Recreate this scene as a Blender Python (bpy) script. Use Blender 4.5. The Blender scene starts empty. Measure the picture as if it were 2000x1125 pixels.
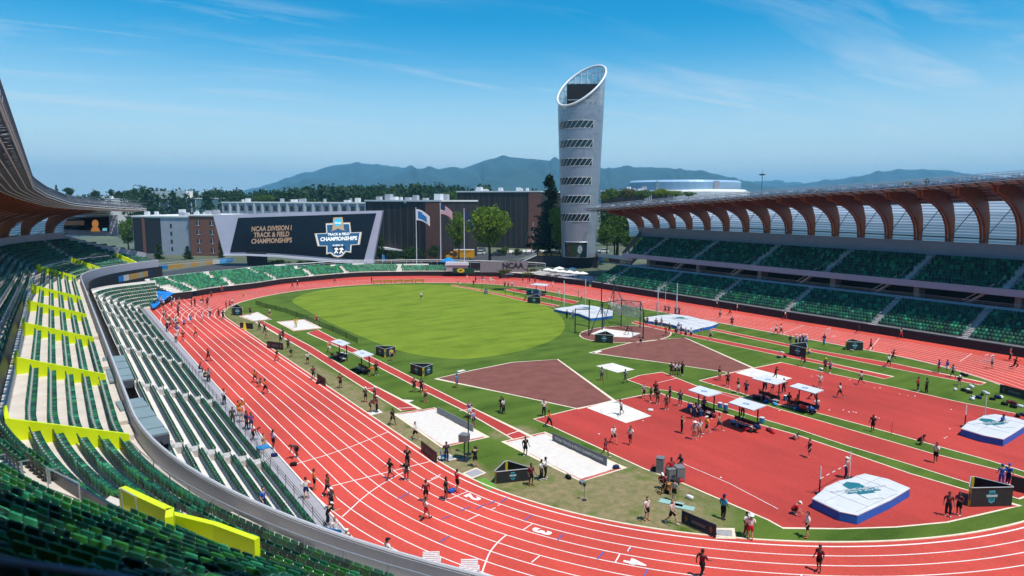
import bpy, bmesh, math, random
import numpy as np
from mathutils import Vector, Matrix
RND = random.Random(11)
sc = bpy.context.scene
COL = sc.collection
pi = math.pi
rad = math.radians
# ------------------------------------------------------------------ camera
CP = Vector((-63.718, -92.081, 22.632)); YAW, PIT, ROL, FPX = 0.602957, -0.131241, 0.002588, 1298.64
_f = Vector((math.sin(YAW)*math.cos(PIT), math.cos(YAW)*math.cos(PIT), math.sin(PIT)))
_r = Vector((math.cos(YAW), -math.sin(YAW), 0)); _u = _r.cross(_f)
_r2 = math.cos(ROL)*_r + math.sin(ROL)*_u; _u2 = -math.sin(ROL)*_r + math.cos(ROL)*_u
cam = bpy.data.cameras.new('camera'); camo = bpy.data.objects.new('camera', cam); COL.objects.link(camo)
cam.sensor_width = 36; cam.lens = 36*FPX/2000; cam.clip_start = .2; cam.clip_end = 60000
cam.dof.use_dof = True; cam.dof.focus_distance = 85.; cam.dof.aperture_fstop = .6
camo.matrix_world = Matrix(((_r2.x,_u2.x,-_f.x,CP.x),(_r2.y,_u2.y,-_f.y,CP.y),(_r2.z,_u2.z,-_f.z,CP.z),(0,0,0,1)))
sc.camera = camo
def ray(u, v):
    u = float(u); v = float(v); return _f + ((u-1000)/FPX)*_r2 + ((562.5-v)/FPX)*_u2
def G(u, v, z=0.):                      # ground point seen at a place of the photograph
    d = ray(u, v); t = (z-CP.z)/d.z
    return Vector((CP.x+t*d.x, CP.y+t*d.y, z))
def AX(u, v, axis, val):
    d = ray(u, v); t = (val-CP[axis])/d[axis]; return CP+t*d
def depth(p): return (Vector(p)-CP).dot(_f)
def px(p):
    d = Vector(p)-CP; z = d.dot(_f); return (1000+FPX*d.dot(_r2)/z, 562.5-FPX*d.dot(_u2)/z, z)
# ------------------------------------------------------------------ materials
MATS = {}
def nd(nt, t, **k):
    n = nt.nodes.new(t)
    for a, b in k.items(): setattr(n, a, b)
    return n
def mat(name, col, rough=.7, metal=0., var=.12, scale=3., bump=0., spec=.4, alpha=1., trans=0., emit=None, es=1., bscale=None):
    if name in MATS: return MATS[name]
    m = bpy.data.materials.new(name); m.use_nodes = True; nt = m.node_tree; L = nt.links
    b = nt.nodes['Principled BSDF']
    b.inputs['Roughness'].default_value = rough; b.inputs['Metallic'].default_value = metal
    b.inputs['Specular IOR Level'].default_value = spec; b.inputs['Alpha'].default_value = alpha
    b.inputs['Transmission Weight'].default_value = trans
    b.inputs['Base Color'].default_value = (*col, 1)
    if var > 0 or bump > 0:
        tc = nd(nt, 'ShaderNodeTexCoord'); no = nd(nt, 'ShaderNodeTexNoise'); no.inputs['Scale'].default_value = scale
        no.inputs['Detail'].default_value = 6; L.new(tc.outputs['Object'], no.inputs['Vector'])
        if var > 0:
            mr = nd(nt, 'ShaderNodeMapRange'); mr.inputs[1].default_value = .3; mr.inputs[2].default_value = .7
            mr.inputs[3].default_value = 1-var; mr.inputs[4].default_value = 1+var
            L.new(no.outputs['Fac'], mr.inputs[0])
            mx = nd(nt, 'ShaderNodeMix', data_type='RGBA', blend_type='MULTIPLY'); mx.inputs[0].default_value = 1
            mx.inputs[6].default_value = (*col, 1); L.new(mr.outputs[0], mx.inputs[7]); L.new(mx.outputs[2], b.inputs['Base Color'])
        if bump > 0:
            bp = nd(nt, 'ShaderNodeBump'); bp.inputs['Strength'].default_value = bump; bp.inputs['Distance'].default_value = .05
            n2 = nd(nt, 'ShaderNodeTexNoise'); n2.inputs['Scale'].default_value = bscale or scale*8; n2.inputs['Detail'].default_value = 4
            L.new(tc.outputs['Object'], n2.inputs['Vector']); L.new(n2.outputs['Fac'], bp.inputs['Height']); L.new(bp.outputs['Normal'], b.inputs['Normal'])
    if emit: b.inputs['Emission Color'].default_value = (*emit, 1); b.inputs['Emission Strength'].default_value = es
    MATS[name] = m; return m
# ------------------------------------------------------------------ objects
def tag(o, label=None, cat=None, group=None, kind=None):
    if label: o['label'] = label
    if cat: o['category'] = cat
    if group: o['group'] = group
    if kind: o['kind'] = kind
    return o
def empty(name, loc=(0,0,0), rz=0., label=None, cat=None, group=None):
    o = bpy.data.objects.new(name, None); COL.objects.link(o); o.location = loc; o.rotation_euler = (0,0,rz); o.empty_display_size = .3
    return tag(o, label, cat, group)
class MB:
    def __init__(s): s.v = []; s.f = []; s.m = []
    def face(s, pts, mi=0):
        n = len(s.v); s.v += [tuple(p) for p in pts]; s.f.append(tuple(range(n, n+len(pts)))); s.m.append(mi); return s
    def add(s, vs, fs, mi=0):
        n = len(s.v); s.v += [tuple(p) for p in vs]
        for f in fs: s.f.append(tuple(i+n for i in f)); s.m.append(mi)
        return s
    def hexa(s, b, t, mi=0):             # bottom ring, top ring (same count, counter-clockwise)
        n = len(b); fs = [tuple(range(n-1,-1,-1)), tuple(range(n, 2*n))] + [(i, (i+1)%n, n+(i+1)%n, n+i) for i in range(n)]
        return s.add(list(b)+list(t), fs, mi)
    def box(s, c, size, rz=0., mi=0, taper=1.):
        a, b_, h = size[0]/2, size[1]/2, size[2]; cz, sz = math.cos(rz), math.sin(rz)
        q = [(-a,-b_),(a,-b_),(a,b_),(-a,b_)]
        R = lambda x, y: (c[0]+x*cz-y*sz, c[1]+x*sz+y*cz)
        return s.hexa([(*R(x,y), c[2]) for x,y in q], [(*R(x*taper,y*taper), c[2]+h) for x,y in q], mi)
    def prism(s, poly, z0, z1, mi=0): return s.hexa([(p[0],p[1],z0) for p in poly], [(p[0],p[1],z1) for p in poly], mi)
    def extr(s, pts, d, mi=0):           # planar polygon thickened along the vector d
        d = Vector(d); return s.hexa([Vector(p) for p in pts], [Vector(p)+d for p in pts], mi)
    def tube(s, path, r, n=6, mi=0, r2=None, cap=True):
        path = [Vector(p) for p in path]; k = len(path); rings = []
        for i, p in enumerate(path):
            t = (path[min(i+1,k-1)]-path[max(i-1,0)]).normalized()
            a = t.cross(Vector((0,0,1)));
            if a.length < .05: a = t.cross(Vector((1,0,0)))
            a.normalize(); b = t.cross(a); rr = r if r2 is None else r+(r2-r)*i/(k-1)
            rings.append([p+rr*(math.cos(2*pi*j/n)*a+math.sin(2*pi*j/n)*b) for j in range(n)])
        vs = [q for g in rings for q in g]; fs = []
        for i in range(k-1):
            for j in range(n): fs.append((i*n+j, i*n+(j+1)%n, (i+1)*n+(j+1)%n, (i+1)*n+j))
        if cap: fs += [tuple(range(n-1,-1,-1)), tuple((k-1)*n+j for j in range(n))]
        return s.add(vs, fs, mi)
    def lathe(s, prof, n=24, c=(0,0,0), mi=0, cap=False):
        vs = []; fs = []
        for r, z in prof:
            for j in range(n): vs.append((c[0]+r*math.cos(2*pi*j/n), c[1]+r*math.sin(2*pi*j/n), c[2]+z))
        for i in range(len(prof)-1):
            for j in range(n): fs.append((i*n+j, i*n+(j+1)%n, (i+1)*n+(j+1)%n, (i+1)*n+j))
        if cap: fs += [tuple(range(n-1,-1,-1)), tuple((len(prof)-1)*n+j for j in range(n))]
        return s.add(vs, fs, mi)
    def strip(s, A, B, mi=0):            # quads between two polylines
        n = len(A); return s.add(list(A)+list(B), [(i, i+1, n+i+1, n+i) for i in range(n-1)], mi)
    def build(s, name, mats, parent=None, smooth=False, loc=None, rz=0.):
        me = bpy.data.meshes.new(name); me.from_pydata(s.v, [], s.f)
        if not isinstance(mats, (list, tuple)): mats = [mats]
        for m in mats:
            if m: me.materials.append(m)
        if len(mats) > 1: me.polygons.foreach_set('material_index', s.m)
        if smooth: me.polygons.foreach_set('use_smooth', [True]*len(s.f))
        me.update(); o = bpy.data.objects.new(name, me); COL.objects.link(o)
        if parent is not None: o.parent = parent
        if loc is not None: o.location = loc; o.rotation_euler = (0,0,rz)
        return o
def fix_normals(o):
    bm = bmesh.new(); bm.from_mesh(o.data); bmesh.ops.recalc_face_normals(bm, faces=bm.faces[:]); bm.to_mesh(o.data); bm.free(); return o
def copy_tree(o, parent=None):
    c = o.copy(); COL.objects.link(c); c.parent = parent
    for ch in list(o.children): copy_tree(ch, c)
    return c
def smoothcurve(pts, n=8, closed=False):                     # Catmull-Rom through the points
    P = [Vector(p) for p in pts]; out = []; k = len(P)
    for i in range(k if closed else k-1):
        g = (lambda j: P[j % k]) if closed else (lambda j: P[max(0, min(k-1, j))])
        a, b, c, d = g(i-1), g(i), g(i+1), g(i+2)
        for j in range(n):
            t = j/n; out.append(.5*((2*b)+(c-a)*t+(2*a-5*b+4*c-d)*t*t+(3*b-a-3*c+d)*t**3))
    if not closed: out.append(P[-1])
    return out
def text_mesh(txt, size=1., bold=.0, align='CENTER', shear=0., spacing=1., extrude=0.0):
    cu = bpy.data.curves.new('lettering', 'FONT'); cu.body = txt; cu.size = size; cu.align_x = align; cu.align_y = 'CENTER'
    cu.offset = bold*size; cu.shear = shear; cu.space_character = spacing; cu.extrude = extrude; cu.resolution_u = 3; cu.space_line = .85
    o = bpy.data.objects.new('lettering', cu); COL.objects.link(o); bpy.context.view_layer.update()
    me = bpy.data.meshes.new_from_object(o.evaluated_get(bpy.context.evaluated_depsgraph_get()))
    bpy.data.objects.remove(o); bpy.data.curves.remove(cu); return me
def text_to(mb, txt, size, org, ex, ey, bold=.02, mi=0, align='CENTER', shear=0., spacing=1., sx=1.):  # lay lettering on a plane
    me = text_mesh(txt, size, bold, align, shear, spacing); org = Vector(org); ex = Vector(ex); ey = Vector(ey)
    mb.add([org+ex*(v.co.x*sx)+ey*v.co.y for v in me.vertices], [tuple(p.vertices) for p in me.polygons], mi)
    bpy.data.meshes.remove(me)
# ------------------------------------------------------------------ world and sun
SUNEL, SUNAZ = rad(67.), rad(-78.)                             # direction to the sun, az from +x
w = bpy.data.worlds.new('World'); sc.world = w; w.use_nodes = True; nt = w.node_tree; L = nt.links
bg = nt.nodes['Background']; bg.inputs[1].default_value = SKY_STRENGTH = .13
sky = nd(nt, 'ShaderNodeTexSky', sky_type='NISHITA'); sky.sun_disc = False; sky.sun_elevation = SUNEL
sky.sun_rotation = pi/2-SUNAZ; sky.air_density = 1.0; sky.dust_density = .25; sky.ozone_density = 1.4; sky.altitude = 100
hs = nd(nt, 'ShaderNodeHueSaturation'); hs.inputs['Hue'].default_value = .488; hs.inputs['Saturation'].default_value = 1.8; hs.inputs['Value'].default_value = 1.05
L.new(sky.outputs[0], hs.inputs['Color'])
tc = nd(nt, 'ShaderNodeTexCoord'); sp = nd(nt, 'ShaderNodeSeparateXYZ'); L.new(tc.outputs['Generated'], sp.inputs[0])
dv = nd(nt, 'ShaderNodeMath', operation='MAXIMUM'); L.new(sp.outputs[2], dv.inputs[0]); dv.inputs[1].default_value = .02
ad = nd(nt, 'ShaderNodeMath', operation='ADD'); L.new(dv.outputs[0], ad.inputs[0]); ad.inputs[1].default_value = .06
def div(o, k):
    n = nd(nt, 'ShaderNodeMath', operation='DIVIDE'); L.new(o, n.inputs[0]); L.new(ad.outputs[0], n.inputs[1])
    m = nd(nt, 'ShaderNodeMath', operation='MULTIPLY'); L.new(n.outputs[0], m.inputs[0]); m.inputs[1].default_value = k; return m.outputs[0]
cb = nd(nt, 'ShaderNodeCombineXYZ'); L.new(div(sp.outputs[0], 1.), cb.inputs[0]); L.new(div(sp.outputs[1], 1.), cb.inputs[1])
mp = nd(nt, 'ShaderNodeMapping'); mp.inputs['Rotation'].default_value = (0,0,rad(38)); mp.inputs['Scale'].default_value = (.6, 2.3, 1)
mp.inputs['Location'].default_value = (1.3, 4.1, 0)
L.new(cb.outputs[0], mp.inputs[0])
n1 = nd(nt, 'ShaderNodeTexNoise'); n1.inputs['Scale'].default_value = .9; n1.inputs['Detail'].default_value = 9; n1.inputs['Roughness'].default_value = .62; n1.inputs['Distortion'].default_value = .6
n2 = nd(nt, 'ShaderNodeTexNoise'); n2.inputs['Scale'].default_value = .33; n2.inputs['Detail'].default_value = 3
L.new(mp.outputs[0], n1.inputs['Vector']); L.new(mp.outputs[0], n2.inputs['Vector'])
r1 = nd(nt, 'ShaderNodeMapRange'); r1.inputs[1].default_value = .49; r1.inputs[2].default_value = .80; L.new(n1.outputs['Fac'], r1.inputs[0])
r2 = nd(nt, 'ShaderNodeMapRange'); r2.inputs[1].default_value = .40; r2.inputs[2].default_value = .60; L.new(n2.outputs['Fac'], r2.inputs[0])
mu = nd(nt, 'ShaderNodeMath', operation='MULTIPLY'); L.new(r1.outputs[0], mu.inputs[0]); L.new(r2.outputs[0], mu.inputs[1])
m2 = nd(nt, 'ShaderNodeMath', operation='MULTIPLY'); L.new(mu.outputs[0], m2.inputs[0]); m2.inputs[1].default_value = .8
cx = nd(nt, 'ShaderNodeMix', data_type='RGBA'); L.new(m2.outputs[0], cx.inputs[0]); L.new(hs.outputs[0], cx.inputs[6]); cx.inputs[7].default_value = (6.2, 6.6, 7.0, 1)
hzm = nd(nt, 'ShaderNodeMapRange', interpolation_type='SMOOTHSTEP'); hzm.inputs[1].default_value = .0; hzm.inputs[2].default_value = .26; hzm.inputs[3].default_value = .85; hzm.inputs[4].default_value = 0; L.new(sp.outputs[2], hzm.inputs[0])
cxh = nd(nt, 'ShaderNodeMix', data_type='RGBA'); L.new(hzm.outputs[0], cxh.inputs[0]); L.new(hs.outputs[0], cxh.inputs[6]); cxh.inputs[7].default_value = (5.4, 6.9, 7.7, 1); L.new(cxh.outputs[2], cx.inputs[6])
L.new(cx.outputs[2], bg.inputs[0])
sl = bpy.data.lights.new('sun', 'SUN'); sl.energy = 4.6; sl.angle = rad(.53); sl.color = (1., .95, .87)
so = bpy.data.objects.new('sun', sl); COL.objects.link(so)
sd = Vector((math.cos(SUNEL)*math.cos(SUNAZ), math.cos(SUNEL)*math.sin(SUNAZ), math.sin(SUNEL)))
so.rotation_euler = sd.to_track_quat('Z', 'Y').to_euler(); so.location = (0, -60, 150)
sc.view_settings.view_transform = 'Standard'; sc.view_settings.look = 'None'; sc.view_settings.exposure = .12; sc.view_settings.gamma = 1
sc.cycles.max_bounces = 6; sc.cycles.diffuse_bounces = 3; sc.cycles.transparent_max_bounces = 12
sc.cycles.volume_bounces = 0
# ------------------------------------------------------------------ the track shape
W0, LS, R1, R2, TH = 37.981, 84.334, 32.7244, 39.6848, .714758
C2Y = LS/2+(R1-R2)*math.sin(TH); C1X = W0-R1
def track_pt(a, d):                      # a in 0..1 round the oval from the east straight going north, d metres outside the inner line
    segs = [LS, (R1)*TH, R2*(pi-2*TH), R1*TH, LS, R1*TH, R2*(pi-2*TH), R1*TH]; tot = sum(segs); s = (a % 1)*tot
    i = 0
    while i < 7 and s > segs[i]: s -= segs[i]; i += 1
    if i == 0: return Vector((W0+d, -LS/2+s, 0))
    if i == 4: return Vector((-W0-d, LS/2-s, 0))
    if i in (1, 2, 3):
        if i == 1: t = s/R1; c = (C1X, LS/2); r = R1
        if i == 2: t = TH+s/R2; c = (0, C2Y); r = R2
        if i == 3: t = pi-TH+s/R1; c = (-C1X, LS/2); r = R1
    else:
        if i == 5: t = pi+s/R1; c = (-C1X, -LS/2); r = R1
        if i == 6: t = pi+TH+s/R2; c = (0, -C2Y); r = R2
        if i == 7: t = 2*pi-TH+s/R1; c = (C1X, -LS/2); r = R1
    return Vector((c[0]+(r+d)*math.cos(t), c[1]+(r+d)*math.sin(t), 0))
NA = 360
def ring(d, z, n=NA): return [track_pt(i/n, d)+Vector((0,0,z)) for i in range(n)]
def struct(o, kind='structure'): o['kind'] = kind; return o
def strip_mat(name, col, var, scale, extra=None, rough=.85, bump=.25, bscale=40):
    return mat(name, col, rough=rough, var=var, scale=scale, bump=bump, bscale=bscale, spec=.25)
def worn_red(name, c):
    m = bpy.data.materials.new(name); m.use_nodes = True; nt = m.node_tree; L = nt.links; b = nt.nodes['Principled BSDF']; b.inputs['Roughness'].default_value = .82; b.inputs['Specular IOR Level'].default_value = .3
    tc = nd(nt, 'ShaderNodeTexCoord'); out = None
    for sc_, det, lo, hi, st in ((.06,6,.84,1.12,(1,1,1)),(.5,7,.88,1.10,(1,.25,1)),(4,6,.90,1.08,(1,1,1)),(38,3,.80,1.18,(1,1,1))):
        mp = nd(nt, 'ShaderNodeMapping'); mp.inputs['Scale'].default_value = st; L.new(tc.outputs['Object'], mp.inputs[0]); n = nd(nt, 'ShaderNodeTexNoise'); n.inputs['Scale'].default_value = sc_; n.inputs['Detail'].default_value = det; L.new(mp.outputs[0], n.inputs['Vector'])
        r = nd(nt, 'ShaderNodeMapRange'); r.inputs[1].default_value = .3; r.inputs[2].default_value = .7; r.inputs[3].default_value = lo; r.inputs[4].default_value = hi; L.new(n.outputs['Fac'], r.inputs[0])
        mx = nd(nt, 'ShaderNodeMix', data_type='RGBA', blend_type='MULTIPLY'); mx.inputs[0].default_value = 1
        if out is None: mx.inputs[6].default_value = (*c, 1)
        else: L.new(out, mx.inputs[6])
        L.new(r.outputs[0], mx.inputs[7]); out = mx.outputs[2]
    L.new(out, b.inputs['Base Color']); MATS[name] = m; return m
RED = worn_red('red_track', (.58,.070,.048))
RED2 = worn_red('red_runway', (.45,.048,.036))
BROWN = strip_mat('brown_cinder', (.20,.072,.056), .16, .6)
CREAM = mat('cream_kerb', (.78,.66,.50), var=.1, scale=2)
LINE = mat('white_line', (.83,.77,.73), var=.06, scale=3)
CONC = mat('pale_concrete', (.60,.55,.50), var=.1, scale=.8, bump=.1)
WHITECONC = mat('white_concrete', (.72,.67,.61), var=.1, scale=.6, bump=.05)
GREYWALK = mat('grey_walk', (.36,.345,.38), var=.06, scale=1)
SAND = mat('white_sand', (.70,.64,.58), var=.06, scale=2, bump=.2)
BLACKPAD = mat('black_padding', (.012,.012,.016), rough=.6, var=.2, scale=1)
# grass with dry patches where the photo's turf is worn
def grass_mat(name, c1, c2, dry=True):
    m = bpy.data.materials.new(name); m.use_nodes = True; nt = m.node_tree; L = nt.links; b = nt.nodes['Principled BSDF']
    b.inputs['Roughness'].default_value = .95; b.inputs['Specular IOR Level'].default_value = .1
    tc = nd(nt, 'ShaderNodeTexCoord')
    def noise(s, d=5, st=None):
        n = nd(nt, 'ShaderNodeTexNoise'); n.inputs['Scale'].default_value = s; n.inputs['Detail'].default_value = d
        if st:
            mp = nd(nt, 'ShaderNodeMapping'); mp.inputs['Scale'].default_value = st; mp.inputs['Rotation'].default_value = (0,0,rad(8)); L.new(tc.outputs['Object'], mp.inputs[0]); L.new(mp.outputs[0], n.inputs['Vector'])
        else: L.new(tc.outputs['Object'], n.inputs['Vector'])
        return n.outputs['Fac']
    def mixc(f, a, c, bt='MIX'):
        n = nd(nt, 'ShaderNodeMix', data_type='RGBA', blend_type=bt)
        for s_, v in ((0, f), (6, a), (7, c)):
            if hasattr(v, 'links') or hasattr(v, 'node'): L.new(v, n.inputs[s_])
            else: n.inputs[s_].default_value = v if not isinstance(v, tuple) else (*v, 1)
        return n.outputs[2]
    def rng(f, a, b_, c=0., d=1.):
        n = nd(nt, 'ShaderNodeMapRange'); L.new(f, n.inputs[0])
        for i, v in enumerate((a, b_, c, d)): n.inputs[i+1].default_value = v
        return n.outputs[0]
    def mth(op, a, c):
        n = nd(nt, 'ShaderNodeMath', operation=op)
        for i, v in enumerate((a, c)):
            if hasattr(v, 'node'): L.new(v, n.inputs[i])
            else: n.inputs[i].default_value = v
        return n.outputs[0]
    colr = mixc(rng(noise(.22, 8), .38, .62), c1, c2)
    colr = mixc(rng(noise(1., 4, (.07, .5, 1)), .34, .66, 0, .65), colr, tuple(x*1.3 for x in c2))
    if dry:
        sp = nd(nt, 'ShaderNodeSeparateXYZ'); L.new(tc.outputs['Object'], sp.inputs[0])
        def blob(cx, cy, rx, ry):
            a = mth('DIVIDE', mth('SUBTRACT', sp.outputs[0], cx), rx); c = mth('DIVIDE', mth('SUBTRACT', sp.outputs[1], cy), ry)
            return rng(mth('ADD', mth('MULTIPLY', a, a), mth('MULTIPLY', c, c)), .25, 1.3, 1, 0)
        f = mth('MAXIMUM', blob(-31, -56.5, 9, 10), mth('MAXIMUM', blob(-36.6, -25, 2.3, 32), mth('MAXIMUM', mth('MULTIPLY', blob(-35.5, 25, 2.2, 36), .55), blob(-28.0, -40.5, 2.5, 2))))
        f = mth('MULTIPLY', f, rng(noise(.5, 7), .28, .50)); f = mth('MINIMUM', mth('MULTIPLY', f, 1.25), .96)
        colr = mixc(f, colr, mixc(rng(noise(1.6), .35, .65), (.29,.225,.125), (.19,.175,.075)))
    fine = noise(26, 3); colr = mixc(1., colr, mixc(rng(fine, .3, .7), (.62,.62,.62), (1.35,1.35,1.35)), 'MULTIPLY')
    L.new(colr, b.inputs['Base Color'])
    bp = nd(nt, 'ShaderNodeBump'); bp.inputs['Strength'].default_value = .5; bp.inputs['Distance'].default_value = .05; L.new(fine, bp.inputs['Height']); L.new(bp.outputs[0], b.inputs['Normal'])
    MATS[name] = m; return m
GRASS = grass_mat('infield_turf', (.050,.098,.013), (.088,.142,.021))
GRASSL = grass_mat('light_turf', (.115,.180,.014), (.165,.230,.022), False)
GRASSO = grass_mat('outside_turf', (.05,.11,.02), (.09,.14,.03), False)
GROUND = mat('campus_ground', (.10,.12,.07), var=.4, scale=.02)
ASPHALT = mat('asphalt', (.055,.055,.06), var=.2, scale=.5)
# ground: one sheet, sunken under the stadium, reaching to the horizon
OUTZ = 2.0
mb = MB()
offs = [(-36,-.03),(0,-.03),(17,-.03)]
rings = [[Vector((p.x*.02, p.y*.02, -.03)) for p in ring(0, 0, 96)], [p for p in ring(26, -.03, 96)], [p for p in ring(26.5, OUTZ-.02, 96)]]
for r in (400, 1200, 4000, 11000): rings.append([Vector((r*math.cos(2*pi*i/96-.6), r*math.sin(2*pi*i/96-.6), OUTZ-.02)) for i in range(96)])
allv = [p for g in rings for p in g]; n = 96; fs = []
for k in range(len(rings)-1):
    for i in range(n): fs.append((k*n+i, k*n+(i+1)%n, (k+1)*n+(i+1)%n, (k+1)*n+i))
fs.append(tuple(range(n-1,-1,-1))[::-1])
mb.add(allv, fs); struct(mb.build('ground', GROUND))
# track surface
NW = [G(*p) for p in ((378,580),(425,572),(500,563),(550,555),(600,549.8),(650,545),(700,541),(780,539.3),(850,538.8),(950,540),(1024,543),(1060,547),(1100,552.4),(1150,560))]
NW = smoothcurve(NW, 5)
mb = MB()
outer = [Vector((-48.62,-70,0)), Vector((-48.62,72,0)), Vector((-45,77,0))]+[p.copy() for p in NW]+[Vector((51.75,28,0)), Vector((51.75,-58,0)), Vector((48,-80,0)), Vector((0,-95,0)), Vector((-30,-92,0))]
mb.face([(p.x,p.y,.0) for p in reversed(outer)]); struct(mb.build('running_track', RED))
# infield turf
mb = MB(); mb.face([(p.x,p.y,.012) for p in ring(-.6, 0, 240)]); struct(mb.build('infield_grass', GRASS))
ell = smoothcurve([(*G(u,v)[:2], .018) for u,v in ((571,587),(588,600),(640,628),(700,655),(770,682),(840,697),(905,701),(980,693),(1040,679),(1085,660),(1103,640),(1095,618),(1068,598),(1020,579),(960,566),(880,558),(800,556),(720,558),(640,565),(594,575))], 6, True)
mb = MB(); mb.face(ell); struct(mb.build('mown_oval_grass', GRASSL))
def band(mb, A, wdt, z, mi=0, closed=False):
    A = [Vector((p[0],p[1],0)) for p in A]; k = len(A); Lf = []; Rt = []
    for i in range(k):
        a = A[(i-1)%k] if closed or i > 0 else A[i]; b = A[(i+1)%k] if closed or i < k-1 else A[i]
        t = (b-a).normalized(); nn = Vector((-t.y, t.x, 0))
        if 0 < i < k-1 or closed:
            t1 = (A[i]-a).normalized(); c = max(.4, t1.dot(t)); w_ = wdt/2/c
        else: w_ = wdt/2
        Lf.append((A[i]+nn*w_)+Vector((0,0,z))); Rt.append((A[i]-nn*w_)+Vector((0,0,z)))
    if closed: Lf.append(Lf[0]); Rt.append(Rt[0])
    mb.strip(Rt, Lf, mi)
# kerb
mb = MB(); A = ring(-.62, 0, 300); B = ring(-.46, 0, 300)
for P, z in ((A, .05), (B, .05)): P.append(P[0])
mb.strip([p+Vector((0,0,.055)) for p in B], [p+Vector((0,0,.055)) for p in A]); mb.strip([p+Vector((0,0,0)) for p in B], [p+Vector((0,0,.055)) for p in B]); mb.strip([p+Vector((0,0,.055)) for p in A], [p for p in A])
struct(mb.build('track_kerb', CREAM))
# lane markings
mb = MB(); LW = 1.174
for k in range(10):
    d = k*LW; wd = .13 if k == 0 else .085
    if k < 9:
        band(mb, [p for p in ring(d, 0, 400)], wd, .006+.0004*k, 0, True)
    else: band(mb, [track_pt(i/400, d) for i in range(-95, 301) if not 199 < i < 0], wd, .0095)
for k in range(1, 10):                     # the home straight runs on into a chute at both ends
    x = -W0-k*LW
    band(mb, [(x, LS/2), (x, 75.5)], .085, .0125); 
band(mb, [(-W0-9*LW-.02, 75), (-W0-9*LW-.02, -62)], .12, .0145)
for yy in (-42.3,): band(mb, [(-W0, yy), (-W0-8.2*LW, yy-.1)], .11, .0165)
band(mb, [(-37.97,-33.3), (-42.5,-35.1), (-45.5,-35.9), (-48.45,-36.36)], .10, .0175)
p1 = [G(u,v) for u,v in ((668.5,1009.5),(687,992.7),(703.3,977.2),(722,962.2),(740.6,949.2),(760.6,937.3),(800,916))]; band(mb, p1, .10, .0185)
p1 = smoothcurve([G(u,v) for u,v in ((989,1045),(972,1060),(957,1079),(948,1100),(940,1124),(934,1150))], 4); band(mb, p1, .10, .0195)
for a, b in (((914,960),(877,975)),((978,985),(972,988)),((968,992),(958,996)),((937,1005),(912,1017)),((1040,1023),(1021,1036)),((1054,1086),(1038,1099)),((1231,1069),(1226,1077)),((1211,1082),(1201,1100)),((1566,1122),(1563,1132)),((860,931),(832,942)),((842,936),(861,927))):
    band(mb, [G(*a), G(*b)], .09, .0205)
# hurdle / relay marks right across the back straight
for y0 in (58, 46, 30, 12, -9, -26, -41, -52): band(mb, [(W0+LW*RND.randint(0,3), y0), (W0+LW*RND.randint(5,9), y0+RND.uniform(-4,4))], .08, .0215)
struct(mb.build('lane_lines', LINE))
mb = MB()
BLUEMK = mat('blue_paint', (.12,.11,.33), var=.1)
for a, b in (((990,972),(978,982)),((968,978),(955,985)),((948,985),(930,994)),((918,990),(900,998)),((1040,1006),(1024,1017)),((878,1047),(858,1060)),((800,962),(778,975)),((932,1093),(915,1106)),((1232,1073),(1228,1075)),((1179,1078),(1167,1092)),((1265,1112),(1258,1125)),((1100,1043),(1090,1055)),((880,1008),(862,1014))):
    band(mb, [G(*a), G(*b)], .12, .0225)
struct(mb.build('blue_relay_marks', BLUEMK))
# lane numbers, painted to be read by runners coming round
WP = mat('number_paint', (.86,.83,.80), var=.05)
for txt, (u, v), nu, nv in (('2',(922,971),(905,976),(0,0)),('3',(1056,1038),(0,0),(0,0)),('4',(1238,1098),(0,0),(0,0))):
    c = G(u, v); best = min(range(2000), key=lambda i: (track_pt(i/2000, 1.8)-c).length); t = (track_pt(best/2000+.001, 1.8)-track_pt(best/2000-.001, 1.8)).normalized()
    out = Vector((t.y, -t.x, 0)); mb = MB()
    text_to(mb, txt, 1.25, (c.x, c.y, .024), out*1.0, t*1.45, bold=.05)
    struct(mb.build('lane_number', WP))
# ------------------------------------------------------------------ infield surfaces
def gp(*uv): return [G(u, v) for u, v in uv]
def area(name, pts, m, z, edge=None, ew=.14, ez=None, closed=True):
    mb = MB(); P = [Vector((p[0], p[1], 0)) for p in pts]
    a = sum(P[i].x*P[(i+1)%len(P)].y-P[(i+1)%len(P)].x*P[i].y for i in range(len(P)))
    if a < 0: P.reverse()
    mb.face([(p.x, p.y, z) for p in P]); o = struct(mb.build(name, m))
    if edge is not None:
        mb = MB(); band(mb, P, ew, z+.005 if ez is None else ez, 0, closed); struct(mb.build(name+'_edging', edge))
    return o
area('throwing_sector', gp((851,740),(920,724),(1000,708),(1089,702),(1199,782),(1130,799),(1000,771)), BROWN, .022, CREAM, .22)
area('throwing_sector', gp((1152,689),(1230,670),(1290,663),(1337,659.5),(1471,719),(1426,728.5),(1305,710)), BROWN, .022, CREAM, .22)
area('white_slab', gp((1164,715),(1196,709),(1240,722),(1206,728)), WHITECONC, .022)
ap1 = gp((1042,819),(1132,797),(1259,771),(1289,768),(1308,775.5),(1400,803),(1479,828),(1554,849),(1643,879),(1777,925),(1887,957),(1993,989),(1970,993),(1850,1020.5),(1750,1030),(1640,1033.5),(1529,1032),(1500,1016),(1335,945),(1260,916.5),(1075,832))
area('high_jump_apron', ap1, RED2, .026, CREAM, .16)
ap2 = gp((1366,743.5),(1432,727.5),(1526,708),(1620,729.6),(1749,757),(1867,784),(1984,808),(2060,826),(2120,960),(2000,921),(1933,900),(1832,872),(1712,838),(1599,807.5),(1505,787),(1447,768))
area('high_jump_apron', ap2, RED2, .026, CREAM, .16)
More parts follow.
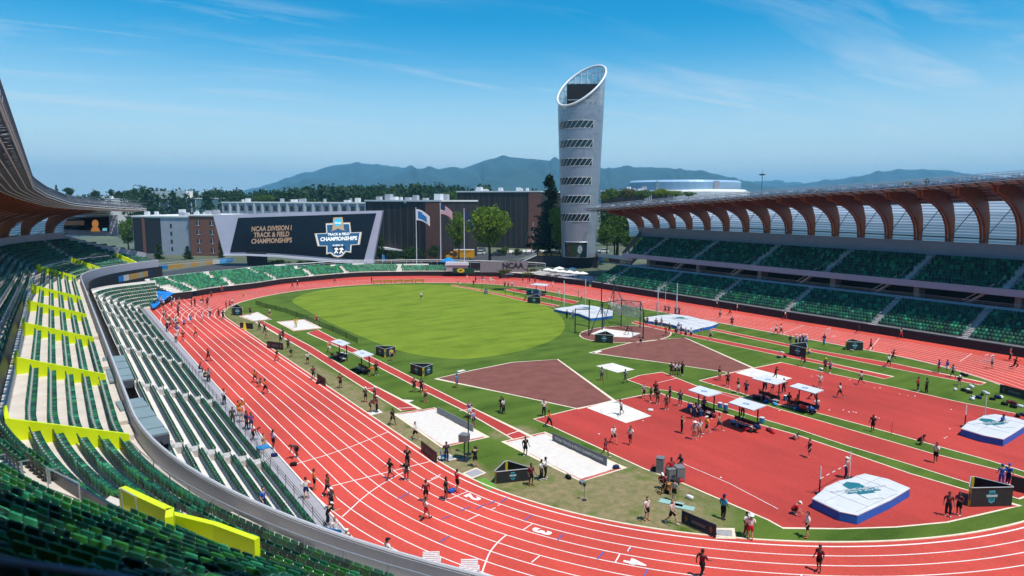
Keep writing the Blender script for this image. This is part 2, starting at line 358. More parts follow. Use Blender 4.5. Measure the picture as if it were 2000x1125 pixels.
mid = gp((1225,742),(1249,733.5),(1293.6,727),(1321,738.5),(1357.6,753),(1453,776.5),(1513,797),(1598.7,821.5),(1700,851),(1817,885),(1965,922),(2060,950),(1990,975),(1887.5,942.5),(1765,904),(1655,871),(1556,838),(1483.5,817),(1407,793),(1313,764),(1289,762),(1261,755))
area('javelin_runway', mid, RED2, .030, CREAM, .14)
mb = MB(); band(mb, gp((1285,748),(1322,739)), .08, .037)
band(mb, gp((1322,739),(1375,760),(1480,790)), .07, .037)
for a, b in (((1334,906),(1425,945)),((1425,945),(1520,995))): band(mb, gp(a, b), .06, .034)
struct(mb.build('apron_tape_lines', LINE))
area('throwing_pad', gp((1145.6,797),(1199,782),(1272.5,813),(1222.7,826.8)), WHITECONC, .036)
area('throwing_pad', gp((1436.5,728.5),(1470.7,719.4),(1547.5,739.2),(1513,749)), WHITECONC, .036)
mb = MB()
for i in range(7):                          # tape lines on the shot circle pads
    a = G(1189,801); t = 2*pi*i/7
band(mb, [G(1192,803)+1.07*Vector((math.cos(i*pi/16), math.sin(i*pi/16), 0)) for i in range(32)], .06, .041, 0, True)
band(mb, [G(1482,733)+1.07*Vector((math.cos(i*pi/16), math.sin(i*pi/16), 0)) for i in range(32)], .06, .041, 0, True)
struct(mb.build('throwing_circle', mat('grey_metal_band', (.45,.44,.43), var=.1)))
c = G(1222,652); 
area('hammer_ring_surround', [c+Vector((8.6*math.cos(t*pi/20), 6.6*math.sin(t*pi/20), 0)) for t in range(40)], BROWN, .022, CREAM, .2)
area('hammer_ring_pad', gp((1153.5,652.6),(1178,641.8),(1252,651),(1230.7,659.4),(1190,657.5)), WHITECONC, .028)
# jumping pits with their runways
def runway(left, right, z=.030):
    Lp = gp(*left); Rp = gp(*right); P = Lp+Rp[::-1]
    area('jump_runway', P, RED2, z, CREAM, .17)
runway(((499.7,628.8),(600,687),(701,752),(784,803)), ((514.7,627.7),(608,677),(728,752),(821,800)))
runway(((600,650.7),(688,690),(738.7,717),(832,766),(910.7,805),(1003,859)), ((620,644),(677,674),(738.7,704),(826.7,749),(925,798),(1041,854.7)))
runway(((1387,644.6),(1500,669),(1600,690.7),(1740,719),(1914.7,752.5)), ((1391,641.5),(1500,664),(1600,685),(1749,710.7),(1925,748)))
runway(((1234,631),(1350,658),(1500,690),(1600,710.7),(1728,740.5)), ((1240,627),(1352,652.7),(1500,682.6),(1600,705),(1745,736)))
runway(((881,557.8),(950,571),(1021.8,588),(1085,600)), ((884,556.2),(943,567),(1024,584),(1092,597)))
runway(((985.7,566.2),(1050,578.5),(1120,594)), ((999,563.6),(1050,573),(1130,589)))
for a, b in (((775,798),(816,796)),((739,757),(711,760)),((897,803),(925,799)),((990,850),(1014,842))):
    mb = MB(); band(mb, gp(a, b), .12, .038); struct(mb.build('takeoff_board', WP))
def pit(corners, inner=.45, sandshift=.0):
    P = gp(*corners); c = sum(P, Vector())/4
    area('landing_pit_frame', P, strip_mat('pit_red', (.50,.13,.10), .2, .5), .034, CREAM, .2)
    q = [p+(c-p).normalized()*inner for p in P]
    mb = MB(); n = 14; R_ = random.Random(3); vs = []
    for i in range(n+1):
        for j in range(n+1):
            a = q[0].lerp(q[1], i/n); b = q[3].lerp(q[2], i/n); p = a.lerp(b, j/n); e = min(i, n-i, j, n-j)
            vs.append((p.x+R_.uniform(-.08,.08), p.y+R_.uniform(-.08,.08), .042 if e == 0 else .06+R_.uniform(0,.07)))
    fs = [(i*(n+1)+j, (i+1)*(n+1)+j, (i+1)*(n+1)+j+1, i*(n+1)+j+1) for i in range(n) for j in range(n)]
    mb.add(vs, fs); o = fix_normals(mb.build('pit_sand', SAND, smooth=True)); o['kind'] = 'structure'
pit(((772,809),(848,797),(952,854.7),(864,874.7)))
pit(((983,863),(1063.5,844.5),(1220,915),(1136,941)))
pit(((467.7,618),(501.9,609.6),(528.5,624.5),(495.5,627.7)), .5)
pit(((542,629),(594.7,623.5),(626.7,641.6),(575.5,647)), .5)
# small concrete and drain patches at the kerb
area('kerb_hatch', gp((905,925),(930,915),(948,924),(922,934)), GREYWALK, .024, CREAM, .16)
area('kerb_hatch', gp((1385,1033),(1432,1034),(1434,1052),(1398,1051)), mat('hatch_steel', (.35,.33,.32), var=.15), .024, CREAM, .2)
area('kerb_hatch', gp((854,893),(876,887),(890,897),(868,902)), GREYWALK, .024, CREAM, .12)
area('kerb_hatch', gp((717,805),(740,800),(748,806),(722,812)), WHITECONC, .024)
area('green_mat', gp((925,938),(948,934),(972,952),(955,957)), mat('bright_green_mat', (.12,.30,.03), var=.1), .024)
for c4 in (((752,783),(762,779),(809,782),(800,786)),((1160,687.5),(1172,684.5),(1176,686.5),(1164,690)),((892,725),(905,722),(910,724),(897,727))): area('board_cover', gp(*c4), WHITECONC, .026)
R_ = random.Random(9)
mb = MB()                                   # runners' check marks of white tape
for u, v in ((1585,735),(1660,742),(1672,750),(1596,733),(1708,758),(1719,758),(1757,770),(1773,773),(1787,774),(1658,805),(1667,805),(1672,806),(1647,801),(1620,801),(1858,800),(1855,838),(1845,856),(1849,854),(1711,815),(1717,817),(1522,802),(1500,745),(1393,753),(1425,759),(1256,822),(1390,818),(1170,848),(1408,933)):
    p = G(u, v); a = R_.uniform(0, 3); mb.face([(p.x+.09*math.cos(a+k*pi/2)*(1.6 if k%2 else 1), p.y+.09*math.sin(a+k*pi/2), .034) for k in range(4)])
struct(mb.build('tape_check_marks', WP))
# grey walk between the home straight and the west stand, paved surround, street and plaza
area('pressway', [Vector(p) for p in ((-48.68,-80,0),(-48.68,73,0),(-52,73,0),(-52,-80,0))], GREYWALK, .008)
# ------------------------------------------------------------------ seating bowls
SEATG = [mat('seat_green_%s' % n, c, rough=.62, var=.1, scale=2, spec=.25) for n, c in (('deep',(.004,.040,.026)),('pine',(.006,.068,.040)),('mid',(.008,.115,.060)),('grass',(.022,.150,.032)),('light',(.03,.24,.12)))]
SEATARM = mat('seat_arm_grey', (.20,.24,.23), rough=.4, var=.05)
FASC = mat('lilac_panel', (.37,.365,.42), rough=.5, var=.05, scale=.4)
LIME = mat('lime_panel', (.66,.80,.004), rough=.45, var=.04, scale=.5)
LIMED = mat('lime_pier', (.42,.47,.02), rough=.5, var=.05)
GLASS = mat('rail_glass', (.75,.85,.82), rough=.05, var=0, alpha=.22, spec=.6)
STEEL = mat('rail_steel', (.50,.52,.55), rough=.35, metal=.6, var=.05)
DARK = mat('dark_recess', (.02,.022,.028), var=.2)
STAIRC = mat('stair_concrete', (.46,.44,.42), var=.12, scale=2)
# -- simple seat used far away, and the finely split one used close by
def simple_seat(pan=False):
    v = []; f = []
    def bx(x0,x1,y0,y1,z0,z1,dy=0,top=True):
        n = len(v); v.extend([(x0,y0,z0),(x1,y0,z0),(x1,y1,z0),(x0,y1,z0),(x0,y0+dy,z1),(x1,y0+dy,z1),(x1,y1+dy,z1),(x0,y1+dy,z1)])
        f.extend([(n+4,n+5,n+6,n+7),(n,n+1,n+5,n+4),(n+1,n+2,n+6,n+5),(n+2,n+3,n+7,n+6),(n+3,n,n+4,n+7)])
    bx(-.22,.22,-.02,.05,.22,.80,-.10); (bx(-.22,.22,.05,.44,.38,.46) if pan else bx(-.21,.21,.06,.15,.24,.68,.05)); bx(.24,.27,-.02,.16,.10,.56)
    return np.array(v), f
SV, SF = simple_seat()
SMI = [0]*10+[1]*5
ALLSEATS = []           # (x, y, z, heading angle the sitter looks, row family)
def seats_along(pts, z, spacing=.54, skip=(), fam='w', flip=1, prob=1.):
    # pts: polyline walked in order; sitters look to the left (flip 1) of the walking direction
    acc = spacing/2; out = 0
    for i in range(len(pts)-1):
        a, b = Vector(pts[i]), Vector(pts[i+1]); l = (b-a).length; t = (b-a)/max(l, 1e-6)
        while acc < l:
            p = a+t*acc; s_tot = out+acc; acc += spacing
            if any(lo < s_tot < hi for lo, hi in skip): continue
            n = Vector((-t.y, t.x))*flip
            ALLSEATS.append((p.x, p.y, z, math.atan2(n.y, n.x), fam))
        acc -= l; out += l
def terrace(mb, rows, mi=0):                # rows: list of (polyline front edge, z) stepping up; solid treads and risers
    for k in range(len(rows)-1):
        (A, z), (B, z2) = rows[k], rows[k+1]
        a = [(p[0],p[1],z) for p in A]; b = [(p[0],p[1],z) for p in B]; c = [(p[0],p[1],z2) for p in B]
        mb.strip(a, b, mi); mb.strip(b, c, mi)
# ================= west stand =================
FR = 60.
def wpt(s, d):
    if s < 0:
        t = pi-s/FR*1.0; return Vector((math.cos(t)*(FR+d), -38.5+math.sin(t)*(FR+d)))
    if s <= 98.5: return Vector((-FR-d, -38.5+s))
    t = pi-(s-98.5)/40.; return Vector((-20+math.cos(t)*(40+d), 60+math.sin(t)*(40+d)))
def wline(d, s0, s1, step=1.6):
    n = max(2, int(abs(s1-s0)/step)); return [wpt(s0+(s1-s0)*i/n, d) for i in range(n+1)]
S0, S1 = -72., 137.
ws = empty('grandstand', (-60,0,0), 0, 'curved grandstand on the left wrapping round the near corner, with lime yellow stair walls', 'grandstand')
ws_loc = Vector((-60,0,0))
def pbuild(mb, name, m, parent, **k):
    o = mb.build(name, m, parent, **k); o.location = -parent.location; return o
MT, MR, MZ = 1.15, .44, 6.75; UZ0, UD0, UT, UR = 10.6, 7.5, .84, .56
# lower terrace: straight rows, turning round the end of the chute
LT, LR = 1.17, .545
def lowline(k, south=True):
    x = -50.75-LT*k; z = .55+LR*k
    rr = 60.0-.9; ys = -38.5-math.sqrt(max(rr*rr-x*x, 0)) if abs(x) < rr else -38.5
    r = (-45.9)-x; pts = [Vector((x, y)) for y in np.linspace(ys, 60, 60)]
    pts += [Vector((-45.9+r*math.cos(pi-a), 60+r*math.sin(pi-a))) for a in np.linspace(0, rad(62), 10)[1:]]
    e = pts[-1]; dirn = Vector((math.sin(rad(62)), math.cos(rad(62)))); pts.append(e+dirn*(2+.75*k))
    return pts, z
NL = 8
mb = MB(); rows = [lowline(k-.5) for k in range(NL+1)]
for k in range(NL):
    A, z = rows[k]; B, z2 = rows[k+1]; A = A[-1::-1]; B = B[-1::-1]; n = min(len(A), len(B))
    mb.strip([(p.x,p.y,z) for p in A[:n]], [(p.x,p.y,z) for p in B[:n]]); mb.strip([(p.x,p.y,z) for p in B[:n]], [(p.x,p.y,z2) for p in B[:n]])
A, z = rows[0]; mb.strip([(p.x,p.y,-.1) for p in A], [(p.x,p.y,z) for p in A])
pbuild(mb, 'lower_terrace', WHITECONC, ws)
AISL = [-36, -15.5, 5.0, 22, 38, 52]           # aisle places along y
for k in range(NL-1):
    P, z = lowline(k-.02); P = [(p.x, p.y) for p in P]
    y0 = P[0][1]; sk = [(a-y0-.65, a-y0+.65) for a in AISL+[-50.5]]
    if k == 0: sk.append((-1, -62-y0))
    L_tot = 60-y0
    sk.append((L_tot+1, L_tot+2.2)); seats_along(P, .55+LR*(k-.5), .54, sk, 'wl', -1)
def steplink(mb, a, b, w_): mb.hexa([(a[0],a[1]-w_,a[2]-.1),(a[0],a[1]+w_,a[2]-.1),(b[0],b[1]+w_,b[2]-.1),(b[0],b[1]-w_,b[2]-.1)], [(a[0],a[1]-w_,a[2]),(a[0],a[1]+w_,a[2]),(b[0],b[1]+w_,b[2]),(b[0],b[1]-w_,b[2])])
for a in AISL:
    mb = MB()
    for k in range(NL-1):
        x = -50.75-LT*(k-.5); z = .55+LR*(k-.5); mb.box((x-.29, a, z-.06), (.62, 1.2, .34)); mb.box((x-.88, a, z-.06), (.62, 1.2, .61))
    pbuild(mb, 'aisle_steps', STAIRC, ws)
# front rail of the lower terrace
mb = MB(); P, z = lowline(-.52); P = P[8:62]
for h in (.55, .8, 1.05): mb.tube([(p.x, p.y, z+h) for p in P], .025, 5)
for p in P[::1]: mb.tube([(p.x, p.y, z-.1), (p.x, p.y, z+1.05)], .025, 4)
pbuild(mb, 'front_railing', mat('tan_rail', (.33,.27,.20), metal=.3, rough=.5, var=.05), ws)
# parapet (lilac grey) between lower and middle terrace
mb = MB(); A = wline(-.12, S0, S1); B = wline(.12, S0, S1)
zt, zb = 7.62, 4.2
mb.strip([(p.x,p.y,zt) for p in A], [(p.x,p.y,zt) for p in B]); mb.strip([(p.x,p.y,zb) for p in A], [(p.x,p.y,zt) for p in A]); mb.strip([(p.x,p.y,zt) for p in B], [(p.x,p.y,6.0) for p in B])
pbuild(mb, 'parapet', FASC, ws)
mb = MB(); C_ = wline(.0, S0, S1, 2.)
mb.tube([(p.x,p.y,7.68) for p in C_], .09, 6); pbuild(mb, 'parapet_cap', mat('cap_grey', (.52,.53,.58), rough=.4, var=.04), ws)
# concourse glazing band under the parapet and the lower-bowl back wall
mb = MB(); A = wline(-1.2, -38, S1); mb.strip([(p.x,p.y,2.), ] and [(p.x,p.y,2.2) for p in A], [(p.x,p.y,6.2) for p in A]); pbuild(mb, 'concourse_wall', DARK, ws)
# middle terrace
mb = MB(); rows = [(wline(.12, S0, S1), MZ-.35)]
for k in range(5): rows.append((wline(1.2+MT*k, S0, S1), MZ+MR*k))
rows.append((wline(1.2+MT*5+.1, S0, S1), 9.25)); rows.append((wline(UD0-.1, S0, S1), 9.3))
terrace(mb, rows); pbuild(mb, 'middle_terrace', CONC, ws)
YW = [-27.5, -2.5, 20., 37.5, 54., 68.]        # s of the lime walls
YWS = []
for (u, v) in ((33,785),(40,685),(57,623),(68,580),(78,548),(87,515)): pass
def wsolve(u, v, d, z):
    p = G(u, v, z); 
    if p.y < -38.5: return -(math.atan2(-(p.y+38.5), -p.x))*FR
    if p.y > 60: return 98.5+40*math.atan2(p.y-60, -(p.x+20))
    return p.y+38.5
for u, v in ((118,828),(95,712),(102,642),(103,598),(105,566),(112,527)): YWS.append(wsolve(u, v, 4, 8.9))
MIDAISLE = [s for s in YWS]
gapm = []
for k in range(5):
    P = wline(1.2+MT*k+.15, S0, S1, .8)
    # arc-length positions of the gaps
    ss = np.linspace(S0, S1, len(P)); cum = np.concatenate([[0], np.cumsum([(P[i+1]-P[i]).length for i in range(len(P)-1)])])
    sk = [(np.interp(s-.75, ss, cum), np.interp(s+.75, ss, cum)) for s in MIDAISLE+[-46., 118, 131]]
    seats_along([(p.x, p.y) for p in P], MZ+MR*k, .54, sk, 'wm', -1)
def wallrun(mb, s, d0, d1, zf, h, th=.22, mi=0):
    n = 6; dd = [d0+(d1-d0)*i/n for i in range(n+1)]
    P = [wpt(s, d) for d in dd]; t = (wpt(s+.5, d0)-wpt(s-.5, d0)).normalized()*th/2
    for i in range(n):
        a, b = P[i], P[i+1]; za, zb = zf(dd[i]), zf(dd[i+1]); ta = Vector((t.x, t.y))
        q = [(a.x-t.x,a.y-t.y),(a.x+t.x,a.y+t.y),(b.x+t.x,b.y+t.y),(b.x-t.x,b.y-t.y)]
        mb.hexa([(*q[0],za-.9),(*q[1],za-.9),(*q[2],zb-.9),(*q[3],zb-.9)], [(*q[0],za+h),(*q[1],za+h),(*q[2],zb+h),(*q[3],zb+h)], mi)
zmid = lambda d: MZ+MR*(d-1.2)/MT
for i, s in enumerate(YWS+[119.5, 132.]):
    mb = MB(); wallrun(mb, s-.55, .9 if i < 6 else 1.0, 6.9, lambda d: zmid(d)+.05, .95); wallrun(mb, s+.55, 1.2, 6.6, zmid, .55)
    p = wpt(s, 7.0); t = (wpt(s+.5, 7)-wpt(s-.5, 7)).normalized(); a = math.atan2(t.y, t.x)
    if i < 6: mb.box((p.x+t.x*.9, p.y+t.y*.9, zmid(6.2)-.3), (3.2, .22, 1.6), a)
    pbuild(mb, 'stair_wall', LIME, ws)
for s in MIDAISLE+[118.5, 131]:
    mb = MB()
    for k in range(11):
        d = 1.0+k*.55; p = wpt(s, d); t = (wpt(s+.5, d)-wpt(s-.5, d)).normalized(); mb.box((p.x, p.y, zmid(d)-.3), (1.0, .5, .33), math.atan2(t.y, t.x))
    pbuild(mb, 'aisle_steps', STAIRC, ws)
# upper terrace, tall near the viewer and low further on
def nrow(s): return 6+int(round(max(0, min(14, (14-s)/2.6))))
mb = MB()
NU = 20
def supper(k):                               # how far north row k reaches
    if k <= 6: return S1-1.6*k
    return 14-2.6*(k-6)
def zoff(p): return -1.15*min(1, max(0, (p[1]+13)/45))
zup = lambda d: UZ0+UR*(d-UD0)/UT
for k in range(NU):
    se = supper(k); A = wline(UD0+UT*k, -112, se); B = wline(UD0+UT*(k+1), -112, se); z = UZ0+UR*k
    mb.strip([(p.x,p.y,z+zoff(p)) for p in A], [(p.x,p.y,z+zoff(p)) for p in B]); mb.strip([(p.x,p.y,z+zoff(p)) for p in B], [(p.x,p.y,z+UR+zoff(p)) for p in B])
pbuild(mb, 'upper_terrace', CONC, ws)
mb = MB(); A = wline(UD0-.06, -112, 48); B = wline(UD0+.04, -112, 48)
mb.strip([(p.x,p.y,11.1+zoff(p)*1.3) for p in A], [(p.x,p.y,9.2) for p in A]); mb.strip([(p.x,p.y,11.1+zoff(p)*1.3) for p in B], [(p.x,p.y,11.1+zoff(p)*1.3) for p in A]); mb.strip([(p.x,p.y,10.+zoff(p)) for p in B], [(p.x,p.y,11.1+zoff(p)*1.3) for p in B])
pbuild(mb, 'upper_barrier', mat('dark_blue_panel', (.022,.030,.045), rough=.4, var=.1), ws)
# landing with its lime wall in the near corner
VO = wsolve(300, 985, 10, 9.6)
for k in range(NU):
    se = supper(k); P = wline(UD0+UT*k+.2, -112, se, .7); z = UZ0+UR*k
    ss = np.linspace(-112, se, len(P)); cum = np.concatenate([[0], np.cumsum([(P[i+1]-P[i]).length for i in range(len(P)-1)])])
    g = [(np.interp(s-.6, ss, cum), np.interp(s+.6, ss, cum)) for s in ([-.5, 20, 40, 60, 80, 100, 120] if k < 7 else [])+[-36.5]]
    if k < 3: g.append((np.interp(VO-3.2, ss, cum), np.interp(VO+3.2, ss, cum)))
    n0 = len(ALLSEATS); seats_along([(p.x, p.y) for p in P], z, .56, g, 'wu', -1)
    for i in range(n0, len(ALLSEATS)): q = ALLSEATS[i]; ALLSEATS[i] = (q[0], q[1], q[2]+zoff(q), q[3], q[4])
def lwall(pxs, z0, z1, th, name, m):
    mb = MB(); P = [G(u, v, z1) for u, v in pxs]
    for a, b in zip(P[:-1], P[1:]):
        t = (b-a).normalized(); n = Vector((-t.y, t.x, 0))*th/2
        mb.hexa([(a-n).xy.to_3d()+Vector((0,0,z0)), (b-n).xy.to_3d()+Vector((0,0,z0)), (b+n).xy.to_3d()+Vector((0,0,z0)), (a+n).xy.to_3d()+Vector((0,0,z0))],
                [a-n, b-n, b+n, a+n])
    return pbuild(mb, name, m, ws)
lwall(((238,951),(332,994)), 8.9, 9.9, .3, 'stair_wall', LIME)
lwall(((332,992),(330,1010)), 8.4, 9.9, .3, 'stair_wall', LIME)
lwall(((330,1000),(420,1022),(502,1052)), 7.2, 9.1, .26, 'stair_wall', LIME)
mb = MB()
P = [G(u, v, 8.9) for u, v in ((215,968),(330,1012),(290,1045),(180,1000))]; mb.hexa([(p.x,p.y,7.6) for p in P][::-1], [(p.x,p.y,8.9) for p in P][::-1])
pbuild(mb, 'landing', CONC, ws); 
mb = MB()
for pts in (((93,950,0),(93,912,1),(160,945,1),(172,985,0)),((225,1000,0),(226,972,1),(262,988,1),(268,1020,0)),((300,1030,0),(300,1012,0)),((30,915,0),(8,890,0))):
    pass
for (u, v), (u2, v2) in (((95,958),(158,990)),((240,1002),(268,1018))):
    a = G(u, v, 10.6); b = G(u2, v2, 10.4); mb = MB(); mb.tube([a, a+Vector((0,0,1.0)), b+Vector((0,0,1.0)), b], .03, 6); pbuild(mb, 'handrail', STEEL, ws)
# glass screens along the front of the middle terrace
mb = MB(); mp_ = MB(); A = wline(1.35, -60, -8, 2.2)
for i in range(len(A)-1):
    a, b = A[i], A[i+1]; mb.face([(a.x,a.y,7.0),(b.x,b.y,7.0),(b.x,b.y,7.95),(a.x,a.y,7.95)])
    mp_.tube([(a.x,a.y,6.7),(a.x,a.y,8.0)], .028, 5)
pbuild(mb, 'glass_screen', GLASS, ws); 
mp_.tube([(p.x,p.y,8.0) for p in A], .03, 5); pbuild(mp_, 'handrail', STEEL, ws)
# the pale landings between middle terrace and parapet
for s in (-24, -20.5, -34, -38.5, -2, 1.5, 20.5, 37.5):
    p = wpt(s, .75); t = (wpt(s+.5, 1)-wpt(s-.5, 1)).normalized(); mb = MB(); mb.box((p.x,p.y,6.1), (2.6,.95,.72), math.atan2(t.y,t.x)); pbuild(mb, 'platform_slab', mat('cream_slab', (.62,.56,.48), var=.08), ws)
# back wall of the far part
mb = MB(); D_ = UD0+UT*7; A = wline(D_, 2, S1-12, 2.5)
mb.strip([(p.x,p.y,12.4) for p in A], [(p.x,p.y,15.0) for p in A]); B = wline(D_+.3, 2, S1-12, 2.5); mb.strip([(p.x,p.y,15.0) for p in A], [(p.x,p.y,15.0) for p in B]); mb.strip([(p.x,p.y,15.0) for p in B], [(p.x,p.y,6) for p in B])
# sloping end wall
for s in (S1,):
    pr = [(wpt(S1, 0), 7.7), (wpt(S1, 4), 9.4), (wpt(S1-8, UD0+3), 12.4), (wpt(S1-12, D_), 14.6)]
    mb.strip([(p.x,p.y,5.6) for p, z in pr], [(p.x,p.y,z) for p, z in pr])
pbuild(mb, 'back_wall', FASC, ws)
# tunnel boxes with ribbed roofs in front of the parapet
TEAL = mat('ribbed_roof', (.21,.28,.30), rough=.5, var=.08, scale=.8)
def tunnel(ua, va, ub, vb, z, w_):
    a, b = G(ua, va, z), G(ub, vb, z); t = (b-a).normalized(); n = Vector((-t.y, t.x, 0))
    mb = MB(); L_ = (b-a).length; k = 7
    for i in range(k):
        p = a+t*(L_*i/k); q = a+t*(L_*(i+.93)/k); zz = z+.03*(i % 2)
        mb.hexa([(p-n*0).xy.to_3d()+Vector((0,0,z-.16)), q.xy.to_3d()+Vector((0,0,z-.16)), (q+n*w_).xy.to_3d()+Vector((0,0,z-.16)), (p+n*w_).xy.to_3d()+Vector((0,0,z-.16))],
                [p.xy.to_3d()+Vector((0,0,zz)), q.xy.to_3d()+Vector((0,0,zz)), (q+n*w_).xy.to_3d()+Vector((0,0,zz)), (p+n*w_).xy.to_3d()+Vector((0,0,zz))])
    fix_normals(pbuild(mb, 'tunnel_roof', TEAL, ws))
    mb = MB()
    for e, o in ((n*.0, .12), (n*(w_-.12), .12)):
        p = a+e; q = b+e
        mb.hexa([(p.x,p.y,3.6),(q.x,q.y,3.6),(q.x+n.x*.12,q.y+n.y*.12,3.6),(p.x+n.x*.12,p.y+n.y*.12,3.6)], [(p.x,p.y,z-.17),(q.x,q.y,z-.17),(q.x+n.x*.12,q.y+n.y*.12,z-.17),(p.x+n.x*.12,p.y+n.y*.12,z-.17)])
    p = b-t*1.2; q = p+n*w_; mb.face([(p.x,p.y,3.6),(q.x,q.y,3.6),(q.x,q.y,z-.2),(p.x,p.y,z-.2)])
    mb.hexa([(b.x,b.y,z-.75),(b.x+t.x*.1,b.y+t.y*.1,z-.75),(b.x+t.x*.1+n.x*w_,b.y+t.y*.1+n.y*w_,z-.75),(b.x+n.x*w_,b.y+n.y*w_,z-.75)], [(b.x,b.y,z-.1),(b.x+t.x*.1,b.y+t.y*.1,z-.1),(b.x+t.x*.1+n.x*w_,b.y+t.y*.1+n.y*w_,z-.1),(b.x+n.x*w_,b.y+n.y*w_,z-.1)])
    fix_normals(pbuild(mb, 'tunnel_wall', mat('tunnel_grey', (.07,.08,.10), var=.1), ws))
tunnel(200,698,214,746,6.6,1.9); tunnel(225,784,270,856,6.6,1.9)
# near hand rail at the very bottom
mb = MB(); a = G(-60,1083,18.9); 
P = [CP+ray(u, v)*d for u, v, d in ((-70,1084,4.2),(0,1096,4.3),(120,1112,4.5),(260,1132,4.8))]; mb.tube(P, .028, 8); 
for p in (P[0], P[3]): mb.tube([p, p-Vector((0,0,1.0))], .025, 6)
nr = mb.build('handrail', mat('blue_grey_steel', (.14,.17,.24), metal=.5, rough=.4, var=.05), ws); nr.location = -ws.location
# ================= east stand =================
es = empty('grandstand', (60,0,0), 0, 'long straight two-tier grandstand across the far side, its upper rows in shade', 'grandstand')
YE0, YE1 = -78., 39.
mb = MB(); ELX, ELZ, ELT, ELR = 52.55, 1.45, .93, .41
mb.hexa([(51.85,YE0,-.02),(52.2,YE0,-.02),(52.2,YE1,-.02),(51.85,YE1,-.02)], [(51.85,YE0,1.36),(52.2,YE0,1.36),(52.2,YE1,1.36),(51.85,YE1,1.36)]); pbuild(mb, 'barrier_wall', BLACKPAD, es)
LOWA = [AX(u, v, 0, 52.6).y for u, v in ((1186,556),(1285,571),(1398,590),(1535,611),(1705,636),(1880,664))]+[-66]
UPA = [AX(u, v, 0, 61.2).y for u, v in ((1250,488),(1345,497),(1463,509),(1603,525),(1762,541),(1955,562))]+[-64]
mb = MB()
for k in range(10):
    x = ELX+ELT*(k-.5); z = ELZ+ELR*k
    mb.face([(x,YE0,z),(x+ELT,YE0,z),(x+ELT,YE1,z),(x,YE1,z)][::1]); mb.face([(x,YE0,z-ELR),(x,YE0,z),(x,YE1,z),(x,YE1,z-ELR)])
    if k < 9:
        sk = [(-(a-YE1)-.7, -(a-YE1)+.7) for a in LOWA]; seats_along([(x+.5,YE1-.4),(x+.5,YE0)], z, .54, sk, 'el', -1)
mb.face([(52.1,YE1,-.1),(61.5,YE1,-.1),(61.5,YE1,ELZ+ELR*9),(52.1,YE1,ELZ)])
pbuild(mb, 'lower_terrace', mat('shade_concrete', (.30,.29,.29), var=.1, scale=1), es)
WST = mat('worn_steps', (.44,.42,.41), var=.2, scale=3)
for a in LOWA:
    mb = MB(); rl = MB()
    for k in range(18):
        x = ELX-.4+k*ELT/2; mb.box((x, a, ELZ+ELR*(k/2)-.35), (ELT/2, 1.25, .38))
    for k in range(0, 18, 2):
        x = ELX+k*ELT/2; z = ELZ+ELR*k/2; rl.tube([(x,a,z),(x,a,z+.9),(x+.6,a,z+1.1),(x+.6,a,z+.2)], .03, 5)
    pbuild(mb, 'aisle_steps', WST, es); pbuild(rl, 'handrail', STEEL, es)
for a in UPA:
    mb = MB(); rl = MB()
    for k in range(18):
        mb.box((61.5+k*.55, a, 8.15+k*.25-.2), (.55, 1.25, .35))
    for sgn in (-.62, .62): rl.tube([(61.4,a+sgn,9.2),(64.5,a+sgn,10.6)], .035, 5)
    pbuild(mb, 'aisle_steps', WST, es); pbuild(rl, 'handrail', STEEL, es)
# concourse behind
mb = MB(); mb.box((66.8,(YE0+YE1)/2,4.9), (11.2, YE1-YE0, .2)); mb.box((61.65,(YE0+YE1)/2,4.9), (.18, YE1-YE0, .85)); pbuild(mb, 'concourse_floor', FASC, es)
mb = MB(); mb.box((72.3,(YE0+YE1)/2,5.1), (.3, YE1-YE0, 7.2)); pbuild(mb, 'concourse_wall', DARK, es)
for u, v in ((1270,513),(1367,524),(1488,538),(1628,553),(1797,573)): mb = MB(); mb.box((68.5, AX(u, v, 0, 68.5).y, 5.1), (.4, 1.5 , 2.6)); pbuild(mb, 'lime_pier', LIMED, es)
for a in UPA: mb = MB(); mb.box((63.2, a-2.2, 5.1), (2.4, .9, 2.6)); pbuild(mb, 'concrete_pier', mat('pier_concrete', (.22,.21,.20), var=.1), es)
mr = MB()
for a in UPA:
    mb = MB()                                # flights from the concourse to the upper rows
    for k in range(10): mb.box((62.6, a+1.4+k*.36, 8.3-k*.27), (1.2, .36, .25))
    pbuild(mb, 'stair_flight', STAIRC, es)
    mr.tube([(61.9,a+1.2,9.3),(61.9,a+5.6,6.1)], .07, 5, ); mr.tube([(61.9,a+1.2,8.6),(61.9,a+5.6,5.4)], .06, 5)
mr.tube([(61.7,YE0,6.35),(61.7,YE1,6.35)], .03, 5); mr.tube([(61.7,YE0,6.05),(61.7,YE1,6.05)], .02, 5)
for i in range(60): mr.tube([(61.7,YE0+i*1.95,5.7),(61.7,YE0+i*1.95,6.35)], .02, 4)
pbuild(mr, 'handrail', STEEL, es)
mb = MB(); mb.box((60.9,(YE0+37)/2,7.68), (.25, 37-YE0, 1.12)); mb.box((66.3,(YE0+37)/2,7.62), (10.6, 37-YE0, .3)); pbuild(mb, 'parapet', mat('lilac_fascia', (.36,.35,.42), rough=.5, var=.05, scale=.4), es)
mb = MB()
for k in range(10):
    x = 61.3+1.06*k; z = 8.15+.49*k; ye = 36+.4*k
    mb.face([(x,YE0,z),(x+1.06,YE0,z),(x+1.06,ye,z),(x,ye,z)]); mb.face([(x,YE0,z-.49),(x,YE0,z),(x,ye,z),(x,ye,z-.49)])
    if k < 9:
        sk = [(-(a-ye)-.75, -(a-ye)+.75) for a in UPA]; seats_along([(x+.55,ye-.6),(x+.55,YE0)], z, .54, sk, 'eu', -1)
pbuild(mb, 'upper_terrace', MATS['shade_concrete'], es)
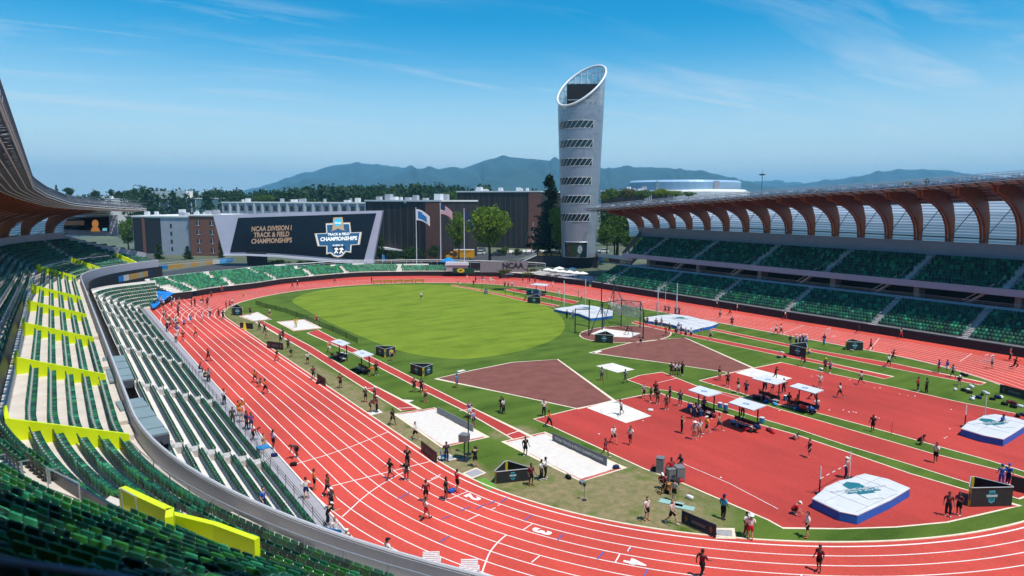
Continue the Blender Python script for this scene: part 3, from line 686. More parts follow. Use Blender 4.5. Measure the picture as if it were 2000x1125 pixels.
mb = MB(); mb.box((72.2,(YE0+42)/2,12.4), (.3, 42-YE0, 2.85))
mb.face([(60.9,37.2,7.6),(72.2,41.8,12.4),(72.2,41.8,14.2),(60.9,37.2,8.9)]); mb.face([(60.9,37.2,7.6),(60.9,37.2,8.9),(72.2,41.8,14.2),(72.2,41.8,12.4)])
pbuild(mb, 'back_wall', mat('grey_backwall', (.27,.28,.32), rough=.6, var=.06, scale=.6), es)
# ================= north bend =================
ns = empty('grandstand', (0,98,0), 0, 'low sunlit bank of green seats on the far bend under the big screen', 'grandstand')
NP = [p.xy for p in NW]; _t = (NP[3]-NP[0]).normalized(); NP = [NP[0]-_t*7.5, NP[0]-_t*5, NP[0]-_t*2.5]+NP
def nline(d, i0, i1):
    out = []
    for i in range(i0, i1+1):
        a = NP[max(0,i-1)]; b = NP[min(len(NP)-1,i+1)]; t = (b-a).normalized(); out.append(NP[i]+Vector((-t.y, t.x))*d)
    return out
NI1 = len(NP)-14
mb = MB(); P0 = nline(.0, 4, len(NP)-1); P1 = nline(.35, 4, len(NP)-1)
mb.strip([(p.x,p.y,-.02) for p in P0][::-1], [(p.x,p.y,1.3) for p in P0][::-1]); mb.strip([(p.x,p.y,1.3) for p in P0][::-1], [(p.x,p.y,1.3) for p in P1][::-1])
pbuild(mb, 'barrier_wall', BLACKPAD, ns)
mb = MB(); nn = len(NP)
def nrise(i): return .36 if i < 18 else .30
imax = [62, 60, 58, 55, 50, 42, 34, 27, 22]
for k in range(10):
    z = 1.32+.31*k; e = imax[min(k, 8)]; e = min(e, nn-2)
    A = nline(.35+.85*k, 1, e); B = nline(.35+.85*(k+1), 1, e)
    mb.strip([(p.x,p.y,z) for p in A][::-1], [(p.x,p.y,z) for p in B][::-1]); mb.strip([(p.x,p.y,z) for p in B][::-1], [(p.x,p.y,z+.31) for p in B][::-1])
pbuild(mb, 'terrace', WHITECONC, ns)
for k in range(9):
    z = 1.32+.31*k; e = [50, 49, 47, 44, 39, 33, 28, 24, 20][k]; P = nline(.35+.85*k+.25, 2 if k < 5 else 1, e)
    cum = [0]
    for i in range(len(P)-1): cum.append(cum[-1]+(P[i+1]-P[i]).length)
    sk = [(np.interp(i-2, range(len(P)), cum)-.65, np.interp(i-2, range(len(P)), cum)+.65) for i in (4, 10, 17, 24, 31, 38, 45)]
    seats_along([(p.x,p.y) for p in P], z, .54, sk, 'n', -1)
mb = MB(); A = nline(8.9, 2, 22)+nline(7.2, 24, 33)+nline(5.5, 36, 44)+nline(3.6, 48, 56)
for h, r in ((1.05, .12), (.5, .05)): mb.tube([(p.x,p.y,3.3+h) for p in A], r, 5)
for p in A[::2]: mb.tube([(p.x,p.y,2),(p.x,p.y,4.3)], .05, 4)
pbuild(mb, 'back_rail', mat('pale_rail', (.62,.60,.58), rough=.5, var=.05), ns)
# ------------------------------------------------------------------ seats
def inview(s, m=500):
    x, y, z = px((s[0], s[1], s[2]+.5)); return z > .5 and -m < x < 2000+m and -m < y < 1125+m
SEATS = [s for s in ALLSEATS if inview(s)]
SEATS.sort(key=lambda s: (Vector(s[:3])-CP).length)
near = [s for s in SEATS if inview(s, 14)][:300]; nearset = set(id(s) for s in near); far = [s for s in SEATS if id(s) not in nearset]
# near seat with its parts
def shell(y0, z0, pts, w0, th):
    mb = MB(); 
    return mb
mb = MB(); prof = [(.02,.34),(-.005,.50),(-.05,.68),(-.115,.86)]; nx = 6
vs = []; 
for side in (0, 1):
    for j, (y, z) in enumerate(prof):
        for i in range(nx+1):
            x = -.235+.47*i/nx; c = (abs(x)/.235)**2*.045; r = .05*(j == 3)*(abs(x)/.235)**4
            vs.append((x, y+c-(.035 if side else 0), z-r))
m_ = (nx+1)*len(prof); fs = []
for j in range(3):
    for i in range(nx):
        a = j*(nx+1)+i; fs.append((a, a+1, a+nx+2, a+nx+1)); fs.append((m_+a+nx+1, m_+a+nx+2, m_+a+1, m_+a))
for i in range(nx):
    a = 3*(nx+1)+i; fs.append((a, a+1, m_+a+1, m_+a)); fs.append((i+1, i, m_+i, m_+i+1))
for j in range(3):
    a = j*(nx+1); fs.append((a, a+nx+1, m_+a+nx+1, m_+a)); a += nx; fs.append((a+nx+1, a, m_+a, m_+a+nx+1))
mb.add(vs, fs); back0 = mb.build('backrest', SEATG[2], smooth=False); fix_normals(back0)
mb = MB(); vs = []
for side in (0, 1):
    for j, (y, z) in enumerate([(.04,.40),(.10,.50),(.15,.64),(.17,.78)]):
        for i in range(nx+1):
            x = -.225+.45*i/nx; c = -(1-(abs(x)/.225)**2)*.03; vs.append((x, y+c+(.05 if side else 0), z-.03*(abs(x)/.225)**4*(j == 3)))
mb.add(vs, fs); pan0 = mb.build('seat_pan', SEATG[2]); fix_normals(pan0)
mb = MB(); mb.hexa([(.245,-.02,.0),(.285,-.02,.0),(.285,.06,.0),(.245,.06,.0)], [(.245,-.05,.60),(.285,-.05,.60),(.285,.04,.60),(.245,.04,.60)])
mb.hexa([(.238,-.10,.60),(.292,-.10,.60),(.292,.30,.57),(.238,.30,.57)], [(.238,-.10,.635),(.292,-.10,.635),(.292,.30,.605),(.238,.30,.605)])
arm0 = mb.build('armrest', SEATARM)
proto = empty('stadium_seat', (0,0,0), 0, 'green tip-up seat with grey armrest in the nearest rows at lower left', 'seat', 'stadium seats in the nearest rows')
for o in (back0, pan0, arm0): o.parent = proto
R_ = random.Random(5)
for o in (back0, pan0):
    o.material_slots[0].link = 'OBJECT'
for i, s in enumerate(near):
    o = proto if i == 0 else copy_tree(proto)
    o.location = s[:3]; o.rotation_euler = (0,0,s[3]-pi/2)
    c = R_.choices(SEATG, (2,3,3,4,1))[0]
    for ch in o.children:
        if ch.name.startswith(('backrest','seat_pan')): ch.material_slots[0].material = c
# all the other seats as one object
far.sort(key=lambda s: s[4] == 'wm'); nm = sum(s[4] == 'wm' for s in far); SV2 = np.array(simple_seat(True)[0])
n = len(far); k = len(SV); A = np.array([[s[0],s[1],s[2],s[3]-pi/2] for s in far]); ca, sa = np.cos(A[:,3]), np.sin(A[:,3])
X = A[:,0,None]+SV[None,:,0]*ca[:,None]-SV[None,:,1]*sa[:,None]; Y = A[:,1,None]+SV[None,:,0]*sa[:,None]+SV[None,:,1]*ca[:,None]; Z = A[:,2,None]+SV[None,:,2]
V = np.stack([X,Y,Z], -1)
q = slice(n-nm, n); V[q] = np.stack([A[q,0,None]+SV2[None,:,0]*ca[q,None]-SV2[None,:,1]*sa[q,None], A[q,1,None]+SV2[None,:,0]*sa[q,None]+SV2[None,:,1]*ca[q,None], A[q,2,None]+SV2[None,:,2]], -1)
V = V.reshape(-1, 3); F = np.array(SF)[None]+(np.arange(n)*k)[:,None,None]; F = F.reshape(-1, 4)
me = bpy.data.meshes.new('stadium_seats'); me.vertices.add(len(V)); me.vertices.foreach_set('co', V.ravel()); me.loops.add(F.size); me.loops.foreach_set('vertex_index', F.ravel().astype(np.int32))
me.polygons.add(len(F)); me.polygons.foreach_set('loop_start', np.arange(len(F), dtype=np.int32)*4); me.polygons.foreach_set('loop_total', np.full(len(F), 4, np.int32))
for m in SEATG+[SEATARM]: me.materials.append(m)
rg = np.random.default_rng(3); fam = np.array([{'wl':0,'wm':1,'wu':2,'el':3,'eu':3,'n':4}[s[4]] for s in far])
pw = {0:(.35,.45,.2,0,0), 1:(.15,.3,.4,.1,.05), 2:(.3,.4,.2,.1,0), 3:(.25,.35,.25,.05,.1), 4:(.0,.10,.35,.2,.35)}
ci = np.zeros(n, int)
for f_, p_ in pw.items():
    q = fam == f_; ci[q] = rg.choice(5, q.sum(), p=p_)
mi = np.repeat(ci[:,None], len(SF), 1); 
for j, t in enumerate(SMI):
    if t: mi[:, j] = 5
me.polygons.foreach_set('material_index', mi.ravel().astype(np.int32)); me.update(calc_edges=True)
o = bpy.data.objects.new('stadium_seats', me); COL.objects.link(o); tag(o, 'thousands of green stadium seats in rows round the arena beyond the nearest ones', 'seats', None, 'stuff')
print('seats', len(SEATS), 'near', len(near))
# ------------------------------------------------------------------ roofs on curved timber ribs
WOOD = mat('glulam_timber', (.25,.060,.007), rough=.55, var=.14, scale=.8)
STEELD = mat('dark_steel', (.10,.11,.13), metal=.4, rough=.45, var=.1)
STEELL = mat('galvanised_steel', (.42,.44,.49), metal=.3, rough=.45, var=.15, scale=1)
def slat_mat(name, c1, c2, alpha, scale=1.9):
    m = bpy.data.materials.new(name); m.use_nodes = True; nt = m.node_tree; L = nt.links; b = nt.nodes['Principled BSDF']
    tc = nd(nt, 'ShaderNodeTexCoord'); sp = nd(nt, 'ShaderNodeSeparateXYZ'); L.new(tc.outputs['Object'], sp.inputs[0])
    mm = nd(nt, 'ShaderNodeMath', operation='MULTIPLY'); L.new(sp.outputs[2], mm.inputs[0]); mm.inputs[1].default_value = scale
    fr = nd(nt, 'ShaderNodeMath', operation='FRACT'); L.new(mm.outputs[0], fr.inputs[0])
    gt = nd(nt, 'ShaderNodeMath', operation='GREATER_THAN'); L.new(fr.outputs[0], gt.inputs[0]); gt.inputs[1].default_value = .72
    mx = nd(nt, 'ShaderNodeMix', data_type='RGBA'); L.new(gt.outputs[0], mx.inputs[0]); mx.inputs[6].default_value = (*c1,1); mx.inputs[7].default_value = (*c2,1)
    L.new(mx.outputs[2], b.inputs['Base Color']); b.inputs['Roughness'].default_value = .25
    tr = nd(nt, 'ShaderNodeBsdfTranslucent'); L.new(mx.outputs[2], tr.inputs['Color']); ms = nd(nt, 'ShaderNodeMixShader'); ms.inputs[0].default_value = .7
    L.new(b.outputs[0], ms.inputs[1]); L.new(tr.outputs[0], ms.inputs[2]); tp = nd(nt, 'ShaderNodeBsdfTransparent'); m3 = nd(nt, 'ShaderNodeMixShader'); m3.inputs[0].default_value = 1-alpha
    L.new(ms.outputs[0], m3.inputs[1]); L.new(tp.outputs[0], m3.inputs[2]); L.new(m3.outputs[0], nt.nodes['Material Output'].inputs[0]); return m
WALLP = slat_mat('ribbed_wall_sheet', (.36,.50,.68), (.96,.97,.98), .88)
ROOFP = mat('roof_membrane', (.17,.175,.20), rough=.35, var=.1, scale=.3)
INN = [(1.1,0),(1.25,.18),(1.8,.36),(3.1,.53),(5.2,.68),(7.8,.79),(10.,.855),(12.6,.915)]
OUT = [(12.6,1.03),(10.,1.045),(7.5,1.04),(5.,1.005),(3.,.93),(1.3,.78),(.35,.58),(-.05,.38),(-.1,.18),(0,0)]
OUTC = [(12.6,1.05),(10.,1.065),(7.5,1.06),(5.,1.02),(3.,.945),(1.2,.79),(.25,.59),(-.15,.38),(-.2,.18),(-.1,0)]
def rib_pts(foot, inward, H, Lr, prof):
    k = Lr/12.6; return [Vector((foot.x+inward.x*h*(k if h > 1 else 1), foot.y+inward.y*h*(k if h > 1 else 1), foot.z+z*H)) for h, z in prof]
def make_roof(stations, label, ribs_from=0, skip=(), es=1., opened=False):
    # stations: (foot vec, inward unit vec, H, L, steel overhang)
    root = empty('stadium_roof', (stations[0][0].x, stations[0][0].y, 0), 0, label, 'roof'); off = -Vector(root.location)
    def pb(mb, name, m, parent=root):
        o = mb.build(name, m, parent); o.location = off; return o
    for i, (f, n, H, Lr, ext) in enumerate(stations):
        if i < ribs_from or i in skip: continue
        t = Vector((-n.y, n.x, 0)); mb = MB(); I = rib_pts(f, n, H, Lr, INN); O = rib_pts(f, n, H, Lr, OUT)[::-1]
        kk = len(I); O2 = []
        for j in range(kk):             # same count on both sides
            q = j/(kk-1)*(len(O)-1); a = int(min(q, len(O)-2)); O2.append(O[a].lerp(O[a+1], q-a))
        for side in (-.50, .07):
            w_ = .43
            for j in range(kk-1):
                A = [I[j], I[j+1], O2[j+1], O2[j]]; B = [p+t*(side) for p in A]; C = [p+t*(side+w_) for p in A]
                mb.add(B+C, [(0,1,2,3),(7,6,5,4),(0,4,5,1),(2,6,7,3)]+([(1,5,6,2)] if j == kk-2 else [])+([(0,3,7,4)] if j == 0 else []))
        rb = fix_normals(pb(mb, 'rib', WOOD))
        mb = MB(); mb.tube([p-n*.06+t*-.02 for p in I[:6]], .09, 5); s_ = mb.build('steel_edge', STEELL, rb)
    pan = MB(); wal = MB(); pur = MB(); brace = MB(); edge = MB(); lamps = MB()
    for i in range(len(stations)-1):
        a, b = stations[i], stations[i+1]; A = rib_pts(a[0], a[1], a[2], a[3], OUTC); B = rib_pts(b[0], b[1], b[2], b[3], OUTC)
        A.insert(0, A[0]+a[1]*a[4]+Vector((0,0,.35))); B.insert(0, B[0]+b[1]*b[4]+Vector((0,0,.35)))
        if opened:
            up_ = Vector((0,0,.55))
            for q in (0,.2,.4,.6,.8,1.): edge.tube([A[0].lerp(A[1], q), B[0].lerp(B[1], q)], .07, 4); pur.tube([A[0].lerp(A[1], q)-up_, B[0].lerp(B[1], q)-up_], .08, 4)
            for q in range(8):
                a0, a1 = A[0].lerp(B[0], q/8), A[1].lerp(B[1], q/8); b1 = A[1].lerp(B[1], (q+1)/8); edge.tube([a0, a1], .06, 4); edge.tube([a0-up_, b1-up_], .05, 4); edge.tube([a0, a0-up_], .05, 4)
        for j in range(len(A)-1):
            if opened and j == 0: continue
            (pan if j < 6 else wal).face([A[j], A[j+1], B[j+1], B[j]])
        k0 = 1 if opened else 0; pan.strip([p+Vector((0,0,.07)) for p in A[k0:7]], [p+Vector((0,0,.07)) for p in B[k0:7]])
        for q in (.0,.33,.66): brace.tube([A[0].lerp(B[0], q)-Vector((0,0,.15)), A[1].lerp(B[1], q)-Vector((0,0,.5))], .10, 5)
        for j in range(6):
            for q in (.0, .5): 
                pa = A[j].lerp(A[j+1], q)-Vector((0,0,.16)); pb_ = B[j].lerp(B[j+1], q)-Vector((0,0,.16)); pur.tube([pa, pb_], .09, 5)
        if i >= ribs_from:
            zz = .17
            fa = a[0].lerp(a[0]+a[1]*.5, 1)+Vector((0,0,a[2]*.13)); fb = b[0]+b[1]*.5+Vector((0,0,b[2]*.13)); brace.tube([fa, fb], .11, 6)
            Ia = rib_pts(a[0], a[1], a[2], a[3], INN); Ib = rib_pts(b[0], b[1], b[2], b[3], INN); brace.tube([Ia[1]+Vector((0,0,-1)), Ib[4]], .07, 5)
        ea, eb = A[0]+Vector((0,0,.25)), B[0]+Vector((0,0,.25))
        ia, ib = a[1], b[1]
        for dz, di in ((0,0),(.0,-.9),(.55*es,0),(.55*es,-.9),(.95*es,-1.6)): edge.tube([ea+Vector((0,0,dz))+ia*di*es, eb+Vector((0,0,dz))+ib*di*es], .055*es, 5)
        m_ = 8
        for q in range(m_):
            p = ea.lerp(eb, q/m_); n_ = ia; edge.tube([p, p+Vector((0,0,.55*es))], .03*es, 4); edge.tube([p+Vector((0,0,.55*es))+n_*-.9*es, p.lerp(eb, 1/m_)], .03*es, 4)
            p2 = p+n_*-1.6; edge.tube([p2-Vector((0,0,.1)), p2+Vector((0,0,.95))], .025, 4)
            if q % 2 == 0: lamps.box((p.x-n_.x*.3, p.y-n_.y*.3, p.z-.28), (.7,.5,.3), math.atan2(n_.y,n_.x))
            if q % 4 == 1: lamps.box((p.x+n_.x*-1.2, p.y+n_.y*-1.2, p.z+.2), (1.6,1.3,.14), math.atan2(n_.y,n_.x))
    pb(pan, 'roof_panel', ROOFP); pb(wal, 'wall_sheet', WALLP); pb(pur, 'purlin', mat('pale_slat', (.60,.60,.60), rough=.5, var=.05)); pb(brace, 'brace', STEELD); pb(edge, 'edge_truss', mat('weathered_steel', (.15,.16,.18), metal=.3, rough=.5, var=.2) if opened else STEELL); pb(lamps, 'floodlight', STEELL)  # open-edged roof gets a darker grey truss than the other roof
    return root
ye = [48.3,42.6,36.8,31.1,25.4,19.6,13.8,8.1,2.4,-3.2,-8.7,-14.2,-19.7,-25.2,-30.7,-36.2,-41.8,-47.4,-53.,-58.6,-64.2]
def ze(y): return float(np.interp(-y, [-48,-41,-23.5,-1,11,27,40,50.5,66], [20.1,20.5,21.7,23.,23.8,24.45,25.2,25.9,26.6]))
st = []
for y in ye:
    fz = float(np.interp(y, [-60, 10, 31, 48], [14.6, 15.2, 14.6, 12.2])); st.append((Vector((74.1, y, fz)), Vector((-1, .0 if y < 44 else .0, 0)), (ze(y)-.35-fz)/1.03, 13.4, 3.4))
make_roof(st, 'long stadium roof on orange timber ribs over the far straight grandstand', 1)
st = []
for s in [-112,-97,-82,-67,-53,-40,-28,-20,-13,-6,2,10,16]+[16+5.7*i for i in range(1,22)]:
    if s > 136.5: break
    fd = 16.2+max(0, (14-s)*.35); f = wpt(s, fd); fz = float(np.interp(s, [-20,14,90,137],[19,15.,14.6,13.4])); e = wpt(s, float(np.interp(s, [-20,58,78,100,112,137],[5.5,5.5,4.2,1.2,.4,1.2])) if s > 0 else 65.5/math.cos(max(s,-28)/60)-60)
    n = (e-f).to_3d(); Lr = n.length; n.normalize()
    zedge = float(np.interp(s, [-40,-13,8,46,78,105,125,137],[29.2,27.8,26.75,24.9,23.4,21.9,20.9,20.3])); st.append((Vector((f.x,f.y,fz)), n, (zedge-.35-fz)/1.03, Lr-3.6, 3.6))
print('FEET', [tuple(round(c) for c in px(q[0])[:2]) for q in st])
make_roof(st, 'curving stadium roof on dark timber ribs over the left grandstand, near the frame edge', 12, [i for i, q in enumerate(st) if 98 < px(q[0])[0] < 212], 1.5, True)
# small screen hung under the left roof
SCR = mat('screen_black', (.008,.009,.014), rough=.25, var=0)
a, b = G(104,455,16.2), None
def PD(u, v, d): 
    r = ray(u, v); return CP+r*d
root = empty('video_screen', tuple(PD(160,440,157)), 0, 'small dark video screen under the left roof showing an orange portrait', 'screen')
fw = Vector((_f.x,_f.y,0)).normalized()
def pix_poly(mb, pts, d, th, mi=0): mb.extr([PD(u, v, d) for u, v in pts], fw*th, mi)
def rel(mb, name, m, parent, root):
    o = mb.build(name, m, parent); o.location = -root.location if parent == root else (0,0,0); return o
mb = MB(); pix_poly(mb, ((92,425),(228,420),(230,462),(90,458)), 157.4, .3); fix_normals(rel(mb, 'screen_frame', mat('pale_lilac_panel', (.42,.43,.50), rough=.5, var=.06), root, root))
mb = MB(); pix_poly(mb, ((105,429),(212,423),(213,452),(106,447)), 157.1, .2); fix_normals(rel(mb, 'screen_face', SCR, root, root))
mb = MB(); mb.face([PD(u,v,157.05) for u,v in ((122,432),(165,431),(164,440),(124,440))][::-1]); rel(mb, 'screen_lettering', mat('dim_brown', (.05,.035,.02), emit=(.10,.07,.05), es=.5, var=.3, scale=4), root, root)
mb = MB(); c = (186,437); mb.face([PD(c[0]+6.5*math.cos(t*pi/10), c[1]+8*math.sin(t*pi/10), 157.04) for t in range(20)]); mb.face([PD(u,v,157.03) for u,v in ((177,452),(180,444),(192,444),(196,452))][::-1]); rel(mb, 'portrait', mat('orange_glow', (.3,.12,.02), emit=(.75,.30,.08), es=.45, var=.3, scale=3), root, root)
mb = MB(); mb.face([PD(u,v,157.02) for u,v in ((200,446),(209,445),(209,451),(200,451))][::-1]); rel(mb, 'caption', mat('blue_glow', (.1,.3,.4), emit=(.2,.55,.7), es=.6, var=.3, scale=6), root, root)
# ------------------------------------------------------------------ tower
TX, TY, TZ = 70., 65.8, 5.4
vd = Vector((TX-CP.x, TY-CP.y, 0)).normalized(); rt = Vector((vd.y, -vd.x, 0))
tw = empty('observation_tower', (TX,TY,TZ), 0, 'tall silver cylindrical tower with a slanted open top and six window bands', 'tower')
def trad(z): return float(np.interp(z, [0, 8, 52, 60], [5.25, 5.45, 7.2, 7.45]))
def tcut(a, r): return 51.5+.54*r*math.cos(a)+.72*r*math.sin(a)      # a measured from screen right, going away
def tp(a, r, z): p = rt*(r*math.cos(a))+vd*(r*math.sin(a)); return Vector((p.x, p.y, z))
def metal_mat():
    m = bpy.data.materials.new('perforated_metal'); m.use_nodes = True; nt = m.node_tree; L = nt.links; b = nt.nodes['Principled BSDF']; b.inputs['Metallic'].default_value = .5; b.inputs['Roughness'].default_value = .36
    tc = nd(nt, 'ShaderNodeTexCoord'); n1 = nd(nt, 'ShaderNodeTexNoise'); n1.inputs['Scale'].default_value = .32; n1.inputs['Detail'].default_value = 8; n1.inputs['Distortion'].default_value = 1.6; L.new(tc.outputs['Object'], n1.inputs['Vector'])
    r = nd(nt, 'ShaderNodeValToRGB'); r.color_ramp.elements[0].position = .36; r.color_ramp.elements[0].color = (.31,.33,.38,1); r.color_ramp.elements[1].position = .47; r.color_ramp.elements[1].color = (.37,.39,.44,1)
    L.new(n1.outputs['Fac'], r.inputs[0]); 
    br = nd(nt, 'ShaderNodeTexNoise'); br.inputs['Scale'].default_value = 9; mp = nd(nt, 'ShaderNodeMapping'); mp.inputs['Scale'].default_value = (1,1,.04); L.new(tc.outputs['Object'], mp.inputs[0]); L.new(mp.outputs[0], br.inputs['Vector'])
    mr = nd(nt, 'ShaderNodeMapRange'); mr.inputs[3].default_value = .86; mr.inputs[4].default_value = 1.12; L.new(br.outputs['Fac'], mr.inputs[0])
    mx = nd(nt, 'ShaderNodeMix', data_type='RGBA', blend_type='MULTIPLY'); mx.inputs[0].default_value = 1; L.new(r.outputs[0], mx.inputs[6]); L.new(mr.outputs[0], mx.inputs[7]); L.new(mx.outputs[2], b.inputs['Base Color']); return m
TM = metal_mat(); N = 72
def shellband(z0, z1f, out=True, r_off=0., k=10):
    mb = MB(); vs = []
    for j in range(k+1):
        for i in range(N):
            a = 2*pi*i/N; r = trad(z0)+r_off; z1 = z1f(a) if callable(z1f) else z1f; z = z0+(z1-z0)*j/k; vs.append(tp(a, trad(z)+r_off, z))
    fs = [(j*N+i, j*N+(i+1)%N, (j+1)*N+(i+1)%N, (j+1)*N+i) for j in range(k) for i in range(N)]
    return mb.add(vs, fs)
ztop = lambda a: tcut(a, 7.4)
low = lambda a: min(45., ztop(a)-1.)
o = fix_normals(shellband(0, low).build('shell', TM, tw)); o.data.polygons.foreach_set('use_smooth', [True]*len(o.data.polygons))
mb = MB()
for z in np.arange(2.7, 44, 2.72): mb.tube([tp(2*pi*i/48, trad(float(z))-.012, float(z)) for i in range(49)], .04, 4)
for i in range(28): a = 2*pi*i/28; mb.tube([tp(a, trad(q)-.014, q) for q in (5., 15., 25., 35., 43.)], .035, 4)
mb.build('panel_joint', mat('joint_grey', (.26,.27,.31), rough=.5, var=.05), tw)
GLT = mat('lattice_glass', (.38,.46,.52), rough=.12, var=.2, scale=.8, alpha=.55, spec=.6)
mb = shellband(0, 1); mb = MB(); vs = []; k = 8
for j in range(k+1):
    for i in range(N):
        a = 2*pi*i/N; z0 = low(a); z = z0+(ztop(a)-z0)*j/k; vs.append(tp(a, trad(z), z))
mb.add(vs, [(j*N+i, j*N+(i+1)%N, (j+1)*N+(i+1)%N, (j+1)*N+i) for j in range(k) for i in range(N)]); fix_normals(mb.build('glass_crown', GLT, tw))
WM = mat('white_steel', (.78,.79,.80), rough=.4, var=.03)
mb = MB(); R_ = 7.5; path = [tp(2*pi*i/64, trad(ztop(2*pi*i/64))+.02, ztop(2*pi*i/64)) for i in range(65)]; mb.tube(path, .34, 8); mb.build('rim', WM, tw, smooth=True)
mb = MB()
for i in range(24):
    a = 2*pi*i/24
    if ztop(a)-low(a) > 2: mb.tube([tp(a, trad(low(a))-.2, low(a)), tp(a, trad(ztop(a))-.15, ztop(a))], .09, 5); b = a+2*pi/12; mb.tube([tp(a, trad(low(a))-.2, low(a)), tp(b, trad(ztop(b))-.2, max(low(b)+1, ztop(b)-3))], .09, 5)
for z in (46, 48.5, 51, 53.5, 56):
    run = []
    for i in range(65):
        a = 2*pi*i/64
        if ztop(a) > z+.2: run.append(tp(a, trad(z)-.15, z))
        elif len(run) > 1: mb.tube(run, .08, 5); run = []
        else: run = []
    if len(run) > 1: mb.tube(run, .08, 5)
mb.build('crown_lattice', WM, tw)
mb = MB(); c = rt*.6+vd*.8; mb.box((c.x, c.y, 43), (9.6, 7.5, 8.4), math.atan2(rt.y, rt.x)); mb.build('plant_box', mat('matt_black', (.012,.012,.014), var=.1), tw)
mb = MB(); c = rt*.6+vd*-3.6; mb.box((c.x, c.y, 46.6), (9.0, .3, .25), math.atan2(rt.y, rt.x)); mb.build('box_rail', STEELL, tw)
TGL = mat('tower_glass', (.012,.03,.035), rough=.06, var=.3, scale=.5, spec=.7)
for v in (250.5, 285.5, 320, 355, 389.5, 424):
    zc = CP.z+(ray(1120, v)*206.).z-TZ; mb = MB(); fr = MB(); A = [-pi/2-1.25+(1.25+.60)*i/16 for i in range(17)]; h = 1.12
    mb.strip([tp(a, trad(zc-h)+.05, zc-h) for a in A], [tp(a, trad(zc+h)+.05, zc+h) for a in A]); wdw = fix_normals(mb.build('window', TGL, tw))
    for sg in (-1, 1): fr.tube([tp(a, trad(zc+sg*h)+.08, zc+sg*h) for a in A], .04, 5)
    for i in range(0, 16, 2): fr.tube([tp(A[i]+.02, trad(zc-h)+.1, zc-h), tp(A[i]+.14, trad(zc)+.1, zc), tp(A[i]+.26, trad(zc+h)+.1, zc+h)] if i < 15 else [], .055, 5)
    fr.tube([tp(A[-1], trad(zc-h)+.08, zc-h), tp(A[-1], trad(zc+h)+.08, zc+h)], .08, 5)
    fr.build('window_frame', WM, wdw)
mb = MB(); A = [-pi/2-.92+(.92+.50)*i/10 for i in range(11)]; mb.strip([tp(a, trad(0)+.06, .2) for a in A], [tp(a, trad(4.6)+.06, 4.7) for a in A]); ent = fix_normals(mb.build('entrance', TGL, tw))
mb = MB()
for a in (A[0], A[-1]): mb.tube([tp(a, trad(0)+.1, 0), tp(a, trad(4.7)+.1, 4.7)], .14, 5)
mb.tube([tp(a, trad(4.7)+.1, 4.75) for a in A], .14, 5); mb.build('entrance_frame', STEELL, ent)
mb = MB(); cc = tp(-pi/2+.08, trad(2)+.12, 2.5)
for r0, pts in ((.8, 9),): mb.face([cc+rt*(.75*math.cos(t*2*pi/9)*(1+.25*math.sin(3*t)))+Vector((0,0,1.3*math.sin(t*2*pi/9))) for t in range(9)])
mb.build('window_mural', mat('mural_grey', (.35,.40,.40), var=.4, scale=3), ent)
# raised plaza in front of the tower, dark wall and sign strip
pz = empty('plaza_wall', (66,72,0), 0, 'dark raised plaza wall with a long ramp under the silver tower', 'wall'); off = -Vector(pz.location)
BW = mat('charcoal_wall', (.030,.031,.036), rough=.6, var=.15, scale=.4)
a = G(1048,500,5.3); b = G(1168,502,5.3); n = Vector((b.y-a.y, a.x-b.x, 0)).normalized(); 
if n.dot(vd) < 0: n = -n
mb = MB(); mb.hexa([(a.x,a.y,-.1),(b.x,b.y,-.1),(b.x+n.x*22,b.y+n.y*22,-.1),(a.x+n.x*22,a.y+n.y*22,-.1)], [(a.x,a.y,5.3),(b.x,b.y,5.3),(b.x+n.x*22,b.y+n.y*22,5.3),(a.x+n.x*22,a.y+n.y*22,5.3)])
c = G(975,531,1.9)
mb.hexa([(c.x,c.y,-.1),(a.x,a.y,-.1),(a.x+n.x*3,a.y+n.y*3,-.1),(c.x+n.x*3,c.y+n.y*3,-.1)], [(c.x,c.y,1.9),(a.x,a.y,5.28),(a.x+n.x*3,a.y+n.y*3,5.28),(c.x+n.x*3,c.y+n.y*3,1.9)])
o = fix_normals(mb.build('wall_body', BW, pz)); o.location = off
mb = MB(); 
for p, q in ((c, a),): mb.tube([(p.x,p.y,2.1),(q.x,q.y,5.5)], .22, 6); mb.tube([(p.x,p.y,2.9),(q.x,q.y,6.3)], .05, 5)
o = mb.build('ramp_rail', STEELL, pz); o.location = off
mb = MB(); t = (b-a).normalized(); a2 = a-n*.06; b2 = b-n*.06
mb.face([a2+Vector((0,0,.95)), a2+Vector((0,0,-.1)), b2+Vector((0,0,-.1)), b2+Vector((0,0,.95))]); o = mb.build('sign_strip', mat('sign_black', (.012,.011,.01), var=.1), pz); o.location = off
mb = MB(); m_ = (a2+b2)/2-n*.04+Vector((0,0,.42)); text_to(mb, 'NCAA  D1  TRACK AND FIELD CHAMPIONSHIPS', .95, m_, t, (0,0,1), bold=.02, sx=.88); o = mb.build('sign_lettering', mat('sign_gold', (.50,.34,.08), var=.1), pz); o.location = off
mb = MB(); q0 = a+t*8; mb.box((q0.x+t.x*4-n.x*.1, q0.y+t.y*4-n.y*.1, -.05), (14, .3, 2.6), math.atan2(t.y,t.x)); o = mb.build('recess', DARK, pz); o.location = off
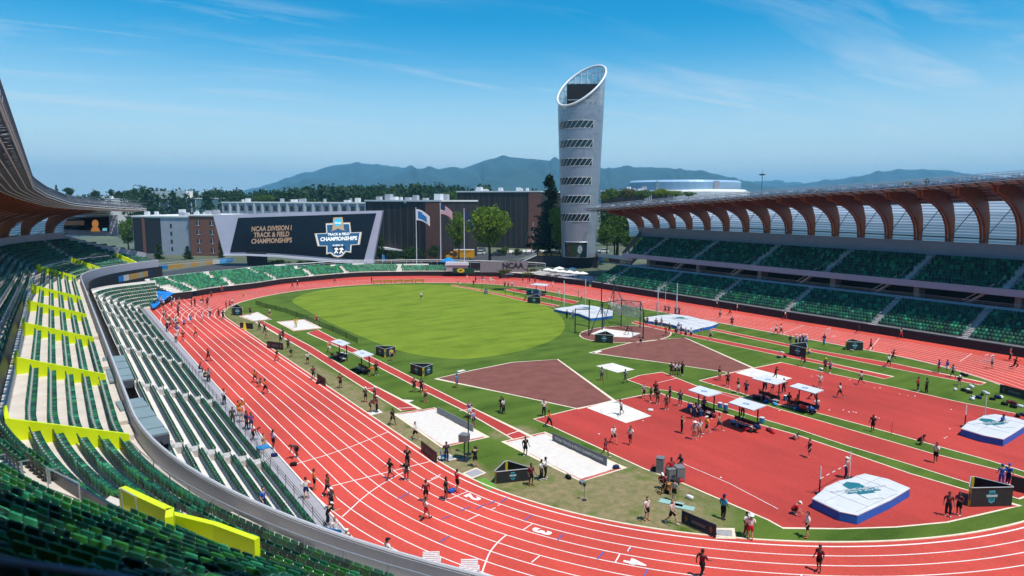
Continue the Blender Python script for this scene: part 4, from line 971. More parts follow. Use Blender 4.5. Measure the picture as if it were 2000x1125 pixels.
# banner strip beside the tower along the concourse
bs = empty('banner_strip', tuple(G(1195,515,5.)), 0, 'long low concourse banner strip of blue, gold and dark red between tower and stand', 'banner'); off = -Vector(bs.location)
a = AX(1160,503,0,61.); a = G(1160,507,4.2); b = AX(1235,518,0,61.5); mb = MB(); cols = [(.02,.08,.22),(.10,.20,.42),(.40,.28,.06),(.10,.02,.03),(.06,.03,.04),(.30,.17,.05),(.03,.03,.05)]
dd = (b-a)
for i in range(7):
    p = a+dd*(i/7); q = a+dd*((i+1)/7); mb.face([p, q, q+Vector((0,0,1.1)), p+Vector((0,0,1.1))], i)
o = mb.build('banner_panel', [mat('banner_%s' % n_, c_, var=.2) for n_, c_ in zip(('navy','blue','gold','wine','plum','ochre','black'), cols)], bs); o.location = off
mb = MB(); mb.strip([a+Vector((0,0,1.12)), b+Vector((0,0,1.12))], [a+Vector((0,0,2.2)), b+Vector((0,0,2.2))]); o = mb.build('glass_rail', mat('pale_panel', (.50,.53,.52), var=.05), bs); o.location = off
# ------------------------------------------------------------------ big video board
D = 207.
vb = empty('video_board', tuple(PD(595,520,D)), 0, 'huge dark video board with a lilac frame and a championship emblem', 'screen')
FR2 = mat('lilac_frame', (.43,.43,.52), rough=.45, var=.05, scale=.3)
def vpart(name, polys, d, th, m, parent=vb):
    mb = MB()
    for pts in polys: mb.extr([PD(u, v, d) for u, v in pts], fw*th)
    o = fix_normals(mb.build(name, m, parent)); o.location = -vb.location if parent == vb else (0,0,0); return o
bott = [(436,498.5),(480,497),(540,499.5),(600,505),(650,510),(700,513.5),(728,514)]
vpart('board_frame', [[(416,420.5),(560,415),(747,411.5),(728,512.5),(715,511),(650,506.5),(600,502),(540,497),(480,494.5),(437,497)]], D+.25, 2.2, FR2)
vpart('lower_lip', [[(436,497.5),(480,496),(540,498.5),(600,503.5),(650,508),(700,511.5),(728,512.6),(728,515),(700,514.8),(650,512.5),(600,508),(540,502),(480,499.5),(436,500)]], D-.9, 3.2, mat('pale_lilac', (.55,.55,.60), rough=.4, var=.04))
face = vpart('screen_face', [[(465,425.5),(735,416.5),(711,508),(650,504),(600,499.7),(540,495),(480,492.5),(449,493)]], D+.1, .12, SCR)
mb = MB(); mb.box((PD(502,500,D+.8).x, PD(502,500,D+.8).y, 1.9), (5.6, 1.6, 4.6), math.atan2(_r.y,_r.x), 0, 1.08); o = mb.build('support_leg', mat('leg_black', (.018,.019,.024), var=.1), vb); o.location = -vb.location
for u in (640, 690):
    mb = MB(); p = PD(u, 508, D+1); mb.box((p.x, p.y, 1.9), (1.2,1.2,p.z-1.9), 0); o = mb.build('support_leg', MATS['leg_black'], vb); o.location = -vb.location
mx_ = 1./FPX*D; ex = _r2*mx_; ey = _u2*mx_
def vtext(name, items, m, z=.06, bold=.03):
    mb = MB()
    for txt, u, v, s, tilt, sx in items: text_to(mb, txt, s, PD(u, v, D-z), ex*math.cos(tilt)+ey*math.sin(tilt), ey*math.cos(tilt)-ex*math.sin(tilt), bold=bold, sx=sx, shear=.15)
    o = mb.build(name, m, vb); o.location = -vb.location; return o
def glow(name, c, es=1.): return mat(name, tuple(x*.3 for x in c), var=0, rough=.6, emit=c, es=es)
tl = rad(2.)
vtext('screen_lettering', [('NCAA DIVISION I',530,446.5,13,tl,.78),('TRACK & FIELD',530,458.5,13,tl,.78),('CHAMPIONSHIPS',530,470.5,13,tl,.80)], glow('lettering_tan', (.26,.185,.13)), bold=.035)
def vpoly(name, polys, m, z):
    mb = MB()
    for pts in polys: 
        P = [PD(u, v, D-z) for u, v in pts]; mb.face(P)
    o = mb.build(name, m, vb); o.location = -vb.location; return o
crossA = [(636,436),(684,434),(686,454),(707,453),(703,478),(687,479),(686,494),(676,492),(668,501),(660,503),(652,501),(645,495),(637,497),(637,481),(620,481),(614,456),(637,455)]
def grow(P, k, c=(661,468)): return [(c[0]+(u-c[0])*k, c[1]+(v-c[1])*k) for u, v in P]
vpoly('emblem_outline', [grow(crossA, 1.0)], glow('emblem_tan', (.42,.33,.22)), .05)
vpoly('emblem_ring', [grow(crossA, .955)], glow('emblem_white', (.60,.66,.70)), .07)
vpoly('emblem_blue', [grow(crossA, .90)], glow('emblem_navy', (.02,.09,.20)), .09)
vpoly('emblem_trophy', [[(651,425),(669,424),(672,449),(677,451),(666,449),(660,446),(655,449),(645,452),(649,449)]], glow('trophy_gold', (.40,.31,.19)), .11)
vpoly('emblem_disc', [[(660+7.5*math.cos(t*pi/10), 434+8*math.sin(t*pi/10)) for t in range(20)]], glow('disc_blue', (.05,.45,.72)), .13)
vpoly('emblem_tab', [grow([(645,480),(678,479),(676,490),(660,500),(648,490)], .8, (661,488))], glow('tab_dark', (.01,.02,.05)), .11)
vtext('emblem_lettering', [('TRACK & FIELD',661,457.5,6.6,tl,.95),('CHAMPIONSHIPS',661,466.5,10.2,tl,.92),('NCAA',660,435.5,5,0,.9),('EUGENE, OR',660,479,4,tl,.9)], glow('emblem_letter_white', (.85,.90,.92)), .16, bold=.035)
mb = MB()
for ox in (-5, 5):
    for pts in ([(-3,6),(0,0),(4,5)],[(0,0),(2,-6)],[(-3,-4),(2,-6),(5,-2)],[(2,-9),(2.1,-9.1)]):
        P = [PD(661+ox+a_*.9, 490+b_*.85, D-.18) for a_, b_ in pts]; mb.tube(P, .2, 4)
o = mb.build('emblem_runner', MATS['emblem_letter_white'], vb); o.location = -vb.location
# ------------------------------------------------------------------ hills
def ridge(name, pts, D, front, seed, m, back=1500, n=220):
    R_ = random.Random(seed); P = sorted(pts); us = np.linspace(P[0][0], P[-1][0], n); vs_ = np.interp(us, [p[0] for p in P], [p[1] for p in P])
    rng_ = np.random.default_rng(seed); nz = np.zeros(n)
    for o_, a_ in ((4,1.2),(9,1.0),(21,.9),(50,.7),(110,.45)):
        nz += np.interp(np.linspace(0,o_,n), np.arange(o_+1), rng_.uniform(-1,1,o_+1))*a_
    mb = MB(); rows = []; K = 14
    for j in range(-3, K+1):
        row = []; fr_ = j/K
        for i in range(n):
            p = CP+ray(us[i], vs_[i]+nz[i]*1.5)*D; d = Vector((p.x-CP.x, p.y-CP.y, 0)).normalized()
            if j >= 0: h = (p.z-1.)*(1-fr_**1.25)*(1+.16*math.sin(us[i]*.021+fr_*5+seed)*fr_); q = p-d*front*fr_
            else: h = (p.z-1.)*(1+j*.33); q = p-d*back*j/3*1.
            h *= 1+.22*fr_*(1-fr_)*4*(.5*math.sin(us[i]*.05+fr_*9+seed)+.5*math.sin(us[i]*.13-fr_*7))*(j > 0); row.append((q.x+math.sin(us[i]*.05)*front*.05*fr_, q.y, max(h, -10)))
        rows.append(row)
    vsx = [q for r in rows for q in r]; mb.add(vsx, [(j*n+i, (j+1)*n+i, (j+1)*n+i+1, j*n+i+1) for j in range(len(rows)-1) for i in range(n-1)])
    o = fix_normals(mb.build(name, m, smooth=True)); o['kind'] = 'structure'; return o
FORH = mat('forest_hill', (.016,.040,.026), rough=1., var=.6, scale=.004)
ridge('hills', [(430,384),(480,372),(520,362),(560,351),(600,338),(640,325),(690,319),(740,321),(790,326),(850,332),(900,345),(960,360),(1050,380)], 7600, 2600, 3, FORH)
ridge('hills', [(690,383),(720,368),(745,352),(775,338),(800,330),(850,329),(905,326),(940,315),(965,309),(985,307),(1010,309),(1040,311),(1090,316),(1140,326),(1180,330),(1230,328),(1285,327),(1330,330),(1380,337),(1420,346),(1460,355),(1500,364),(1560,374),(1620,386)], 6000, 2400, 8, FORH)
ridge('hills', [(1440,382),(1480,372),(1520,362),(1560,360),(1600,355),(1650,346),(1700,339),(1740,334),(1775,330),(1800,329),(1830,333),(1870,336),(1920,344),(1980,352),(2060,360),(2150,372)], 7000, 2400, 21, FORH)
ridge('hills', [(1380,376),(1430,366),(1490,352),(1530,353),(1580,358),(1640,366),(1700,376)], 9000, 2000, 31, FORH)
ridge('hills', [(480,386),(530,372),(570,360),(600,349),(640,354),(690,366),(750,378)], 5200, 1600, 33, FORH)
# ------------------------------------------------------------------ haze
mb = MB(); mb.box((0, 0, 1.0), (24000, 24000, 472)); hz = mb.build('haze', None); hz['kind'] = 'stuff'
m = bpy.data.materials.new('haze_air'); m.use_nodes = True; nt = m.node_tree; nt.nodes.remove(nt.nodes['Principled BSDF'])
v = nd(nt, 'ShaderNodeVolumePrincipled'); v.inputs['Color'].default_value = (.26,.68,1.0,1); v.inputs['Density'].default_value = .00013; v.inputs['Anisotropy'].default_value = .0
nt.links.new(v.outputs[0], nt.nodes['Material Output'].inputs['Volume']); hz.data.materials.clear(); hz.data.materials.append(m)
hz.location = (0,0,-1.2-1.0)
# ------------------------------------------------------------------ campus buildings
def wallmat(name, c, **k): return mat(name, c, rough=k.pop('rough', .7), var=k.pop('var', .08), scale=k.pop('scale', .5), **k)
WROOF = wallmat('white_roof', (.78,.77,.74)); BRICK = wallmat('red_brick', (.20,.085,.06), var=.2, scale=2.); PGREY = wallmat('pale_grey_panel', (.36,.37,.42)); WIN = mat('window_glass', (.03,.045,.055), rough=.08, var=.3, scale=.4, spec=.7)
DPAN = wallmat('dark_panel', (.022,.024,.032)); WFR = wallmat('window_white', (.62,.63,.64)); SEAM = wallmat('pale_seam', (.13,.105,.095))
def striped(name, c1, c2):
    m = bpy.data.materials.new(name); m.use_nodes = True; nt = m.node_tree; L = nt.links; b = nt.nodes['Principled BSDF']; b.inputs['Roughness'].default_value = .6
    tc = nd(nt, 'ShaderNodeTexCoord'); mp = nd(nt, 'ShaderNodeMapping'); mp.inputs['Scale'].default_value = (1.2,1.2,.025); n = nd(nt, 'ShaderNodeTexNoise'); n.inputs['Scale'].default_value = 1.; n.inputs['Detail'].default_value = 3
    L.new(tc.outputs['Object'], mp.inputs[0]); L.new(mp.outputs[0], n.inputs['Vector']); r = nd(nt, 'ShaderNodeValToRGB'); r.color_ramp.elements[0].position = .42; r.color_ramp.elements[0].color = (*c1,1); r.color_ramp.elements[1].position = .68; r.color_ramp.elements[1].color = (*c2,1)
    L.new(n.outputs['Fac'], r.inputs[0]); L.new(r.outputs[0], b.inputs['Base Color']); return m
STRIPE = striped('dark_metal_cladding', (.020,.014,.014), (.050,.034,.030))
def building(name, label, u0, d0, u1, d1, vtop, thick, z0=OUTZ, group=None, wallm=PGREY, roofm=WROOF):
    a = PD(u0, 480, d0); b = PD(u1, 480, d1); a.z = b.z = 0; h = CP.z+(ray((u0+u1)/2, vtop)*((d0+d1)/2)).z-z0
    t = (b-a).normalized(); n = Vector((-t.y, t.x, 0)); L_ = (b-a).length
    if n.dot(fw) < 0: n = -n
    root = empty(name, (a.x, a.y, z0), math.atan2(t.y, t.x), label, 'building', group); sgn = 1 if n.dot(Vector((-t.y,t.x,0))) > 0 else -1
    mb = MB(); mb.hexa([(0,0,0),(L_,0,0),(L_,sgn*thick,0),(0,sgn*thick,0)], [(0,0,h),(L_,0,h),(L_,sgn*thick,h),(0,sgn*thick,h)]); fix_normals(mb.build('wall', wallm, root))
    mb = MB(); mb.hexa([(-.3,-sgn*.3,h+.003),(L_+.3,-sgn*.3,h+.003),(L_+.3,sgn*(thick+.3),h+.003),(-.3,sgn*(thick+.3),h+.003)], [(-.3,-sgn*.3,h+.55),(L_+.3,-sgn*.3,h+.55),(L_+.3,sgn*(thick+.3),h+.55),(-.3,sgn*(thick+.3),h+.55)]); rf = fix_normals(mb.build('roof', roofm, root))
    return root, L_, h, sgn, rf
def panel(root, name, x0, x1, z0, z1, y, m, sgn=1, th=.08):
    mb = MB(); y0 = -sgn*y; y1 = -sgn*(y+th); mb.hexa([(x0,y0,z0),(x1,y0,z0),(x1,y1,z0),(x0,y1,z0)], [(x0,y0,z1),(x1,y0,z1),(x1,y1,z1),(x0,y1,z1)]); return fix_normals(mb.build(name, m, root))
def windows(root, xs, zs, w_, h_, sgn=1, m=WIN, frame=WFR, y=.01):
    for x in xs:
        for z in zs:
            f = panel(root, 'window', x-w_/2, x+w_/2, z-h_/2, z+h_/2, y, m, sgn, .05)
            if frame: g = panel(None, 'window_frame', x-w_/2-.1, x+w_/2+.1, z-h_/2-.12, z-h_/2, y+.01, frame, sgn, .1); g.parent = f; g2 = panel(None, 'mullion', x+w_*.1, x+w_*.1+.14, z-h_/2, z+h_/2, y+.05, frame, sgn, .06); g2.parent = f
def roofkit(rf, L_, thick, h, sgn, n, seed):
    R_ = random.Random(seed)
    for i in range(n):
        mb = MB(); s = R_.uniform(.8, 2.6); mb.box((R_.uniform(1.5, L_-2), sgn*R_.uniform(1, thick-2), h+.55), (s, s*.8, R_.uniform(.8, 2.2))); mb.build('roof_unit', WFR if R_.random() < .6 else PGREY, rf)
# grey dormitory at the left of the screen
r, L_, h, s, rf = building('dormitory', 'pale grey five-storey dormitory with dark panels left of the video board', 262, 252, 372, 246, 424, 22); roofkit(rf, L_, 22, h, s, 9, 1)
panel(r, 'dark_cladding', .2, L_*.17, .5, h-.4, .01, DPAN, s); panel(r, 'dark_cladding', L_*.22, L_*.50, .5, h-.4, .01, DPAN, s); panel(r, 'brick_pier', L_*.175, L_*.215, .3, h-.1, .02, BRICK, s, .3)
windows(r, [L_*.68], [h*.16, h*.36, h*.57, h*.77], .8, 1.5, s, WIN, None)
r, L_, h, s, rf = building('dormitory', 'red brick dormitory wing with pairs of white framed windows beside the video board', 372.5, 245, 432, 243, 422, 18, wallm=BRICK); roofkit(rf, L_, 18, h, s, 3, 2)
windows(r, [L_*.28, L_*.72], [h*.14, h*.37, h*.60, h*.83], 1.5, 1.7, s)
# long pale block above the video board
r, L_, h, s, rf = building('dormitory', 'long pale block with a white roof showing above the video board', 438, 318, 718, 296, 397, 16); roofkit(rf, L_, 16, h, s, 10, 3)
R_ = random.Random(4)
n_ = 17
windows(r, [L_*(i+.5)/n_ for i in range(n_)], [h-2.4], 2.0, 2.2, s, WIN, None)
for i in range(n_+1): panel(r, 'facade_fin', max(0, L_*i/n_-.5), min(L_, L_*i/n_+.5), h-5.5, h-.2, .012, WFR if i % 3 else PGREY, s, .25)
# dark striped block behind the flags
r, L_, h, s, rf = building('hall', 'dark striped metal hall with a brick end behind the flagpoles', 716, 243, 863, 228, 393.5, 24, wallm=STRIPE); roofkit(rf, L_, 24, h, s, 8, 5)
panel(r, 'brick_wall', L_*.80, L_+.05, 0, h-.3, .02, BRICK, s, .2)
for i in range(1, 10): panel(r, 'seam', L_*.08*i, L_*.08*i+.12, .6, h-1.5, .012, SEAM, s, .04)
r, L_, h, s, rf = building('hall', 'narrow grey glazed stair block at the end of the striped hall', 864, 231, 897, 246, 397, 14); roofkit(rf, L_, 14, h, s, 2, 6)
for i in range(9): panel(r, 'facade_fin', L_*i*.06, L_*i*.06+.28, .5, h-.4, .012, WFR if i % 2 else DPAN, s, .2)
windows(r, [L_*.80], [h*.1, h*.3, h*.5, h*.7, h*.9], L_*.36, 2.2, s, WIN, None)
# larger dark block
r, L_, h, s, rf = building('hall', 'large dark metal-clad hall with a pale roof edge behind the round green tree', 894, 300, 1056, 284, 375.5, 26, wallm=STRIPE); roofkit(rf, L_, 26, h, s, 12, 7)
panel(r, 'brick_wall', L_*.86, L_+.05, 0, h-.3, .02, BRICK, s, .2)
for i in range(1, 13): panel(r, 'seam', L_*.065*i, L_*.065*i+.12, .6, h-1.5, .012, SEAM, s, .04)
# far left cluster
r, L_, h, s, rf = building('laboratory', 'teal glazed laboratory with a plain white upper storey far left', 300, 520, 388, 500, 388, 30, wallm=mat('teal_glazing', (.10,.20,.22), rough=.2, var=.2)); 
for i in range(11): panel(r, 'facade_fin', L_*i/10-.5 if i else 0, min(L_, L_*i/10+.5), .5, h-.4, .012, WFR, s, .3)
panel(r, 'upper_storey', L_*.02, L_*.80, h+.6, h+5.6, -6, WROOF, s, 6)
r, L_, h, s, rf = building('laboratory', 'low white laboratory roof seen over the left stadium roof', 178, 520, 300, 540, 389, 26, wallm=WFR); roofkit(rf, L_, 26, h, s, 7, 9)
# behind the right roof
r, L_, h, s, rf = building('hall', 'dark low hall with a white parapet just right of the tower', 1172, 330, 1300, 318, 374, 20, wallm=STRIPE); roofkit(rf, L_, 20, h, s, 6, 10)
for i in range(5): panel(r, 'facade_fin', L_*.66+i*.8, L_*.66+i*.8+.4, 1, h-.4, .012, WFR, s, .2)
ar = PD(1336, 385, 470); arena = empty('arena', (ar.x, ar.y, 2), math.atan2(_r.y, _r.x), 'round glass arena with a white base beyond the far roof', 'building'); hz_ = lambda v: CP.z+(ray(1336, v)*440).z-2
ARG = mat('blue_arena_glass', (.34,.50,.66), rough=.2, metal=.0, var=.12, scale=.05, spec=.7)
mb = MB(); mb.lathe([(1.0,hz_(384)),(1.02,hz_(355)),(.98,hz_(351)),(.5,hz_(349.5)),(.01,hz_(349))], 48); mb.v = [(x*38,y*30,z) for x,y,z in mb.v]; mb.build('glass_drum', ARG, arena, smooth=False)
mb = MB(); mb.lathe([(1.1,0),(1.1,hz_(374)),(1.0,hz_(369))], 48); mb.v = [(x*38+3,y*30,z) for x,y,z in mb.v]; mb.build('base_ring', WFR, arena)
for a_, w_ in ((-1.20,.05),(-2.25,.02)):
    mb = MB(); P = [(38.6*math.cos(a_+q),30.6*math.sin(a_+q)) for q in (-w_, w_)]; mb.hexa([(P[0][0],P[0][1],hz_(384)),(P[1][0],P[1][1],hz_(384)),(P[1][0],P[1][1]+1,hz_(384)),(P[0][0],P[0][1]+1,hz_(384))], [(P[0][0],P[0][1]-.4,hz_(353)),(P[1][0],P[1][1]-.4,hz_(353)),(P[1][0],P[1][1]+1,hz_(353)),(P[0][0],P[0][1]+1,hz_(353))]); fix_normals(mb.build('wall_slot', PGREY if w_ > .03 else WFR, arena))
# light mast
p = PD(1487, 380, 420); ml = empty('light_mast', (p.x,p.y,2), 0, 'slender light mast with a round head above the far roof', 'lamp post'); ht = CP.z+(ray(1487, 342)*420).z-2
mb = MB(); mb.tube([(0,0,0),(0,0,ht)], .35, 6, r2=.2); mb.build('pole', STEELD, ml); mb = MB(); mb.lathe([(.2,ht-.4),(1.9,ht),(1.9,ht+.5),(.2,ht+.9)], 12, cap=True); mb.build('lamp_head', STEELD, ml); mb = MB(); mb.tube([(0,0,ht),(0,0,ht+3)], .1, 4); mb.build('aerial', STEELD, ml)
# ------------------------------------------------------------------ streets outside the north bend
mb = MB(); P = [G(u, v, OUTZ) for u, v in ((600,516),(760,514),(940,514),(1010,505),(1060,493),(1035,489),(960,494),(860,500),(740,506),(640,510))]; mb.face([(p.x,p.y,OUTZ+.02) for p in P]); struct(fix_normals(mb.build('street', ASPHALT)))
mb = MB(); P = [G(u, v, OUTZ) for u, v in ((290,535),(440,514),(520,513),(600,513),(600,519),(450,526),(360,540))]; mb.face([(p.x,p.y,OUTZ+.03) for p in P]); struct(fix_normals(mb.build('service_road', ASPHALT)))
mb = MB(); P = [G(u, v, OUTZ) for u, v in ((985,489),(1062,487),(1064,491),(960,495))]; mb.face([(p.x,p.y,OUTZ+.05) for p in P]); struct(fix_normals(mb.build('pavement', CONC)))
mb = MB(); P = [G(u, v, OUTZ) for u, v in ((640,511),(730,506),(860,500),(862,503),(735,510),(645,514))]; mb.face([(p.x,p.y,OUTZ+.05) for p in P]); struct(fix_normals(mb.build('verge', GRASSO)))
mb = MB(); P = [G(u, v, .0) for u, v in ((925,537),(985,534),(1040,541),(1100,550),(1165,556))]; Q = [G(u, v, 1.) for u, v in ((925,527),(990,522),(1048,528),(1100,530),(1165,535))]
mb.strip([(p.x,p.y,1.0) for p in P], [(p.x,p.y,1.0) for p in Q]); mb.strip([(p.x,p.y,-.02) for p in P], [(p.x,p.y,1.0) for p in P]); struct(fix_normals(mb.build('terrace_paving', GREYWALK)))
# ------------------------------------------------------------------ trees and shrubs
def leafmat(name, c1, c2, c3=None):
    m = bpy.data.materials.new(name); m.use_nodes = True; nt = m.node_tree; L = nt.links; b = nt.nodes['Principled BSDF']; b.inputs['Roughness'].default_value = .6; b.inputs['Specular IOR Level'].default_value = .25
    ge = nd(nt, 'ShaderNodeNewGeometry'); r = nd(nt, 'ShaderNodeValToRGB'); r.color_ramp.elements[0].color = (*c1,1); r.color_ramp.elements[1].color = (*c2,1); L.new(ge.outputs['Random Per Island'], r.inputs[0]); L.new(r.outputs[0], b.inputs['Base Color'])
    tr = nd(nt, 'ShaderNodeBsdfTranslucent'); L.new(r.outputs[0], tr.inputs['Color']); ms = nd(nt, 'ShaderNodeMixShader'); ms.inputs[0].default_value = .3; L.new(b.outputs[0], ms.inputs[1]); L.new(tr.outputs[0], ms.inputs[2]); L.new(ms.outputs[0], nt.nodes['Material Output'].inputs[0]); return m
LBR = leafmat('bright_leaf', (.085,.165,.010), (.21,.30,.025)); LMID = leafmat('mid_leaf', (.048,.115,.014), (.12,.20,.028)); LDK = leafmat('dark_leaf', (.016,.048,.012), (.045,.09,.022)); LCON = leafmat('conifer_leaf', (.010,.026,.010), (.030,.055,.018)); LLIM = leafmat('lime_leaf', (.12,.19,.01), (.24,.30,.03)); LPUR = leafmat('olive_leaf', (.06,.07,.012), (.13,.13,.03))
BARK = mat('bark', (.055,.040,.030), var=.3, scale=3)
def leaves(mb, R_, c, rx, rz, n, s):
    for i in range(n):
        while True:
            p = Vector((R_.uniform(-1,1), R_.uniform(-1,1), R_.uniform(-1,1)))
            if .25 < p.length < 1: break
        p = Vector((c[0]+p.x*rx, c[1]+p.y*rx, c[2]+p.z*rz)); a = Vector((R_.gauss(0,1), R_.gauss(0,1), R_.gauss(0,.7))).normalized(); b = a.orthogonal().normalized(); q = R_.uniform(.6, 1.3)*s
        b = Matrix.Rotation(R_.uniform(0,6.28), 3, a) @ b; c2 = a.cross(b); mb.face([p+b*q, p+c2*q*.7, p-b*q, p-c2*q*.7])
TREEPROTO = {}
def make_tree(kind, seed=1, dens=1.):
    R_ = random.Random(seed*77+len(kind)); cr = MB(); tr = MB()
    if kind == 'conifer':
        tr.tube([(0,0,0),(0,0,.5),(0,0,.97)], .018, 6, r2=.003)
        for k in range(26):
            z = .10+.86*k/26; r = .20*(1-(k/26)**1.15)+.012; m_ = max(4, int(11*(1-k/30)))
            for j in range(m_):
                a = R_.uniform(0, 6.28); rr = r*R_.uniform(.55, 1.08); tr.tube([(0,0,z+.01),(rr*.8*math.cos(a), rr*.8*math.sin(a), z-.01)], .003, 3)
                for q in (.35, .65, .95): leaves(cr, R_, (rr*q*math.cos(a), rr*q*math.sin(a), z-.02*q), .030, .022, int(7*dens), .016)
    else:
        w_ = {'round':.46,'oval':.36,'wide':.6,'shrub':.62,'small':.38}[kind]; z0 = {'round':.26,'oval':.2,'wide':.3,'shrub':.02,'small':.15}[kind]
        tr.tube([(0,0,-.02),(.01,.0,z0),(.0,.015,z0+.25),(.01,0,.85)], .030 if kind != 'shrub' else .012, 7, r2=.006); zc = (z0+1)/2; hz_ = (1-z0)/2
        NC = int({'round':95,'oval':80,'wide':110,'shrub':40,'small':60}[kind]*dens)
        for i in range(NC):
            while True:
                p = Vector((R_.uniform(-1,1), R_.uniform(-1,1), R_.uniform(-1,1)))
                if .35 < p.length < 1: break
            f = 1+.22*math.sin(3*math.atan2(p.y,p.x)+seed)+.1*math.sin(5*p.z+seed*2); bot = 1-.35*max(0,-p.z)
            c = (p.x*w_*f*.82*bot, p.y*w_*f*.82*bot, zc+p.z*hz_*.88); 
            if i % 4 == 0: tr.tube([(0,0,z0+.12+.3*R_.random()), (c[0]*.5,c[1]*.5,(c[2]+z0)/2+.06), c], .009, 4, r2=.002)
            leaves(cr, R_, c, .105 if kind != 'shrub' else .2, .085 if kind != 'shrub' else .16, 34, .024 if kind != 'shrub' else .045)
    return cr, tr
def tree(kind, u, v, d, wpx, hpx, m, label=None, cat='tree', name=None, group=None, seed=1, z0=OUTZ, dens=1., vbase=None):
    key = (kind, seed, m.name)
    if key not in TREEPROTO:
        cr, tr = make_tree(kind, seed, dens); a = cr.build('crown', m); b = tr.build('trunk', BARK); TREEPROTO[key] = (a.data, b.data); bpy.data.objects.remove(a); bpy.data.objects.remove(b)
    cd, td = TREEPROTO[key]; p = PD(u, v, d); H = hpx/FPX*d; bw = {'conifer':.44,'round':.98,'oval':.78,'wide':1.25,'shrub':1.4,'small':.8}[kind]; W = wpx/FPX*d/(bw)
    root = empty(name or ('shrub' if kind == 'shrub' else 'conifer' if kind == 'conifer' else 'tree'), (p.x, p.y, p.z), seed*1.3+u*.1, label, cat, group)
    for n_, dd in (('crown', cd), ('trunk', td)):
        o = bpy.data.objects.new(n_, dd); COL.objects.link(o); o.parent = root; o.scale = (W, W, H)
    return root
tree('round', 957, 508, 212, 104, 110, LBR, 'broad bright green shade tree by the street beside the yellow truck', seed=1, dens=1.5)
tree('conifer', 1073, 498, 226, 92, 164, LCON, 'tall dark conifer immediately left of the silver tower', seed=1, dens=1.3)
tree('oval', 1092, 498, 214, 46, 96, LBR, 'light green tree tucked between the tall conifer and the tower', seed=2)
tree('oval', 896, 505, 222, 44, 92, LBR, 'narrow green tree behind the right-hand flagpole', seed=3)
tree('oval', 1205, 500, 225, 90, 105, LDK, 'dark dense tree between the tower and the first roof rib', seed=4, dens=1.3)
tree('round', 1185, 498, 214, 46, 62, LMID, 'light green tree against the foot of the tower', seed=5)
tree('round', 1228, 497, 217, 52, 48, LMID, 'low light green tree below the first roof rib', seed=6)
tree('oval', 1238, 500, 236, 70, 96, LDK, 'dense dark tree right behind the first roof rib', seed=9, dens=1.2)
tree('round', 1200, 500, 221, 60, 84, LMID, 'mid green tree touching the right side of the tower', seed=2, dens=1.2)
tree('oval', 252, 492, 262, 44, 70, LMID, 'green tree between the left roof and the grey dormitory', seed=7)
tree('conifer', 312, 520, 232, 34, 48, LDK, 'small dark fir in front of the grey dormitory', seed=2)
tree('conifer', 368, 518, 232, 30, 40, LDK, 'small fir before the brick dormitory wing', seed=3)
tree('conifer', 433, 518, 232, 15, 78, LDK, 'thin fir at the left end of the video board', seed=3)
tree('oval', 742, 520, 226, 26, 62, LDK, 'dark bush tree right of the video board', seed=8)
for i, (u, v, wp, hp, m, k, sd, lab) in enumerate(((545,520,60,14,LMID,'shrub',1,'green hedge clump under the left half of the video board'),(600,520,56,14,LMID,'shrub',2,'green hedge clump under the emblem of the video board'),(655,520,50,11,LDK,'shrub',3,'dark hedge clump under the right end of the video board'),
    (505,519,26,13,LLIM,'shrub',1,'pale green bush behind the black leg of the video board'),(808,512,66,30,LDK,'shrub',2,'dark shrub bank between the first two flagpoles'),(848,505,34,26,LDK,'shrub',3,'dark shrub at the foot of the brick hall end'),(768,510,36,22,LDK,'shrub',1,'dark shrub under the white street canopy'),
    (1010,500,26,14,LLIM,'shrub',3,'yellow green shrub behind the street right of the shade tree'),(1048,494,24,14,LMID,'shrub',1,'green shrub by the street lamp'),(985,498,22,17,LMID,'shrub',2,'rounded green shrub right of the shade tree trunk'))):
    tree(k, u, v, 217, wp, hp, m, lab, 'shrub', seed=sd)
for u, v, wp, hp, m, lab in ((984,535,28,5,LLIM,'lime green clipped bush left of the white pyramid'),(1030,537,32,5,LLIM,'lime green clipped bush right of the white pyramid'),(984,532,40,6,LPUR,'olive bush behind the left lime bush'),(1036,531,40,7,LPUR,'olive bush under the dark ramp wall')): tree('shrub', u, v, 168, wp, hp, m, lab, 'shrub', seed=2)
for i, (u, v, wp, hp, k, m, lab) in enumerate(((112,391,13,32,'conifer',LDK,'small conifer above the left stadium roof'),(136,389,24,24,'round',LDK,'rounded dark tree above the left stadium roof'),(186,386,15,13,'round',LDK,'tiny dark tree above the white laboratory roof'),(218,385,12,16,'oval',LDK,'tiny dark tree by the white laboratory'),(231,386,14,13,'round',LDK,'tiny round tree left of the teal laboratory'),
    (1771,368,22,14,'wide',LMID,'flat-topped tree peeping over the far roof'),(1809,364,13,15,'oval',LDK,'dark pointed tree peeping over the far roof'),(1592,378,34,9,'wide',LDK,'low tree clump peeping over the far roof left of the hill'),(880,400,40,26,'wide',LMID,'green treetop above the grey stair block'),(520,399,50,18,'wide',LMID,'light green treetop above the long pale block'))):
    tree(k, u, v, 400, wp, hp, m, lab, seed=3+i % 3)
for i, (u, v, wp, hp, m) in enumerate(((1195,398,50,30,LMID),(1225,396,46,28,LPUR),(1258,394,44,24,LMID),(1290,392,44,24,LLIM),(1318,390,40,18,LBR),(1345,388,36,14,LMID),(1180,400,30,22,LLIM))):
    tree('wide', u, v, 300, wp, hp, m, ['green treetop left of centre above the far roof near the tower','olive treetop above the far roof near the tower','mid green treetop before the glass arena','lime green treetop before the glass arena','bright green treetop below the arena drum','small green treetop below the arena base','pale treetop touching the tower edge above the roof'][i], seed=4+i % 3)
